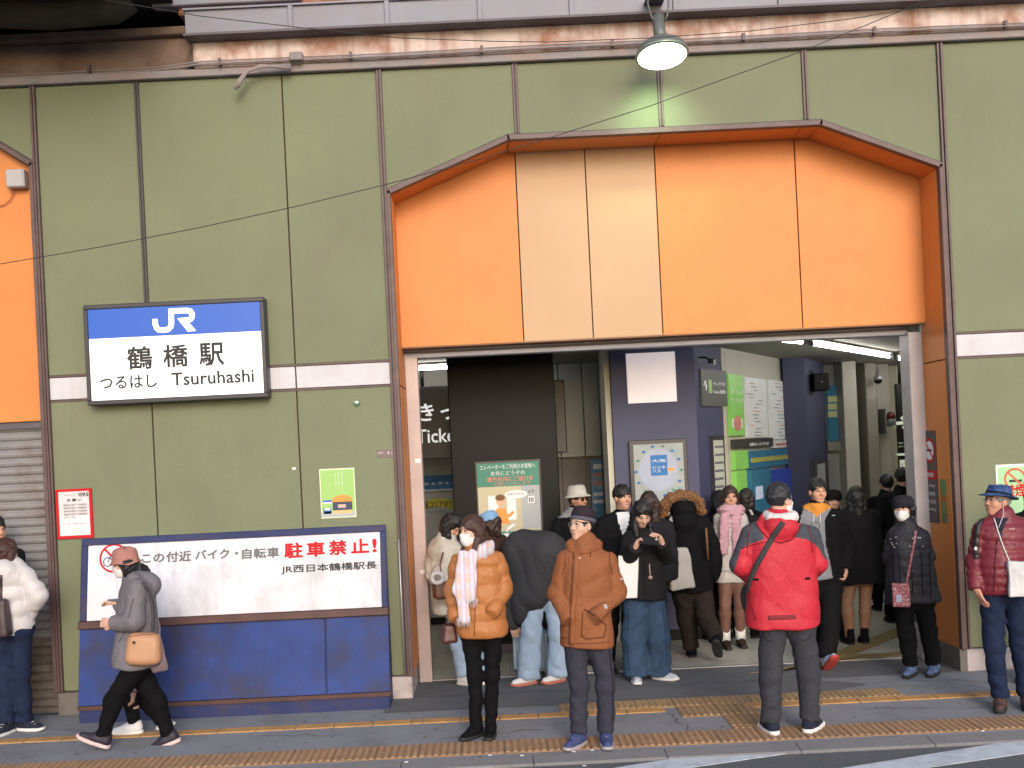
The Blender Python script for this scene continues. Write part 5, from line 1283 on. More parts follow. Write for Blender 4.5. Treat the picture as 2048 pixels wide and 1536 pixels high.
            if c['hood'] == 'back':
                hb = JJ['neck']-fwd*.085-up*.045
                d = smin(d, ell(P, hb, (.12, .085, .10)), .02); d = smin(d, rc(P, JJ['neck']-cdir*.085+up*.01, JJ['neck']-fwd*.06-up*.01, .045, .05), .02); d = smin(d, rc(P, JJ['neck']+cdir*.085+up*.01, JJ['neck']-fwd*.06-up*.01, .045, .05), .02)
            pl = (P[0]-hemc[0])*axis[0]+(P[1]-hemc[1])*axis[1]+(P[2]-hemc[2])*axis[2]
            d = smax(d, -pl-.010*nz(P, 9, c['seed']), .018)
            for n in 'LR':
                e1, e2 = JJ['el'+n], JJ['wr'+n]; a0, a1, a2 = c['arm']
                r = rc(P, JJ['sh'+n]-up*.01, e1, a0, a1, qs, c['qa']); r = smin(r, rc(P, e1, e2, a1, a2, qs, c['qa']), .03)
                dirw = nrm(e2-e1); cut = (P[0]-e2[0])*dirw[0]+(P[1]-e2[1])*dirw[1]+(P[2]-e2[2])*dirw[2]
                r = smax(r, np.where(((P[0]-e2[0])**2+(P[1]-e2[1])**2+(P[2]-e2[2])**2) < .02, cut-.012, -1), .01)
                # creases round the elbow
                q = np.sqrt((P[0]-e1[0])**2+(P[1]-e1[1])**2+(P[2]-e1[2])**2)
                r = r + .006*np.exp(-(q/.11)**2)*np.sin(95*q+3*nz(P, 14, c['seed']))
                d = smin(d, r, c['k'])
            return d + c['wr']*nz(P, c['wf']*.8, c['seed']) + c['wr']*.45*ridge(P, c['wf']*.8, c['seed']+2, .7 if int(c['seed']*10) % 2 else -.7)
        pts = [JJ[x+n] for x in ('sh', 'el', 'wr') for n in 'LR']+[hems['L'], hems['R'], JJ['neck']]
        o = sdf_obj(c['name'], fn, pts, .19, res, c['mats'], root, c.get('paint')); out['coat'] = o; out['hem'] = hemc
    if legs:
        c = dict(r=(.092, .072, .058), wr=.007, wf=24, name='trousers', seed=len(o_data)*.21, end=.0, pel=.115); c.update(legs)
        def fnl(P):
            d = rc(P, JJ['hipL']+up*.05, JJ['hipR']+up*.05, c['pel'], c['pel']); 
            for n in 'LR':
                h, kn, an = JJ['hip'+n], JJ['kn'+n], JJ['an'+n]; sd = nrm(an-kn); e = an+sd*c['end']
                r = rc(P, h, kn, c['r'][0], c['r'][1]); q = rc(P, kn, e, c['r'][1], c['r'][2])
                t = (P[0]-e[0])*sd[0]+(P[1]-e[1])*sd[1]+(P[2]-e[2])*sd[2]
                L = float(np.linalg.norm(e-kn)); q = q + .005*np.sin(62*t+2.5*nz(P, 16, c['seed']))*np.clip(1+t/(L*.55), 0, 1)
                q = np.where(t > -L*.98, smax(q, t, .008), q)
                kq = np.sqrt((P[0]-kn[0])**2+(P[1]-kn[1])**2+(P[2]-kn[2])**2); r = smin(r, q, .03) + .005*np.exp(-(kq/.10)**2)*np.sin(85*kq+3*nz(P, 13, c['seed']))
                d = smin(d, r, .028)
            return d + c['wr']*.7*nz(P, c['wf'], c['seed']) + c['wr']*.5*ridge(P, c['wf']*.9, c['seed'], .9 if int(c['seed']*10) % 2 else -.9)
        out['legs'] = sdf_obj(c['name'], fnl, [JJ[x+n] for x in ('hip', 'kn', 'an') for n in 'LR'], .15, res, c['mats'], root)
    if shoes:
        for n in 'LR':
            if n+'skip' in shoes: continue
            fy, fp = shoes.get(n, (yaw, 0)); 
            make_shoe(root, JJ['an'+n], fy, fp, shoes['up'], shoes['sole'], L=shoes.get('len', .262*k**.6), boot=shoes.get('boot', 0), accent=shoes.get('lace'), res=shoes.get('res', .0075), sole_h=shoes.get('sole_h', .028), name=shoes.get('name', 'shoe'))
    return out
def bell_hat(root, hc, fr, hs, prof, m, name='hat', sx=1.0, sy=1.12, dz=0.0, dy=-.008, tilt=0.0, fn=None, seg=40):
    T = M4(glob(hc, fr, (0, dy, dz), hs), fr, hs) @ Matrix.Rotation(math.radians(tilt), 4, 'X')
    return lathe(name, prof, T, m, root, seg, sx, sy, fn)
def bag_sdf(name, label, cat, c, size, fr, mats, res=.009, round_=.03, taper=0.0, strap=None, smat=None, wob=.004, extra=None):
    t = thing(name, label, cat, tuple(float(v) for v in c))
    w, d, h = size
    def fn(P):
        Q = loc(P, c, fr); k = 1+taper*(Q[2]/h)
        q = [np.abs(Q[0])-w/2*k+round_, np.abs(Q[1])-d/2*(1-.5*np.clip(Q[2]/h, -.5, .5))+round_*.6, np.abs(Q[2])-h/2+round_]
        o = np.sqrt(np.maximum(q[0], 0)**2+np.maximum(q[1], 0)**2+np.maximum(q[2], 0)**2)+np.minimum(np.maximum.reduce(q), 0)-round_
        return o + wob*nz(P, 24, 1.0)
    pts = [glob(c, fr, (sx*w*.62, sy*d*.7, sz*h*.55)) for sx in (-1, 1) for sy in (-1, 1) for sz in (-1, 1)]
    o = sdf_obj('bag_body', fn, pts, .03, res, mats, t)
    if strap is not None: tube('strap', [Vector(p) for p in strap], .008, smat, t, 8)
    return t, o
# ================================================================== the people
def to_px(c):
    D = c[1]-CAMY; kx = c[0]/D; kz = (CAMZ-c[2])/D
    return PX0+FPX*(kx*CR+kz*SR), PY0+FPX*(-kx*SR+kz*CR)
def inpoly(poly, back=None):
    def f(c):
        x, y = to_px(c); ins = np.zeros(len(x), bool); n = len(poly)
        for i in range(n):
            (x1, y1), (x2, y2) = poly[i], poly[(i+1) % n]
            if y1 == y2: continue
            m = ((y1 > y) != (y2 > y)) & (x < (x2-x1)*(y-y1)/(y2-y1)+x1); ins ^= m
        return ins
    return f
def WV(px, py, D): return Vector(W(px, py, D+CAMY))
M_wsole = mat('sole_white', (.70, .68, .67), rough=.6, var=.05); M_ksole = mat('sole_black', (.02, .02, .02), rough=.7, var=.1); M_rsole = mat('sole_red', (.45, .06, .05), rough=.6, var=.05)
C_black = cloth('cloth_black', (.0055, .0055, .0068), spec=.12); C_black2 = cloth('cloth_soft_black', (.0075, .0072, .0085), vscale=8, spec=.12); C_char = cloth('cloth_charcoal', (.014, .014, .017), spec=.15); C_navy = cloth('cloth_navy', (.018, .022, .040))
C_jean = cloth('denim_blue', (.036, .066, .122), var=.22, vscale=9, bump=.35); C_jeand = cloth('denim_dark', (.012, .020, .052), var=.2, vscale=9); C_jeanl = cloth('denim_light', (.34, .44, .58), var=.12, vscale=9)
M_silver = mat('silver_button', (.55, .53, .50), rough=.3, metal=.8, var=0)
def plaid(name, cols, sc=(26, 17)):
    m = mat(name, cols[0], rough=.9, var=0, bump=.3, bscale=250, spec=.2); nt = m.node_tree; N, L = nt.nodes, nt.links; b = N['Principled BSDF']
    geo = N.new('ShaderNodeNewGeometry'); prev = None
    for i, (dirn, s, c) in enumerate((('X', sc[0], cols[1]), ('Z', sc[1], cols[2]), ('X', sc[0]*2.3, cols[3]))):
        w = N.new('ShaderNodeTexWave'); w.bands_direction = dirn; w.inputs['Scale'].default_value = s/6.28; w.inputs['Distortion'].default_value = .6; L.new(geo.outputs['Position'], w.inputs['Vector'])
        mr = N.new('ShaderNodeMapRange'); mr.inputs[1].default_value = .55; mr.inputs[2].default_value = .75; mr.inputs[4].default_value = .75; L.new(w.outputs['Fac'], mr.inputs[0])
        mx = N.new('ShaderNodeMix'); mx.data_type = 'RGBA'; L.new(mr.outputs[0], mx.inputs[0])
        if prev is None: mx.inputs[6].default_value = (*cols[0], 1)
        else: L.new(prev, mx.inputs[6])
        mx.inputs[7].default_value = (*c, 1); prev = mx.outputs[2]
    L.new(prev, b.inputs['Base Color']); return m
SH_K = dict(up=C_black, sole=M_ksole)

# ---- woman in the orange down jacket
C_or = cloth('down_orange', (.40, .155, .050), rough=.5, var=.06, bump=.15, bscale=60, spec=.35)
p = person('masked woman in orange quilted down jacket with pastel plaid scarf and black trousers', 7.70, (965, 1478), (951, 1031), -12, hyaw=-52, hpitch=2, female=True, res=.010, hres=.005,
    J=dict(head=(943, 1064), neck=(952, 1106), shL=(917, 1121), shR=(994, 1117), elL=(906, 1186, .02), elR=(1008, 1180, .02), wrL=(912, 1238, -.13), wrR=(984, 1226, -.15), hipL=(943, 1275), hipR=(985, 1273), knL=(950, 1352), knR=(985, 1350), anL=(952, 1462, .02), anR=(982, 1460, .02)),
    coat=dict(mats=[C_or], hem=(965, 1272), r=.102, rh=.130, hw=.060, arm=(.068, .063, .053), quilt=.125, qa=.013, wr=.004, wf=30, collar=.085, ch=.02, name='down_jacket'),
    legs=dict(mats=[C_black], r=(.074, .051, .042), pel=.10, end=.03), shoes=dict(up=C_black, sole=M_ksole, L=(-40, 0), R=(-8, 0), boot=.05, len=.24, name='boot'), mask=True,
    hair=dict(style='long', m=HAIR_R, length=.20, seed=1.0))
bv = bvh_of([p['coat']])
M_scarf = plaid('scarf_pastel_plaid', [(.62, .58, .66), (.62, .48, .30), (.55, .60, .68), (.60, .40, .50)])
J = p['J']; F = A(0, -1, 0); nb = J['neck']
sA, sB = A(W(926, 1112, p['Y0']-.14)), A(W(919, 1178, p['Y0']-.19)); sC, sD = A(W(944, 1108, p['Y0']-.15)), A(W(938, 1190, p['Y0']-.20)); sE = A(W(929, 1235, p['Y0']-.20))
def scarf_fn(P):
    d = 1e3
    ring = [nb+A(.088*math.cos(a), .085*math.sin(a), -.005+.018*math.sin(a*1.0+.6)) for a in np.linspace(0, 2*PI, 13)]
    for a, b in zip(ring[:-1], ring[1:]): q = rc(P, a, b, .036, .036); d = q if isinstance(d, float) else smin(d, q, .02)
    d = smin(d, rc(P, A(W(968, 1100, p['Y0']-.07)), A(W(978, 1092, p['Y0']-.02)), .050, .045), .03)
    d = smin(d, rc(P, sA, sB, .040, .052, flat=(F, 2.4)), .012); d = smin(d, rc(P, sC, sD, .040, .055, flat=(F, 2.4)), .010); d = smin(d, rc(P, sB, sE, .040, .045, flat=(F, 2.4)), .010)
    return d + .005*nz(P, 40) + .004*np.sin(P[0]*130+2*nz(P, 9))
sc = sdf_obj('scarf', scarf_fn, [nb-.12, nb+.12, sA, sB, sC, sD, sE], .09, .008, [M_scarf], p['root'])
for i in range(12):
    x = 912+i*2.3; tube('fringe', [WV(x+2, 1236, 7.70-.205), WV(x+3+random.uniform(-1, 1), 1254+random.uniform(-3, 3), 7.70-.205)], .0028, M_scarf, sc, 4)
for i in range(9):
    x = 930+i*3; tube('fringe', [WV(x, 1196, 7.70-.20), WV(x+random.uniform(-1, 2), 1214+random.uniform(-3, 3), 7.70-.205)], .0028, M_scarf, sc, 4)
on_path('zip', bv, [(950, 1215), (950, 1245), (949, 1270)], .004, cloth('down_orange_dark', (.26, .085, .028)), p['coat'], seg=5)
hb = thing('handbag', 'small dark red leather handbag at the side of the orange jacket', 'bag', W(900, 1265, -1.3)); 
t, o = bag_sdf('handbag', 'small dark red leather handbag hanging beside the orange jacket', 'bag', A(W(899, 1266, p['Y0']+.02)), (.11, .07, .15), frame(10), [mat('leather_dark_red', (.085, .022, .020), rough=.4, var=.1)], strap=None, taper=-.35)
bpy.data.objects.remove(hb)
tube('handle', [WV(890, 1252, 7.70), WV(894, 1238, 7.66), WV(903, 1232, 7.64), WV(908, 1240, 7.66), WV(908, 1254, 7.70)], .006, MATS['leather_dark_red'], t)

# ---- man in the brown parka
C_br = cloth('parka_brown', (.250, .090, .038), rough=.7, var=.06, bump=.2, bscale=150)
C_gp = cloth('trousers_grey_blue', (.036, .036, .055), var=.12)
C_bs = cloth('shoe_blue_suede', (.055, .070, .170), var=.15); 
p = person('man in brown hooded parka and knitted cap with hands in pockets', 7.40, (1184, 1488), (1168, 1008), -5, hyaw=-48, hpitch=6, res=.0095, hres=.0048, skinm=SKIN_F,
    J=dict(head=(1163, 1052), neck=(1168, 1093), shL=(1132, 1117), shR=(1216, 1119), elL=(1114, 1188, .03), elR=(1233, 1186, .03), wrL=(1136, 1240, -.13), wrR=(1190, 1234, -.16), hipL=(1151, 1290), hipR=(1199, 1288), knL=(1158, 1372), knR=(1211, 1369), anL=(1157, 1470, .0), anR=(1212, 1468, .0)),
    coat=dict(mats=[C_br], hem=(1173, 1292), r=.108, rh=.123, hw=.062, arm=(.070, .064, .056), wr=.008, wf=19, collar=.088, ch=.035, hood='back', name='parka'),
    legs=dict(mats=[C_gp], r=(.086, .065, .058), pel=.092), shoes=dict(up=C_bs, sole=mat('sole_pale', (.36, .33, .34), var=.05), L=(-32, 0), R=(-3, 0), lace=M_wsole, len=.275),
    hair=dict(style='short', m=HAIR_K, cap=True))
bv = bvh_of([p['coat']]); R_ = p['root']
bell_hat(R_, p['J']['head'], p['hfr'], p['hs'], [(.084, .058), (.092, .060), (.095, .080), (.092, .100), (.083, .128), (.058, .152), (.02, .162)], plaid('beanie_dark_knit', [(.020, .018, .028), (.06, .012, .018), (.018, .020, .030), (.030, .024, .032)], (60, 45)), 'knitted_cap', tilt=9)
bell_hat(R_, p['J']['head'], p['hfr'], p['hs'], [(.086, .034), (.096, .036), (.0985, .050), (.096, .064), (.090, .066)], cloth('beanie_cuff_grey', (.10, .10, .13)), 'cap_band', tilt=9)
for e in (-1, 1):
    tube('glasses', [Vector(glob(p['J']['head'], p['hfr'], (e*.031+.024*math.cos(a), .098-.004*abs(math.cos(a)), .008+.016*math.sin(a)), p['hs'])) for a in np.linspace(0, 2*PI, 17)], .0014, M_silver, R_, 5)
    tube('glasses_arm', [Vector(glob(p['J']['head'], p['hfr'], v, p['hs'])) for v in ((e*.055, .094, .012), (e*.076, .03, .014), (e*.080, -.01, .008))], .0014, M_silver, R_, 5)
on_path('placket', bv, [(1153, 1105), (1150, 1160), (1146, 1225), (1144, 1290)], .004, C_br, p['coat'], flat=.020, off=.002, sub=8)
on_path('seam', bv, [(1148, 1105), (1144, 1160), (1140, 1225), (1138, 1288)], .0025, cloth('seam_dark_brown', (.10, .035, .018)), p['coat'], sub=8)
for x, y in ((1159, 1116), (1153, 1149), (1151, 1184), (1148, 1218), (1147, 1252)): on_spot('button', bv, x, y, .0075, M_silver, p['coat'])
for poly in ([(1166, 1224), (1163, 1270), (1172, 1278), (1208, 1274), (1212, 1250), (1196, 1238)], [(1124, 1240), (1120, 1262), (1126, 1278), (1140, 1274)]):
    on_path('pocket_seam', bv, poly, .0035, MATS['seam_dark_brown'], p['coat'], sub=6)
on_path('pocket_flap', bv, [(1168, 1219), (1180, 1224), (1190, 1230)], .005, MATS['seam_dark_brown'], p['coat'])
for x, y in ((1148, 1102), (1182, 1098)): on_path('drawstring', bv, [(x, y), (x-1, y+8), (x-2, y+16)], .004, MATS['seam_dark_brown'], p['coat'])
on_spot('cuff_badge', bv, 1211, 1213, .01, mat('badge_grey', (.38, .35, .36), var=0), p['coat'], sq=(.012, .016)); on_spot('sleeve_logo', bv, 1243, 1158, .01, M_wsole, p['coat'], sq=(.010, .004))
on_path('hood_edge', bv, [(1138, 1090), (1139, 1100), (1150, 1106), (1172, 1106), (1196, 1096), (1206, 1080)], .008, C_br, p['coat'], sub=6)

bl_ = bvh_of([p['legs']])
on_path('fly_seam', bl_, [(1176, 1298), (1178, 1312), (1180, 1322)], .002, C_black, p['legs']); on_path('side_seam', bl_, [(1218, 1300), (1226, 1370), (1224, 1440)], .002, C_black, p['legs'], sub=6)
on_path('hem_seam', bv, [(1124, 1283), (1150, 1287), (1180, 1287), (1220, 1284)], .002, MATS['seam_dark_brown'], p['coat'], sub=6)
for x0_, x1_ in ((1131, 1112), (1219, 1236)): on_path('armhole_seam', bv, [(x0_, 1106), (x0_, 1128), ((x0_*2+x1_)/3, 1150)], .002, MATS['seam_dark_brown'], p['coat'], sub=6)

# ---- man in the red jacket (back view)
C_red = cloth('jacket_red', (.480, .022, .040), rough=.55, var=.06, bump=.15, bscale=120, spec=.3); C_gy = cloth('jacket_grey_blue', (.060, .066, .085), var=.1); C_pt = cloth('trousers_heather_grey', (.042, .043, .054), var=.18, vscale=60, bump=.3)
gl = inpoly([(1511, 1040), (1530, 1078), (1500, 1088), (1482, 1098), (1466, 1148), (1430, 1150), (1430, 1020), (1490, 1020)]); gr = inpoly([(1600, 1050), (1590, 1075), (1612, 1078), (1634, 1092), (1650, 1118), (1690, 1130), (1690, 1030), (1622, 1024)])
p = person('man in red and grey winter jacket with shoulder strap seen from behind', 7.46, (1578, 1466), (1557, 968), 180, hyaw=118, hpitch=-2, res=.0095, hres=.0055, skinm=SKIN_F, face=False,
    J=dict(head=(1560, 1000), neck=(1556, 1042), shL=(1502, 1066), shR=(1618, 1068), elL=(1482, 1130, .0), elR=(1634, 1126, .0), wrL=(1500, 1150, .25), wrR=(1625, 1140, .25), hipL=(1546, 1250), hipR=(1602, 1248), knL=(1541, 1352), knR=(1617, 1348), anL=(1543, 1446), anR=(1620, 1444)),
    coat=dict(mats=[C_red, C_gy, C_gy], paint=[gl, gr], hem=(1566, 1252), r=.128, rh=.150, hw=.112, w=.55, arm=(.078, .074, .064), wr=.006, wf=17, collar=.10, ch=.0, hood='back'),
    legs=dict(mats=[C_pt], r=(.098, .078, .066), pel=.12), shoes=dict(up=C_navy, sole=M_wsole, L=(188, 0), R=(140, 0), len=.27, sole_h=.034),
    mask=True, hair=dict(style='short', m=hairmat('hair_blue_black', (.016, .017, .022))))
bv = bvh_of([p['coat']]); J = p['J']
def snood(P):
    d = 1e3; c = A(J['neck'])+A(.012, -.015, .035); ring = [c+A(.088*math.cos(a), .095*math.sin(a), .012*math.sin(a)) for a in np.linspace(0, 2*PI, 13)]
    for a, b in zip(ring[:-1], ring[1:]): q = rc(P, a, b, .034, .034); d = q if isinstance(d, float) else smin(d, q, .02)
    return d+.004*nz(P, 35)
sdf_obj('neck_warmer', snood, [A(J['neck'])-.1, A(J['neck'])+.13], .05, .008, [cloth('fleece_white', (.66, .63, .62))], p['root'])
M_strap = cloth('strap_dark_grey', (.050, .047, .050)); 
bl_ = bvh_of([p['legs']])
for pts in ([(1528, 1270), (1534, 1280), (1546, 1284)], [(1622, 1268), (1616, 1278), (1604, 1282)]): on_path('pocket_seam', bl_, pts, .002, C_black, p['legs'])
on_path('seat_seam', bl_, [(1574, 1262), (1575, 1285), (1577, 1300)], .0025, C_black, p['legs'])
for pts in ([(1502, 1050), (1496, 1075), (1494, 1110)], [(1616, 1052), (1622, 1078), (1624, 1106)]): on_path('armhole_seam', bv, pts, .0025, cloth('seam_dark_red', (.20, .012, .02)), p['coat'], sub=6)
sb = thing('shoulder_bag', 'grey cross-body strap and small bag worn by the man in the red jacket', 'bag', W(1495, 1180, -1.6))
on_path('strap', bv, [(1566, 1045), (1548, 1070), (1530, 1100), (1514, 1130), (1500, 1162), (1495, 1182)], .005, M_strap, sb, flat=.020, off=.006, sub=8)
def sbag(P): return ell(P, A(W(1497, 1200, -1.49+.16)), (.05, .12, .12))+.004*nz(P, 30)
sdf_obj('bag_body', sbag, [A(W(1497, 1200, -1.33))-.12, A(W(1497, 1200, -1.33))+.12], .02, .012, [M_strap], sb)
for x, y in ((1512, 1159), (1615, 1157)): on_spot('tab', bv, x, y, .01, C_black, p['coat'], sq=(.020, .008) )
on_path('back_print', bv, [(1536, 1236), (1565, 1235), (1592, 1234)], .002, cloth('print_dull_red', (.20, .03, .035)), p['coat'], flat=.016, off=.001, sub=6)
on_path('hood_seam', bv, [(1512, 1046), (1522, 1062), (1540, 1080), (1562, 1086), (1584, 1078), (1600, 1054)], .0045, cloth('seam_dark_red', (.20, .012, .02)), p['coat'], sub=7)
on_path('yoke_seam', bv, [(1484, 1097), (1510, 1088), (1535, 1083)], .003, MATS['seam_dark_red'], p['coat']); on_path('hem_cord', bv, [(1500, 1175), (1503, 1210), (1512, 1240)], .004, MATS['seam_dark_red'], p['coat'])

# ---- man in blue hat and maroon down jacket
C_mar = cloth('down_maroon', (.165, .020, .032), rough=.45, var=.08, bump=.12, bscale=60, spec=.4)
p = person('older man in blue patchwork hat and maroon quilted jacket looking up', 7.80, (2020, 1418), (1999, 965), -25, hyaw=-72, hpitch=8, res=.010, hres=.0048, skinm=SKIN_R,
    J=dict(head=(1994, 1004), neck=(2004, 1040), shL=(1964, 1056), shR=(2050, 1052), elL=(1951, 1122, .02), elR=(2066, 1121, .02), wrL=(1952, 1176, -.05), wrR=(2058, 1182, -.12), hipL=(1985, 1190), hipR=(2030, 1188), knL=(1988, 1292), knR=(2042, 1290), anL=(2000, 1395, .0), anR=(2054, 1396, .0)),
    coat=dict(mats=[C_mar, C_navy], paint=[inpoly([(1984, 1036), (2018, 1034), (2006, 1056), (2003, 1078), (1996, 1066)])], hem=(2005, 1187), r=.122, rh=.128, hw=.075, arm=(.070, .064, .055), quilt=.066, qa=.008, wr=.003, wf=26, collar=.088, ch=.03, belly=.05, name='down_jacket'),
    legs=dict(mats=[C_jeand], r=(.090, .072, .060)), shoes=dict(up=cloth('shoe_brown', (.085, .050, .045), rough=.5), sole=M_ksole, L=(-28, 0), R=(-20, 0), len=.27),
    hair=dict(style='short', m=hairmat('hair_grey', (.20, .19, .19)), cap=True), hands=dict(L=dict(d=(.25, -.25, -.9), pn=(1, 0, 0), curl=.35, thumb=-1)))
R_ = p['root']; hc, fr, hs = p['J']['head'], p['hfr'], p['hs']
def pinch(v, a):
    if v.z > .10: v.z -= .022*math.exp(-(v.x/.045)**2)*(1 if v.y > -.09 else .5)
    if v.z < .05 and math.hypot(v.x, v.y) > .1: v.z += .010*abs(math.sin(a-PI/2))**2 - (.014 if v.y > 0 else -.006)*abs(v.y)/.15
    return v
M_hat = plaid('hat_blue_patchwork', [(.030, .075, .21), (.075, .14, .28), (.02, .04, .13), (.055, .10, .24)], (30, 30))
h_ = bell_hat(R_, hc, fr, hs, [(.092, .042), (.146, .040), (.148, .045), (.100, .058), (.094, .066), (.092, .090), (.086, .125), (.078, .145), (.05, .150), (.01, .150)], M_hat, 'hat', fn=pinch, tilt=6, sy=1.1)
bell_hat(R_, hc, fr, hs, [(.098, .060), (.099, .062), (.097, .080), (.095, .081)], cloth('hat_band_dark', (.012, .016, .035)), 'hat_band', tilt=6, sy=1.1)
for e in (-1, 1):
    tube('glasses', [Vector(glob(hc, fr, (e*.031+.024*math.cos(a), .099-.004*abs(math.cos(a)), .008+.016*math.sin(a)), hs)) for a in np.linspace(0, 2*PI, 17)], .0014, M_silver, R_, 5)
    tube('glasses_arm', [Vector(glob(hc, fr, v, hs)) for v in ((e*.055, .094, .012), (e*.076, .03, .014), (e*.082, -.01, .008))], .0014, M_silver, R_, 5)
bv = bvh_of([p['coat'], p['body']])
M_cord = mat('cord_white', (.62, .58, .57), var=0)
eb = [Vector(glob(hc, fr, v, hs)) for v in ((.083, .012, -.012), (.086, .014, -.04))]
for s in (1, -1):
    if s == 1: tube('earphone', eb + [WV(2007, 1030, 7.63), WV(2001, 1045, 7.60), WV(1997, 1056, 7.60)], .0026, M_cord, R_, 5)
wb = thing('pouch', 'white cloth pouch on a cord across the maroon jacket', 'bag', W(2040, 1155, -1.4))
on_path('cord', bvh_of([p['coat']]), [(1988, 1037), (1995, 1060), (2003, 1085), (2012, 1108), (2022, 1130)], .005, M_cord, wb, off=.006, sub=6)
pc = A(W(2042, 1158, p['Y0']-.22))
def pouch(P):
    q = loc(P, pc, frame(-15)); d = np.maximum.reduce([np.abs(q[0])-.075, np.abs(q[1])-.018, np.abs(q[2])-.12]); return d-.008+.004*nz(P, 30)
sdf_obj('bag_body', pouch, [pc-.15, pc+.15], .02, .008, [cloth('pouch_white', (.62, .61, .63))], wb)
M_kleather = mat('strap_black_leather', (.018, .016, .018), rough=.45, var=.1)
bk = thing('backpack', 'black backpack strap on the shoulder of the maroon jacket', 'bag', W(1955, 1090, -1.2))
on_path('strap', bvh_of([p['coat']]), [(1964, 1040), (1956, 1052), (1953, 1075), (1952, 1098), (1953, 1118)], .006, M_kleather, bk, flat=.020, off=.006, sub=6)
bc = A(W(1992, 1110, p['Y0']+.26))
def bpk(P): return ell(P, bc, (.13, .10, .20))+.005*nz(P, 20)
sdf_obj('bag_body', bpk, [bc-.2, bc+.2], .03, .014, [C_black], bk)
on_spot('buckle', bvh_of([p['coat']]), 1952, 1097, .01, M_wsole, bk, sq=(.008, .018), thick=.014)
on_path('zip', bvh_of([p['coat']]), [(1994, 1078), (1991, 1110), (1989, 1150), (1988, 1182)], .003, cloth('zip_maroon', (.07, .01, .016)), p['coat'], sub=6); on_spot('chest_logo', bvh_of([p['coat']]), 2024, 1058, .01, mat('logo_pink', (.45, .25, .26), var=0), p['coat'], sq=(.022, .004))

# ---- masked lady in dark quilted coat
C_dk = cloth('coat_dark_quilted', (.014, .013, .020), rough=.5, var=.15, bump=.35, bscale=70, spec=.35)
p = person('masked woman in dark quilted coat and cap standing by the orange reveal', 8.89, (1838, 1350), (1806, 992), -20, hyaw=-38, hpitch=4, female=True, res=.011, hres=.0055,
    J=dict(head=(1806, 1019), neck=(1813, 1055), shL=(1789, 1068), shR=(1843, 1070), elL=(1779, 1112, .05), elR=(1855, 1112, .05), wrL=(1792, 1140, .17), wrR=(1846, 1138, .17), hipL=(1808, 1205), hipR=(1846, 1205), knL=(1813, 1268), knR=(1858, 1266), anL=(1822, 1332, 0), anR=(1868, 1330, 0)),
    coat=dict(mats=[C_dk], hem=(1826, 1204), r=.110, rh=.140, hw=.095, arm=(.064, .060, .052), quilt=.075, qa=.004, wr=.005, wf=24, collar=.085, ch=.02, name='coat'),
    legs=dict(mats=[C_black], r=(.084, .070, .062)), shoes=dict(up=cloth('shoe_blue_grey', (.10, .14, .26), var=.4, vscale=30), sole=M_ksole, L=(-38, 0), R=(-38, 0), len=.245), mask=True, hair=dict(style='bob', m=HAIR_K, length=.12, cap=True))
R_, hc, fr, hs = p['root'], p['J']['head'], p['hfr'], p['hs']
bell_hat(R_, hc, fr, hs, [(.094, .020), (.100, .022), (.104, .060), (.098, .100), (.078, .130), (.03, .142)], cloth('cap_charcoal', (.018, .017, .024)), 'cap')
def brim(P): q = loc(P, hc, fr, hs); return ell(q, (0, .105, .030), (.078, .050, .010))*hs
sdf_obj('cap_brim', brim, [glob(hc, fr, (-.1, .04, 0), hs), glob(hc, fr, (.1, .17, .06), hs), glob(hc, fr, (.1, .04, .06), hs), glob(hc, fr, (-.1, .17, 0), hs)], .02, .006, [MATS['cap_charcoal']], R_)
bv = bvh_of([p['coat']])
rs_ = random.Random(5)
for i in range(9): on_spot('stud', bv, 1770+rs_.uniform(0, 24), 1072+rs_.uniform(0, 24), .006, M_silver, p['coat'])
for i in range(8): on_spot('stud', bv, 1828+rs_.uniform(-8, 18), 1072+rs_.uniform(0, 24), .006, M_silver, p['coat'])
for x in (1786, 1798, 1822, 1842, 1858): on_path('quilt_seam', bv, [(x, 1105), (x+2, 1150), (x+4, 1195)], .003, C_black, p['coat'], sub=6)
M_flor = mat('pouch_red_floral', (.20, .03, .045), rough=.5, var=.3, vscale=80, dirt=(.55, .40, .40), dscale=70, damt=.9)
fb = thing('pouch', 'small red floral pouch on a strap across the dark quilted coat', 'bag', W(1803, 1190, -.2))
on_path('strap', bv, [(1831, 1062), (1828, 1085), (1822, 1115), (1817, 1145), (1812, 1170)], .005, M_flor, fb, flat=.011, off=.006, sub=6)
cp = A(W(1802, 1190, p['Y0']-.185))
def fpo(P):
    q = loc(P, cp, frame(-18)); d = np.maximum.reduce([np.abs(q[0])-.058, np.abs(q[1])-.012, np.abs(q[2])-.088]); return d-.010
o = sdf_obj('bag_body', fpo, [cp-.1, cp+.1], .02, .007, [M_flor], fb); on_spot('window', bvh_of([o]), 1798, 1197, .01, mat('pouch_window', (.32, .33, .45), rough=.2, var=0), fb, sq=(.022, .030)); on_spot('charm', bvh_of([o]), 1815, 1200, .008, M_silver, fb)

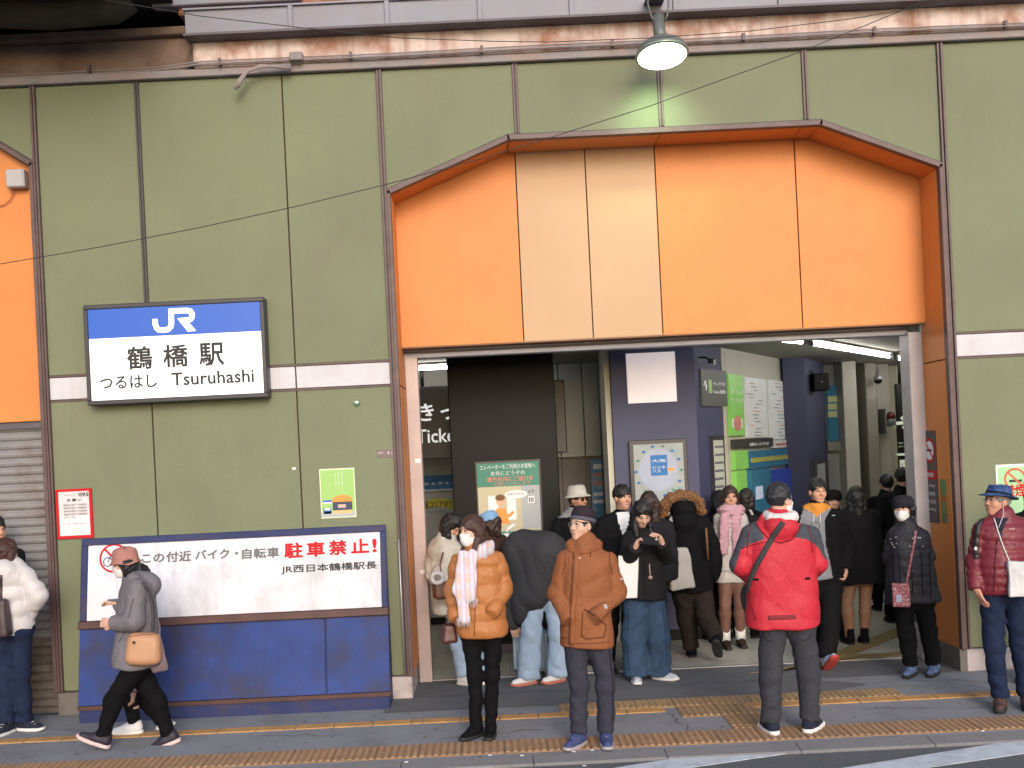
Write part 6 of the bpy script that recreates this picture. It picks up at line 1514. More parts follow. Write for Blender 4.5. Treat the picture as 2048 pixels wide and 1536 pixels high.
# ---- young man in grey hoodie and black jacket
C_hood = cloth('hoodie_grey', (.20, .205, .225)); C_hor = cloth('hood_lining_orange', (.55, .23, .04))
p = person('young man walking out in open black jacket over grey hooded top', 9.42, (1650, 1345), (1633, 951), 8, hyaw=6, hpitch=0, res=.0105, hres=.005, skinm=SKIN_M,
    J=dict(head=(1635, 984), neck=(1634, 1021), shL=(1604, 1037), shR=(1672, 1037), elL=(1596, 1093, .03), elR=(1696, 1095, .03), wrL=(1600, 1140, -.05), wrR=(1690, 1136, -.06), hipL=(1628, 1160), hipR=(1664, 1160), knL=(1634, 1250, .15), knR=(1660, 1246, -.10), anL=(1632, 1320, .30), anR=(1654, 1316, -.20)),
    coat=dict(mats=[C_black, C_hood, C_hor], paint=[inpoly([(1608, 1012), (1634, 1030), (1664, 1012), (1650, 1040), (1652, 1090), (1664, 1140), (1668, 1180), (1600, 1180), (1604, 1090), (1600, 1040)]), inpoly([(1604, 1006), (1666, 1006), (1660, 1016), (1646, 1024), (1634, 1034), (1622, 1024), (1606, 1016)])], hem=(1646, 1156), r=.116, rh=.120, hw=.085, arm=(.076, .072, .064), wr=.006, collar=.088, ch=.02, hood='back'),
    legs=dict(mats=[C_black2], r=(.098, .086, .080)), shoes=dict(up=mat('shoe_pale_blue', (.42, .48, .60), var=.1), sole=M_rsole, R=(4, 34), L=(4, 0), Rlift=1, len=.27), hair=dict(style='short', m=HAIR_K), hands=dict(R=dict(d=(-.10, -.35, -.8), pn=(-1, 0, 0), curl=1.05, thumb=-1)))
bv = bvh_of([p['coat']])
ribbon_c = [(1630+9*math.cos(a), 1054+11*math.sin(a)) for a in np.linspace(0, 2*PI, 14)]
on_path('hoodie_print', bv, ribbon_c, .002, C_black, p['coat'], off=.002, sub=2); on_path('hoodie_print', bv, [(1622, 1069), (1640, 1069)], .004, M_wsole, p['coat']); on_spot('jacket_logo', bv, 1667, 1031, .01, mat('logo_teal', (.35, .50, .50), var=0), p['coat'], sq=(.016, .004))
for s in (-1, 1): on_path('drawstring', bv, [(1634+s*6, 1028), (1634+s*7, 1046)], .003, M_wsole, p['coat'])
on_path('zip', bv, [(1650, 1040), (1653, 1085), (1664, 1140), (1668, 1155)], .004, C_char, p['coat'], sub=6)

# ---- woman in jeans looking at her phone
p = person('woman with long black hair in dark coat and wide blue jeans looking at a phone', 9.15, (1298, 1360), (1284, 986), 0, hyaw=8, hpitch=-32, female=True, res=.0105, hres=.005,
    J=dict(head=(1284, 1029, -.07), neck=(1284, 1066, .02), shL=(1260, 1074), shR=(1312, 1072), elL=(1253, 1120, -.04), elR=(1328, 1114, -.04), wrL=(1270, 1096, -.27), wrR=(1324, 1086, -.27), hipL=(1272, 1196), hipR=(1306, 1196), knL=(1267, 1275), knR=(1316, 1275), anL=(1272, 1345, .0), anR=(1318, 1338, .04)),
    coat=dict(mats=[cloth('coat_brown_black', (.012, .0105, .0125))], hem=(1286, 1198), r=.112, rh=.130, hw=.075, arm=(.072, .074, .058), wr=.007, wf=20, collar=.068, ch=-.02, name='coat'),
    legs=dict(mats=[C_jean], r=(.100, .100, .108), end=.035), shoes=dict(up=mat('shoe_silver_grey', (.42, .44, .50), var=.3, vscale=40), sole=M_wsole, L=(-5, 0), R=(52, 0), len=.26),
    hair=dict(style='long', m=HAIR_K, length=.36, seed=3.0), hands=dict(L=dict(d=(.35, -.2, .75), pn=(.5, -.3, -.2), curl=1.0, thumb=1), R=dict(d=(-.35, -.2, .7), pn=(-.5, -.3, -.2), curl=1.0, thumb=-1)))
ph = thing('phone', 'dark phone held up by the woman in blue jeans', 'phone', W(1300, 1080, -.1)); pc = A(W(1299, 1082, p['Y0']-.33)); bm = bmesh.new(); bm_box(bm, -.075, .075, -.005, .005, -.036, .036)
bmesh.ops.transform(bm, matrix=Matrix.Translation(Vector(pc)) @ Matrix.Rotation(.18, 4, 'Y') @ Matrix.Rotation(-.5, 4, 'X'), verts=bm.verts); bev(bm, .004); from_bm('case', bm, M_hblack, ph); on_dummy = None
bm = bmesh.new(); bm_box(bm, .045, .065, -.0075, -.0052, .012, .030); bmesh.ops.transform(bm, matrix=Matrix.Translation(Vector(pc)) @ Matrix.Rotation(.18, 4, 'Y') @ Matrix.Rotation(-.5, 4, 'X'), verts=bm.verts); from_bm('camera_lens', bm, M_silver, ph)
bl_ = bvh_of([p['legs']])
on_path('inseam', bl_, [(1258, 1215), (1255, 1275), (1258, 1340)], .002, C_jeand, p['legs'], sub=6); on_path('inseam', bl_, [(1325, 1215), (1332, 1275), (1333, 1330)], .002, C_jeand, p['legs'], sub=6)
on_path('zip', bvh_of([p['coat']]), [(1287, 1120), (1288, 1160), (1289, 1195)], .003, C_black, p['coat'], sub=6)
wbag = thing('shopping_bag', 'white paper shopping bag hanging from the arm of the phone woman', 'bag', W(1256, 1195, .1)); Yb = p['Y0']-.16
v = [W(1236, 1112, Yb), W(1277, 1114, Yb), W(1274, 1196, Yb), W(1241, 1197, Yb)]; n_ = Vector((.25, .09, 0)).normalized()*.09
bm = bmesh.new(); fr_ = [Vector(q) for q in v]; bk_ = [q+Vector((.03, .10, 0)) for q in fr_]
bm_hull8(bm, [fr_[3], fr_[2], bk_[2], bk_[3], fr_[0], fr_[1], bk_[1], bk_[0]]); bev(bm, .003); from_bm('bag_body', bm, mat('paper_bag_white', (.72, .70, .70), rough=.6, var=.03), wbag)
tube('handle', [fr_[0]+Vector((.05, .02, 0)), WV(1254, 1098, 8.95), WV(1262, 1088, 8.93), fr_[1]-Vector((.05, -.02, 0))], .004, M_wsole, wbag)
ch_ = thing('bag_charm', 'small pinkish charm dangling before the dark coat of the phone woman', 'charm', W(1300, 1150, .0)); bv = bvh_of([p['coat']])
on_path('cord', bv, [(1298, 1128), (1299, 1140), (1300, 1150)], .006, mat('charm_pink', (.35, .24, .22), var=.1), ch_, off=.008); on_spot('pendant', bv, 1300, 1155, .018, MATS['charm_pink'], ch_, thick=.03)

# ---- young man in black jacket beside her
p = person('young man in black jacket with white shirt collar beside the phone woman', 9.62, (1240, 1340), (1243, 966), 12, hyaw=25, res=.013, hres=.0055, skinm=SKIN_M,
    J=dict(head=(1245, 996), neck=(1243, 1033), shL=(1208, 1046), shR=(1280, 1046)), coat=dict(mats=[C_black2, M_wsole], paint=[inpoly([(1232, 1026), (1262, 1022), (1256, 1050), (1247, 1078)])], hem=(1243, 1180), r=.125, rh=.125, hw=.10, arm=(.082, .075, .064), collar=.075, ch=.0), legs=dict(mats=[C_black]), shoes=SH_K, hair=dict(style='fringe', m=HAIR_K))

# ---- person in fur hooded parka seen from behind, with tote bag
C_fur = cloth('fur_trim_tan', (.23, .115, .055), var=.35, vscale=70, bump=.9, bscale=90)
p = person('person in black fur hooded parka and brown trousers walking into the hall', 9.95, (1395, 1318), (1366, 988), 175, hyaw=170, res=.011, hres=.007, face=False,
    J=dict(head=(1366, 1012), neck=(1368, 1034), shL=(1342, 1046), shR=(1406, 1046), elL=(1333, 1098, .0), elR=(1424, 1094, .0), wrL=(1340, 1136, .05), wrR=(1424, 1130, .12), hipL=(1364, 1180), hipR=(1402, 1178), knL=(1375, 1246, .12), knR=(1412, 1238, -.05), anL=(1384, 1304, .12), anR=(1434, 1278, -.25)),
    coat=dict(mats=[C_black], hem=(1380, 1182), r=.122, rh=.130, hw=.090, arm=(.078, .072, .062), wr=.008, wf=18, collar=.11, ch=.02, hood='back', name='parka'),
    legs=dict(mats=[cloth('trousers_dark_brown', (.024, .017, .016))], r=(.105, .088, .074)), shoes=dict(up=C_black, sole=M_ksole, L=(178, 0), R=(160, -48), Rlift=1, len=.26), hair=dict(style='short', m=HAIR_K))
hc, fr, hs = p['J']['head'], p['hfr'], p['hs']
def furh(P):
    d = 1e3; pts = [A(W(x, y, p['Y0']+dy)) for x, y, dy in ((1326, 1030, .02), (1330, 1010, -.03), (1342, 996, -.05), (1362, 990, -.06), (1384, 994, -.05), (1398, 1006, -.02), (1402, 1022, .02))]
    for a, b in zip(pts[:-1], pts[1:]): q = rc(P, a, b, .048, .048); d = q if isinstance(d, float) else smin(d, q, .02)
    return d+.008*nz(P, 70)+.010*nz(P, 170, 1)+.006*nz(P, 260, 2)
sdf_obj('fur_trim', furh, [A(W(1326, 1030, p['Y0']-.1)), A(W(1402, 990, p['Y0']+.1))], .08, .0065, [C_fur], p['root'])
def hoodf(P): return ell(P, A(W(1366, 1018, p['Y0'])), (.125, .14, .125))+.004*nz(P, 22)
sdf_obj('hood', hoodf, [A(W(1366, 1018, p['Y0']))-.14, A(W(1366, 1018, p['Y0']))+.14], .02, .011, [C_black], p['root'])
tcn = A(W(1358, 1137, p['Y0']-.19)); M_tote = cloth('tote_canvas', (.36, .335, .315), vscale=6)
t, o = bag_sdf('tote_bag', 'pale canvas tote bag on the shoulder of the fur hooded person', 'bag', tcn, (.22, .10, .38), frame(10, 0, 4), [M_tote], taper=-.15, round_=.02, wob=.007)
for dx in (0, 10): tube('strap', [WV(1340+dx, 1086+dx*.3, 9.74), WV(1340+dx*.6, 1060, 9.72), WV(1340+dx*.3, 1040, 9.78), WV(1342, 1033, 9.88)], .010, M_tote, t)
bb_ = thing('backpack', 'black rucksack with tan strap carried before the pink scarf woman', 'bag', W(1425, 1110, .9)); bc2 = A(W(1425, 1122, 1.02))
def bp2(P): return ell(P, bc2, (.09, .12, .20))+.006*nz(P, 20)
sdf_obj('bag_body', bp2, [bc2-.2, bc2+.2], .03, .014, [C_black], bb_); tube('strap', [WV(1412, 1056, 9.72), WV(1414, 1085, 9.74), WV(1416, 1118, 9.78)], .010, cloth('strap_tan', (.20, .09, .04)), bb_)

# ---- woman with pink scarf
C_cream = cloth('coat_cream', (.50, .47, .45)); C_pk = cloth('scarf_pink', (.52, .30, .36), var=.12, bump=.5, bscale=90); TIGHT = skin('tights_brown', (.17, .085, .065))
p = person('woman in cream coat with chunky pink scarf, white shorts and brown tights', 10.42, (1470, 1292), (1460, 970), 5, hyaw=-4, female=True, res=.011, hres=.0055, skinm=SKIN_M,
    J=dict(head=(1460, 996), neck=(1461, 1024), shL=(1443, 1036), shR=(1480, 1036), elL=(1436, 1085), elR=(1489, 1085), wrL=(1432, 1120, -.05), wrR=(1494, 1120, -.05), hipL=(1452, 1142), hipR=(1476, 1142), knL=(1450, 1205, -.05), knR=(1479, 1206), anL=(1450, 1262, .0), anR=(1481, 1268, .05)),
    coat=dict(mats=[C_cream], hem=(1463, 1140), r=.115, rh=.115, hw=.085, arm=(.075, .070, .058), collar=.08), legs=None, shoes=dict(up=cloth('shoe_dark_brown', (.035, .020, .017)), sole=M_ksole, L=(0, 0), R=(0, 0), len=.24), hair=dict(style='long', m=HAIR_B, length=.26, seed=5.0))
J = p['J']
def shorts(P):
    d = rc(P, J['hipL']+A(0, 0, .05), J['hipR']+A(0, 0, .05), .115, .115)
    for n in 'LR': e = J['hip'+n]*.62+J['kn'+n]*.38; d = smin(d, rc(P, J['hip'+n], e, .10, .098), .02)
    return smax(d, (J['hipL'][2]*.64+J['knL'][2]*.36)-P[2], .008)+.004*nz(P, 25)
sdf_obj('shorts', shorts, [J['hipL'], J['hipR'], J['knL'], J['knR']], .14, .011, [C_cream], p['root'])
def tights(P):
    d = 1e3
    for n in 'LR':
        c = J['kn'+n]*.7+J['an'+n]*.3+A(0, .012, 0)
        q = smin(smin(rc(P, J['hip'+n]*.6+J['kn'+n]*.4, J['kn'+n], .078, .058), rc(P, J['kn'+n], c, .057, .061), .02), rc(P, c, J['an'+n]+A(0, 0, .03), .061, .043), .02); d = q if isinstance(d, float) else np.minimum(d, q)
    return d
sdf_obj('tights', tights, [J['hipL'], J['hipR'], J['anL'], J['anR']], .10, .010, [TIGHT], p['root'])
for n in 'LR': tube('sock', [Vector(J['an'+n]+A(0, 0, -.01)), Vector(J['an'+n]+A(0, 0, .05)), Vector(J['an'+n]+A(0, 0, .11))], [.050, .051, .054], M_wsole, p['root'], 14)
def pscarf(P):
    c = J['neck']+A(0, -.02, .015); d = 1e3; ring = [c+A(.085*math.cos(a), .085*math.sin(a), .01*math.sin(2*a)) for a in np.linspace(0, 2*PI, 13)]
    for a, b in zip(ring[:-1], ring[1:]): q = rc(P, a, b, .048, .048); d = q if isinstance(d, float) else smin(d, q, .02)
    for xa, xb, yb in ((1450, 1447, 1102), (1472, 1474, 1110)): d = smin(d, rc(P, A(W(xa, 1034, p['Y0']-.13)), A(W(xb, yb, p['Y0']-.15)), .050, .046, flat=(A(0, -1, 0), 2.0)), .012)
    return d+.006*nz(P, 45)+.004*np.sin(P[2]*150)
sdf_obj('scarf', pscarf, [J['neck']-.13, J['neck']+.13, A(W(1447, 1110, p['Y0']-.16)), A(W(1474, 1115, p['Y0']-.1))], .07, .009, [C_pk], p['root'])

# ---- walking woman with bucket hat
C_gc = cloth('coat_mauve_grey', (.160, .145, .165), rough=.6, var=.08, bump=.2, bscale=120)
p = person('masked woman in pink bucket hat and grey coat striding past the notice board', 7.86, (262, 1496), (254, 1092), -88, hyaw=-92, hpitch=-4, female=True, res=.010, hres=.005,
    J=dict(head=(250, 1128), neck=(266, 1160), shL=(272, 1176, .13), shR=(274, 1176, -.13), elL=(256, 1225, .16), elR=(268, 1244, -.19), wrL=(240, 1208, .10), wrR=(228, 1248, -.14), hipL=(268, 1328, .07), hipR=(276, 1328, -.07), knL=(316, 1404, .07), knR=(227, 1402, -.06), anL=(336, 1468, .07), anR=(207, 1470, -.06)),
    coat=dict(mats=[C_gc], hem=(272, 1330), r=.118, rh=.148, hw=.05, arm=(.076, .070, .060), wr=.006, wf=20, collar=.082, ch=.005, hood='back', name='coat', hdir=(.0, 1, 0), w=.5),
    legs=dict(mats=[C_black], r=(.092, .066, .050), pel=.10), shoes=dict(up=mat('shoe_dark_purple', (.022, .016, .030), rough=.6, var=.2), sole=mat('sole_pinkish', (.62, .46, .44), var=.05), L=(-88, -18), R=(-88, 22), Llift=1, Rlift=1, len=.255, sole_h=.030), mask=True, hair=dict(style='bob', m=HAIR_K, length=.09, cap=True),
    hands=dict(L=dict(d=(-.8, 0, .3), pn=(0, 0, -1), curl=.8, thumb=1), R=dict(d=(-.8, .1, .1), pn=(0, 1, 0), curl=.9, thumb=1)))
R_, hc, fr, hs = p['root'], p['J']['head'], p['hfr'], p['hs']
def slouch(v, a): v.z += .006*math.sin(3*a)+.004*math.sin(5*a+1); return v
bell_hat(R_, hc, fr, hs, [(.118, .004), (.124, .006), (.122, .012), (.104, .040), (.101, .060), (.099, .100), (.085, .132), (.05, .148), (.01, .150)], cloth('hat_dusty_pink', (.37, .175, .150), var=.06), 'bucket_hat', fn=slouch, tilt=0, sy=1.12)
bell_hat(R_, hc, fr, hs, [(.1035, .040), (.1055, .042), (.1045, .050), (.1025, .052)], MATS['hat_dusty_pink'], 'hat_band', tilt=0, sy=1.12)
M_tan = mat('leather_tan', (.42, .22, .12), rough=.5, var=.08, bump=.1, bscale=90)
t, o = bag_sdf('shoulder_bag', 'tan leather cross-body bag at the hip of the walking woman', 'bag', A(W(288, 1297, p['Y0']-.20)), (.25, .085, .23), frame(4, 0, -3), [M_tan], taper=-.12, round_=.05)
bv = bvh_of([p['coat']])
on_path('strap', bv, [(284, 1166), (296, 1182), (303, 1205), (305, 1235), (304, 1262)], .005, cloth('strap_mauve', (.085, .075, .085)), t, flat=.011, off=.007, sub=8)
on_path('flap_seam', bvh_of([o]), [(256, 1274), (285, 1270), (322, 1268)], .003, cloth('seam_tan', (.24, .11, .06)), t, sub=6); on_spot('clasp', bvh_of([o]), 268, 1285, .012, M_kleather, t)
on_path('sleeve_seam', bv, [(268, 1196), (262, 1215), (258, 1235)], .003, cloth('seam_mauve', (.09, .08, .095)), p['coat']); on_path('pocket', bv, [(250, 1262), (245, 1272), (238, 1284)], .003, MATS['seam_mauve'], p['coat'])
pk_ = thing('phone', 'pale phone held before the chest of the walking woman', 'phone', W(225, 1205, -1.1)); box('case', W(212, 1205, -1.05)[0], W(236, 1205, -1.05)[0], -1.02, -1.005, W(222, 1200, -1.05)[2]-.035, W(222, 1200, -1.05)[2]+.005, mat('phone_pale', (.45, .47, .52), var=0), pk_, b=.003); box('screen', W(213, 1205, -1.05)[0], W(235, 1205, -1.05)[0], -1.0225, -1.0205, W(222, 1200, -1.05)[2]-.032, W(222, 1200, -1.05)[2]+.002, mat('phone_glass', (.10, .11, .14), rough=.2, var=0), pk_)

# ---- child half hidden behind her
p = person('child in pink coat and white sneakers walking hidden behind the grey coat', 8.30, (282, 1472), (276, 1130), -90, hyaw=-90, res=.013, hres=.008, face=False,
    J=dict(hipL=(280, 1346, .06), hipR=(282, 1346, -.06), knR=(262, 1400, -.06), anR=(268, 1458, -.06), knL=(288, 1400, .06), anL=(324, 1444, .06), elR=(266, 1310, -.14), wrR=(266, 1378, -.14)),
    coat=dict(mats=[cloth('coat_pale_pink', (.50, .33, .31))], hem=(292, 1344), r=.105, rh=.135, hw=.04, arm=(.06, .052, .045), hdir=(0, 1, 0), w=.5, wr=.008), legs=dict(mats=[C_black2], r=(.070, .054, .046), pel=.08), shoes=dict(up=mat('shoe_white', (.68, .66, .68), rough=.6, var=.06), sole=M_wsole, L=(-88, -40), R=(-88, 0), Llift=1, len=.245, lace=M_wsole), hair=dict(style='short', m=HAIR_K),
    hands=dict(R=dict(d=(.0, 0, -1), pn=(-1, 0, 0), curl=.5, thumb=1)))
tube('cuff', [Vector(p['J']['wrR']+A(0, 0, .03)), Vector(p['J']['wrR']-A(0, 0, .02))], .042, cloth('cuff_purple', (.20, .10, .26)), p['root'], 12)

# ---- woman in white puffer at the shutter
C_wp = cloth('down_white', (.56, .53, .54), rough=.55, var=.05, bump=.12, bscale=60, spec=.3)
p = person('woman in white puffer jacket and dark jeans facing the roller shutter', 8.44, (34, 1466), (14, 1079), 172, hyaw=165, female=True, res=.011, hres=.006, face=False,
    J=dict(head=(14, 1106), neck=(14, 1130), shL=(-14, 1142), shR=(42, 1142), elL=(-40, 1195), elR=(77, 1190, -.02), wrL=(-30, 1235, .05), wrR=(55, 1228, .04), hipL=(4, 1270), hipR=(40, 1268), knL=(12, 1352), knR=(42, 1350), anL=(14, 1450, -.02), anR=(50, 1446, .05)),
    coat=dict(mats=[C_wp], hem=(16, 1266), r=.122, rh=.125, hw=.085, arm=(.080, .078, .064), quilt=.13, qa=.015, wr=.005, collar=.10, ch=.0, hood='back', name='down_jacket'), legs=dict(mats=[C_jeand], r=(.088, .070, .062)), shoes=dict(up=C_navy, sole=M_wsole, L=(-15, 0), R=(75, 0), lace=M_wsole, len=.25), hair=dict(style='back', m=HAIR_R, length=.14))
t, o = bag_sdf('shoulder_bag', 'dark brown bag beside the white puffer jacket', 'bag', A(W(-2, 1236, p['Y0']-.20)), (.16, .09, .30), frame(0), [mat('leather_dark_brown', (.05, .032, .034), rough=.5, var=.1)], taper=-.2)
on_path('strap', bvh_of([p['coat']]), [(2, 1150), (2, 1175), (2, 1205)], .005, MATS['leather_dark_brown'], t, flat=.012, off=.007)
p = person('person with dark hair standing at the shutter behind the white puffer', 8.72, (-18, 1455), (-10, 1034), 40, hyaw=55, res=.014, hres=.006, skinm=SKIN_M, coat=dict(mats=[C_char], collar=.08), legs=dict(mats=[C_black]), shoes=SH_K, hair=dict(style='short', m=HAIR_K), J=dict(head=(-9, 1062)))

# ---- woman in cream jacket bending over at the left
p = person('woman with long black hair in cream jacket bending forward behind the orange jacket', 9.35, (930, 1372), (905, 1022), 60, hyaw=60, hpitch=-42, female=True, res=.012, hres=.006, skinm=SKIN_M,
    J=dict(head=(903, 1052, -.02), neck=(895, 1078), shL=(872, 1092, .06), shR=(906, 1096, -.08), elL=(866, 1150), elR=(880, 1152, -.14), wrL=(884, 1180), wrR=(906, 1176, -.18), hipL=(908, 1215), hipR=(932, 1215), knL=(918, 1290), knR=(948, 1290), anL=(928, 1352), anR=(958, 1352)),
    coat=dict(mats=[cloth('jacket_cream', (.48, .44, .38))], hem=(908, 1222), r=.11, rh=.12, hw=.07, arm=(.080, .072, .058), wr=.010, wf=22, collar=.08), legs=dict(mats=[C_jeanl], r=(.085, .070, .070)), shoes=dict(up=M_wsole, sole=M_wsole), hair=dict(style='long', m=HAIR_K, length=.30, seed=2.0))
t, o = bag_sdf('shoulder_bag', 'brown leather bag with fluffy ring at the hip of the cream jacket', 'bag', A(W(882, 1180, p['Y0']-.26)), (.14, .08, .16), frame(20), [mat('leather_brown', (.11, .040, .018), rough=.45, var=.1)], round_=.04)
tube('strap', [WV(886, 1165, 9.05), WV(880, 1130, 9.10), WV(886, 1105, 9.16)], .007, MATS['leather_brown'], t)
o = tag(tube('fluffy_ring', [WV(875+11*math.cos(a), 1156+10*math.sin(a), 9.02) for a in np.linspace(0, 2*PI, 18)], .020, C_cream, None, 8), 'fluffy cream ring hanging on the brown leather bag', 'charm')
p = person('person in light blue cap and brown coat partly hidden by the orange jacket', 9.75, (968, 1352), (976, 1021), -150, hyaw=-120, hpitch=-20, res=.014, hres=.007, skinm=SKIN_M, face=False, coat=dict(mats=[cloth('coat_dark_brown', (.050, .025, .020))], hem=(968, 1225), rh=.13, collar=.08), legs=dict(mats=[C_jeanl]), shoes=SH_K, hair=dict(style='bob', m=HAIR_B, length=.12, cap=True), J=dict(head=(980, 1048)))
hc, fr, hs = p['J']['head'], p['hfr'], p['hs']
bell_hat(p['root'], hc, fr, hs, [(.098, .010), (.103, .012), (.104, .055), (.097, .100), (.075, .132), (.02, .144)], cloth('cap_light_blue', (.20, .36, .58)), 'cap')
def brim2(P): q = loc(P, hc, fr, hs); return ell(q, (0, .12, .015), (.075, .055, .010))*hs
sdf_obj('cap_brim', brim2, [hc-.16, hc+.16], .02, .008, [MATS['cap_light_blue']], p['root'])

# ---- person bending over a suitcase
C_gcoat = cloth('coat_dark_grey_wool', (.042, .042, .047), var=.18, vscale=50, bump=.4)
p = person('person in long dark grey coat and pale jeans bending over a suitcase', 9.22, (1090, 1368), (1040, 1030), 150, hyaw=150, hpitch=-70, res=.011, hres=.007, face=False, hs=.95,
    J=dict(head=(1012, 1122, .40), neck=(1032, 1094, .26), shL=(1030, 1092, .20), shR=(1060, 1085, .18), elL=(1018, 1170, .12), elR=(1062, 1150, .10), wrL=(1027, 1250, .12), wrR=(1056, 1190, .10), hipL=(1070, 1170, .02), hipR=(1102, 1166, .05), knL=(1062, 1270, .03), knR=(1118, 1270, .06), anL=(1058, 1345, .02), anR=(1116, 1344, .06)),
    legs=dict(mats=[C_jeanl], r=(.092, .088, .100), end=.03, pel=.09), shoes=dict(up=M_wsole, sole=mat('sole_salmon', (.52, .17, .12), var=.05), L=(-62, 0), R=(-55, 0), len=.26), hands=dict(L=dict(d=(.15, 0, -1), pn=(0, 1, 0), curl=.9, thumb=1)), hair=dict(style='short', m=HAIR_K))
J = p['J']
def tail(P):     # the long coat hanging from the bent back
    q = lambda x, y, dy: A(W(x, y, p['Y0']+dy))
    d = rc(P, q(1046, 1096, .20), q(1096, 1104, .04), .17, .165)
    d = smin(d, rc(P, q(1046, 1110, .14), q(1046, 1215, .08), .14, .10), .12)
    d = smin(d, rc(P, q(1088, 1112, .03), q(1070, 1190, .0), .17, .13), .12)
    d = smin(d, rc(P, q(1050, 1190, .06), q(1044, 1236, .04), .10, .06), .08)
    s = smin(rc(P, q(1026, 1090, .20), q(1018, 1170, .12), .085, .075), rc(P, q(1018, 1170, .12), q(1026, 1248, .12), .075, .058), .02)
    d = smin(d, s, .012)
    return d+.006*nz(P, 14)+.004*ridge(P, 12, 1.0, 1.6)
sdf_obj('coat', tail, [A(W(1000, 1040, p['Y0']-.2)), A(W(1145, 1285, p['Y0']+.35))], .06, .012, [C_gcoat], p['root'])
tube('shirt_collar', [WV(1012, 1064, 9.36), WV(1018, 1056, 9.36), WV(1030, 1049, 9.37)], .016, M_wsole, p['root'])
sk = thing('suitcase', 'light blue hard-shell suitcase standing behind pale jeans', 'suitcase', W(1062, 1365, .5)); Ys = .55; M_case = mat('suitcase_blue', (.30, .40, .48), rough=.35, var=.06)
s_, e_ = W(1025, 1262, Ys), W(1099, 1364, Ys); bm = bmesh.new(); bm_box(bm, s_[0], e_[0], Ys, Ys+.22, .05, s_[2]); bev(bm, .03, 3); from_bm('shell', bm, M_case, sk, smooth=False)
for q in range(6): x = s_[0]+.03+q*(e_[0]-s_[0]-.06)/5; tube('rib', [(x, Ys-.002, .09), (x, Ys-.002, s_[2]-.04)], .006, M_case, sk, 6)
for x in (s_[0]+.05, e_[0]-.05): lathe('wheel', [(.025, -.012), (.028, 0), (.025, .012)], Matrix.Translation((x, Ys+.05, .028)) @ Matrix.Rotation(PI/2, 4, 'Y'), M_ksole, sk, 14)
for x in (s_[0]+.10, e_[0]-.10): tube('pull_rod', [(x, Ys+.18, s_[2]-.02), (x, Ys+.18, s_[2]+.12)], .008, M_alu, sk, 8)
tube('pull_handle', [(s_[0]+.10, Ys+.18, s_[2]+.12), (e_[0]-.10, Ys+.18, s_[2]+.12)], .014, M_ksole, sk, 8)

# ---- person with bucket hat and sunglasses
p = person('person in pale bucket hat, sunglasses and dark jacket by the black pillar', 9.95, (1152, 1335), (1152, 966), 30, hyaw=45, res=.013, hres=.006, skinm=SKIN_T, coat=dict(mats=[C_black, cloth('hood_pale_grey', (.22, .22, .23))], paint=[inpoly([(1120, 1010), (1160, 1018), (1150, 1034), (1116, 1036)])], hem=(1150, 1195), rh=.13, collar=.09, hood='back'), legs=dict(mats=[C_black]), shoes=SH_K, hair=dict(style='short', m=HAIR_K), J=dict(head=(1156, 1000), shL=(1118, 1046), shR=(1184, 1046)))
hc, fr, hs = p['J']['head'], p['hfr'], p['hs']
bell_hat(p['root'], hc, fr, hs, [(.138, .028), (.142, .031), (.104, .056), (.099, .062), (.092, .115), (.078, .150), (.05, .158), (.01, .158)], cloth('hat_off_white', (.42, .40, .36)), 'bucket_hat', tilt=4)
for e in (-1, 1):
    bm = bmesh.new(); bmesh.ops.create_uvsphere(bm, u_segments=10, v_segments=6, radius=1.0, matrix=M4(glob(hc, fr, (e*.031, .092, .008), hs), fr, hs) @ Matrix.Diagonal((.026, .006, .020, 1))); from_bm('sunglass_lens', bm, mat('lens_dark', (.02, .012, .01), rough=.15, var=0), p['root'], smooth=True)

# ---- the crowd further inside
def crowd(lab, D, foot, top, yaw, mats, style='short', hm=HAIR_K, length=.25, hem=None, legm=C_black, face=False, hyaw=None, skinm=SKIN_M, J=None, hpitch=0, **k):
    return person(lab, D, foot, top, yaw, hyaw=hyaw, hpitch=hpitch, res=.016, hres=.0075, face=face, skinm=skinm, coat=dict(mats=mats, hem=hem, rh=.13, wr=.006), legs=dict(mats=[legm]), shoes=dict(up=C_black, sole=M_ksole, res=.011), hair=dict(style=style, m=hm, length=length), J=J, **k)
crowd('person in black with short hair queueing before the framed map, leftmost of three', 11.5, (1328, 1268), (1333, 960), 175, [C_black])
crowd('person in dark clothes with short hair queueing before the framed map, middle of three', 11.2, (1366, 1272), (1368, 965), 170, [C_char], hm=HAIR_B)
crowd('young man in black seen in part profile right of the framed map', 11.3, (1406, 1270), (1402, 958), 140, [C_black], hyaw=95, face=True)
crowd('woman with long dark hair half hidden behind the phone woman', 9.72, (1296, 1338), (1298, 984), 160, [C_char], 'back', HAIR_B, .30)
crowd('dark haired person half hidden left of the pink scarf woman', 10.9, (1436, 1276), (1436, 982), -150, [C_black], 'bob', length=.14)
p = crowd('person with pale rucksack straps half hidden right of the pink scarf woman', 10.95, (1494, 1274), (1492, 978), 150, [C_black], 'bob', length=.16)
bv = bvh_of([p['coat']]); pbk = thing('backpack', 'dark rucksack with pale straps worn beside the pink scarf woman', 'bag', W(1500, 1040, 2.0)); on_path('strap', bv, [(1496, 1014), (1502, 1024), (1506, 1034)], .006, C_cream, pbk, flat=.014, off=.006); c5 = A(W(1506, 1062, 2.0-.16))
def bp5(P): return ell(P, c5, (.12, .09, .17))+.005*nz(P, 20)
sdf_obj('bag_body', bp5, [c5-.18, c5+.18], .03, .014, [C_char], pbk)
p = crowd('person in black cap standing behind the grey hooded young man', 10.6, (1668, 1282), (1666, 982), -20, [C_black], face=True, hyaw=-10)
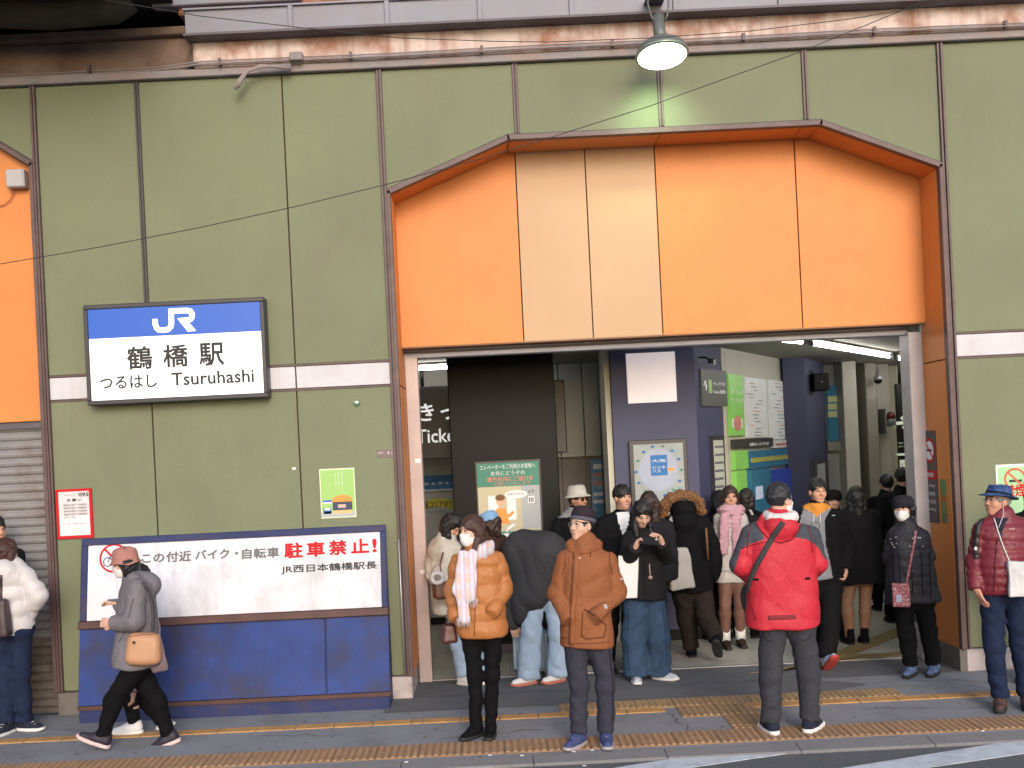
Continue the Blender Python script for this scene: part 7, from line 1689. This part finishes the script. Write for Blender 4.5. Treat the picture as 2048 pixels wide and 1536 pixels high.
bell_hat(p['root'], p['J']['head'], p['hfr'], p['hs'], [(.098, .025), (.102, .028), (.101, .07), (.090, .115), (.06, .14), (.01, .147)], C_black, 'cap')
p = person('woman in long black coat with bare legs and ankle boots walking in', 10.30, (1702, 1284), (1710, 974), 180, hyaw=175, res=.013, hres=.007, face=False, bare=True, skinm=skin('skin_leg', (.30, .155, .09)), coat=dict(mats=[C_black2], hem=(1718, 1166), r=.12, rh=.165, hw=.10, arm=(.085, .078, .064), collar=.09, wr=.008, name='coat'), shoes=dict(up=C_black, sole=M_ksole, L=(185, 0), R=(175, 0), boot=.06, name='boot'), hair=dict(style='back', m=HAIR_K, length=.22), J=dict(anL=(1699, 1270), knL=(1693, 1206), hipL=(1702, 1150), anR=(1728, 1268), knR=(1730, 1206), hipR=(1732, 1150), shL=(1682, 1034), shR=(1742, 1034)))
crowd('man in black coat walking towards the ticket gates by the cream pillar', 12.2, (1770, 1222), (1772, 950), 178, [C_black], hem=(1768, 1165))
crowd('tall man in black jacket before the black arrow sign', 11.4, (1798, 1245), (1803, 936), 176, [C_black2], hem=(1800, 1180))
crowd('person in dark clothes half hidden behind the guide post', 11.9, (1830, 1225), (1826, 962), 178, [C_char], hem=(1826, 1170))
crowd('person in black behind the man with the blue hat', 8.45, (2075, 1385), (2070, 974), -30, [C_black], hyaw=-60, J=dict(head=(2068, 1004), shL=(2030, 1040), shR=(2105, 1045)), face=True)
# ---- scraps of litter
for i, (x, y) in enumerate(((1044, 1511), (1147, 1503), (1184, 1500), (980, 1510), (813, 1524), (1168, 1520), (1312, 1518), (1900, 1459), (1965, 1462), (1792, 1457))):
    Yl = 7.3+CAMY; a = W(x, y, KY+.1); zl = gz(KY+.2)+.004
    q = G(x, y, zl); 
    o = box('paper_scrap', q[0]-.012, q[0]+.012, q[1]-.006, q[1]+.008, zl-.002 if q[1] > KY+.02 else ROADZ-.001, (zl if q[1] > KY+.02 else ROADZ)+.003, M_white, None, b=.001); tag(o, 'tiny white paper scrap on the ground near the kerb', 'litter', 'scraps of litter along the kerb')
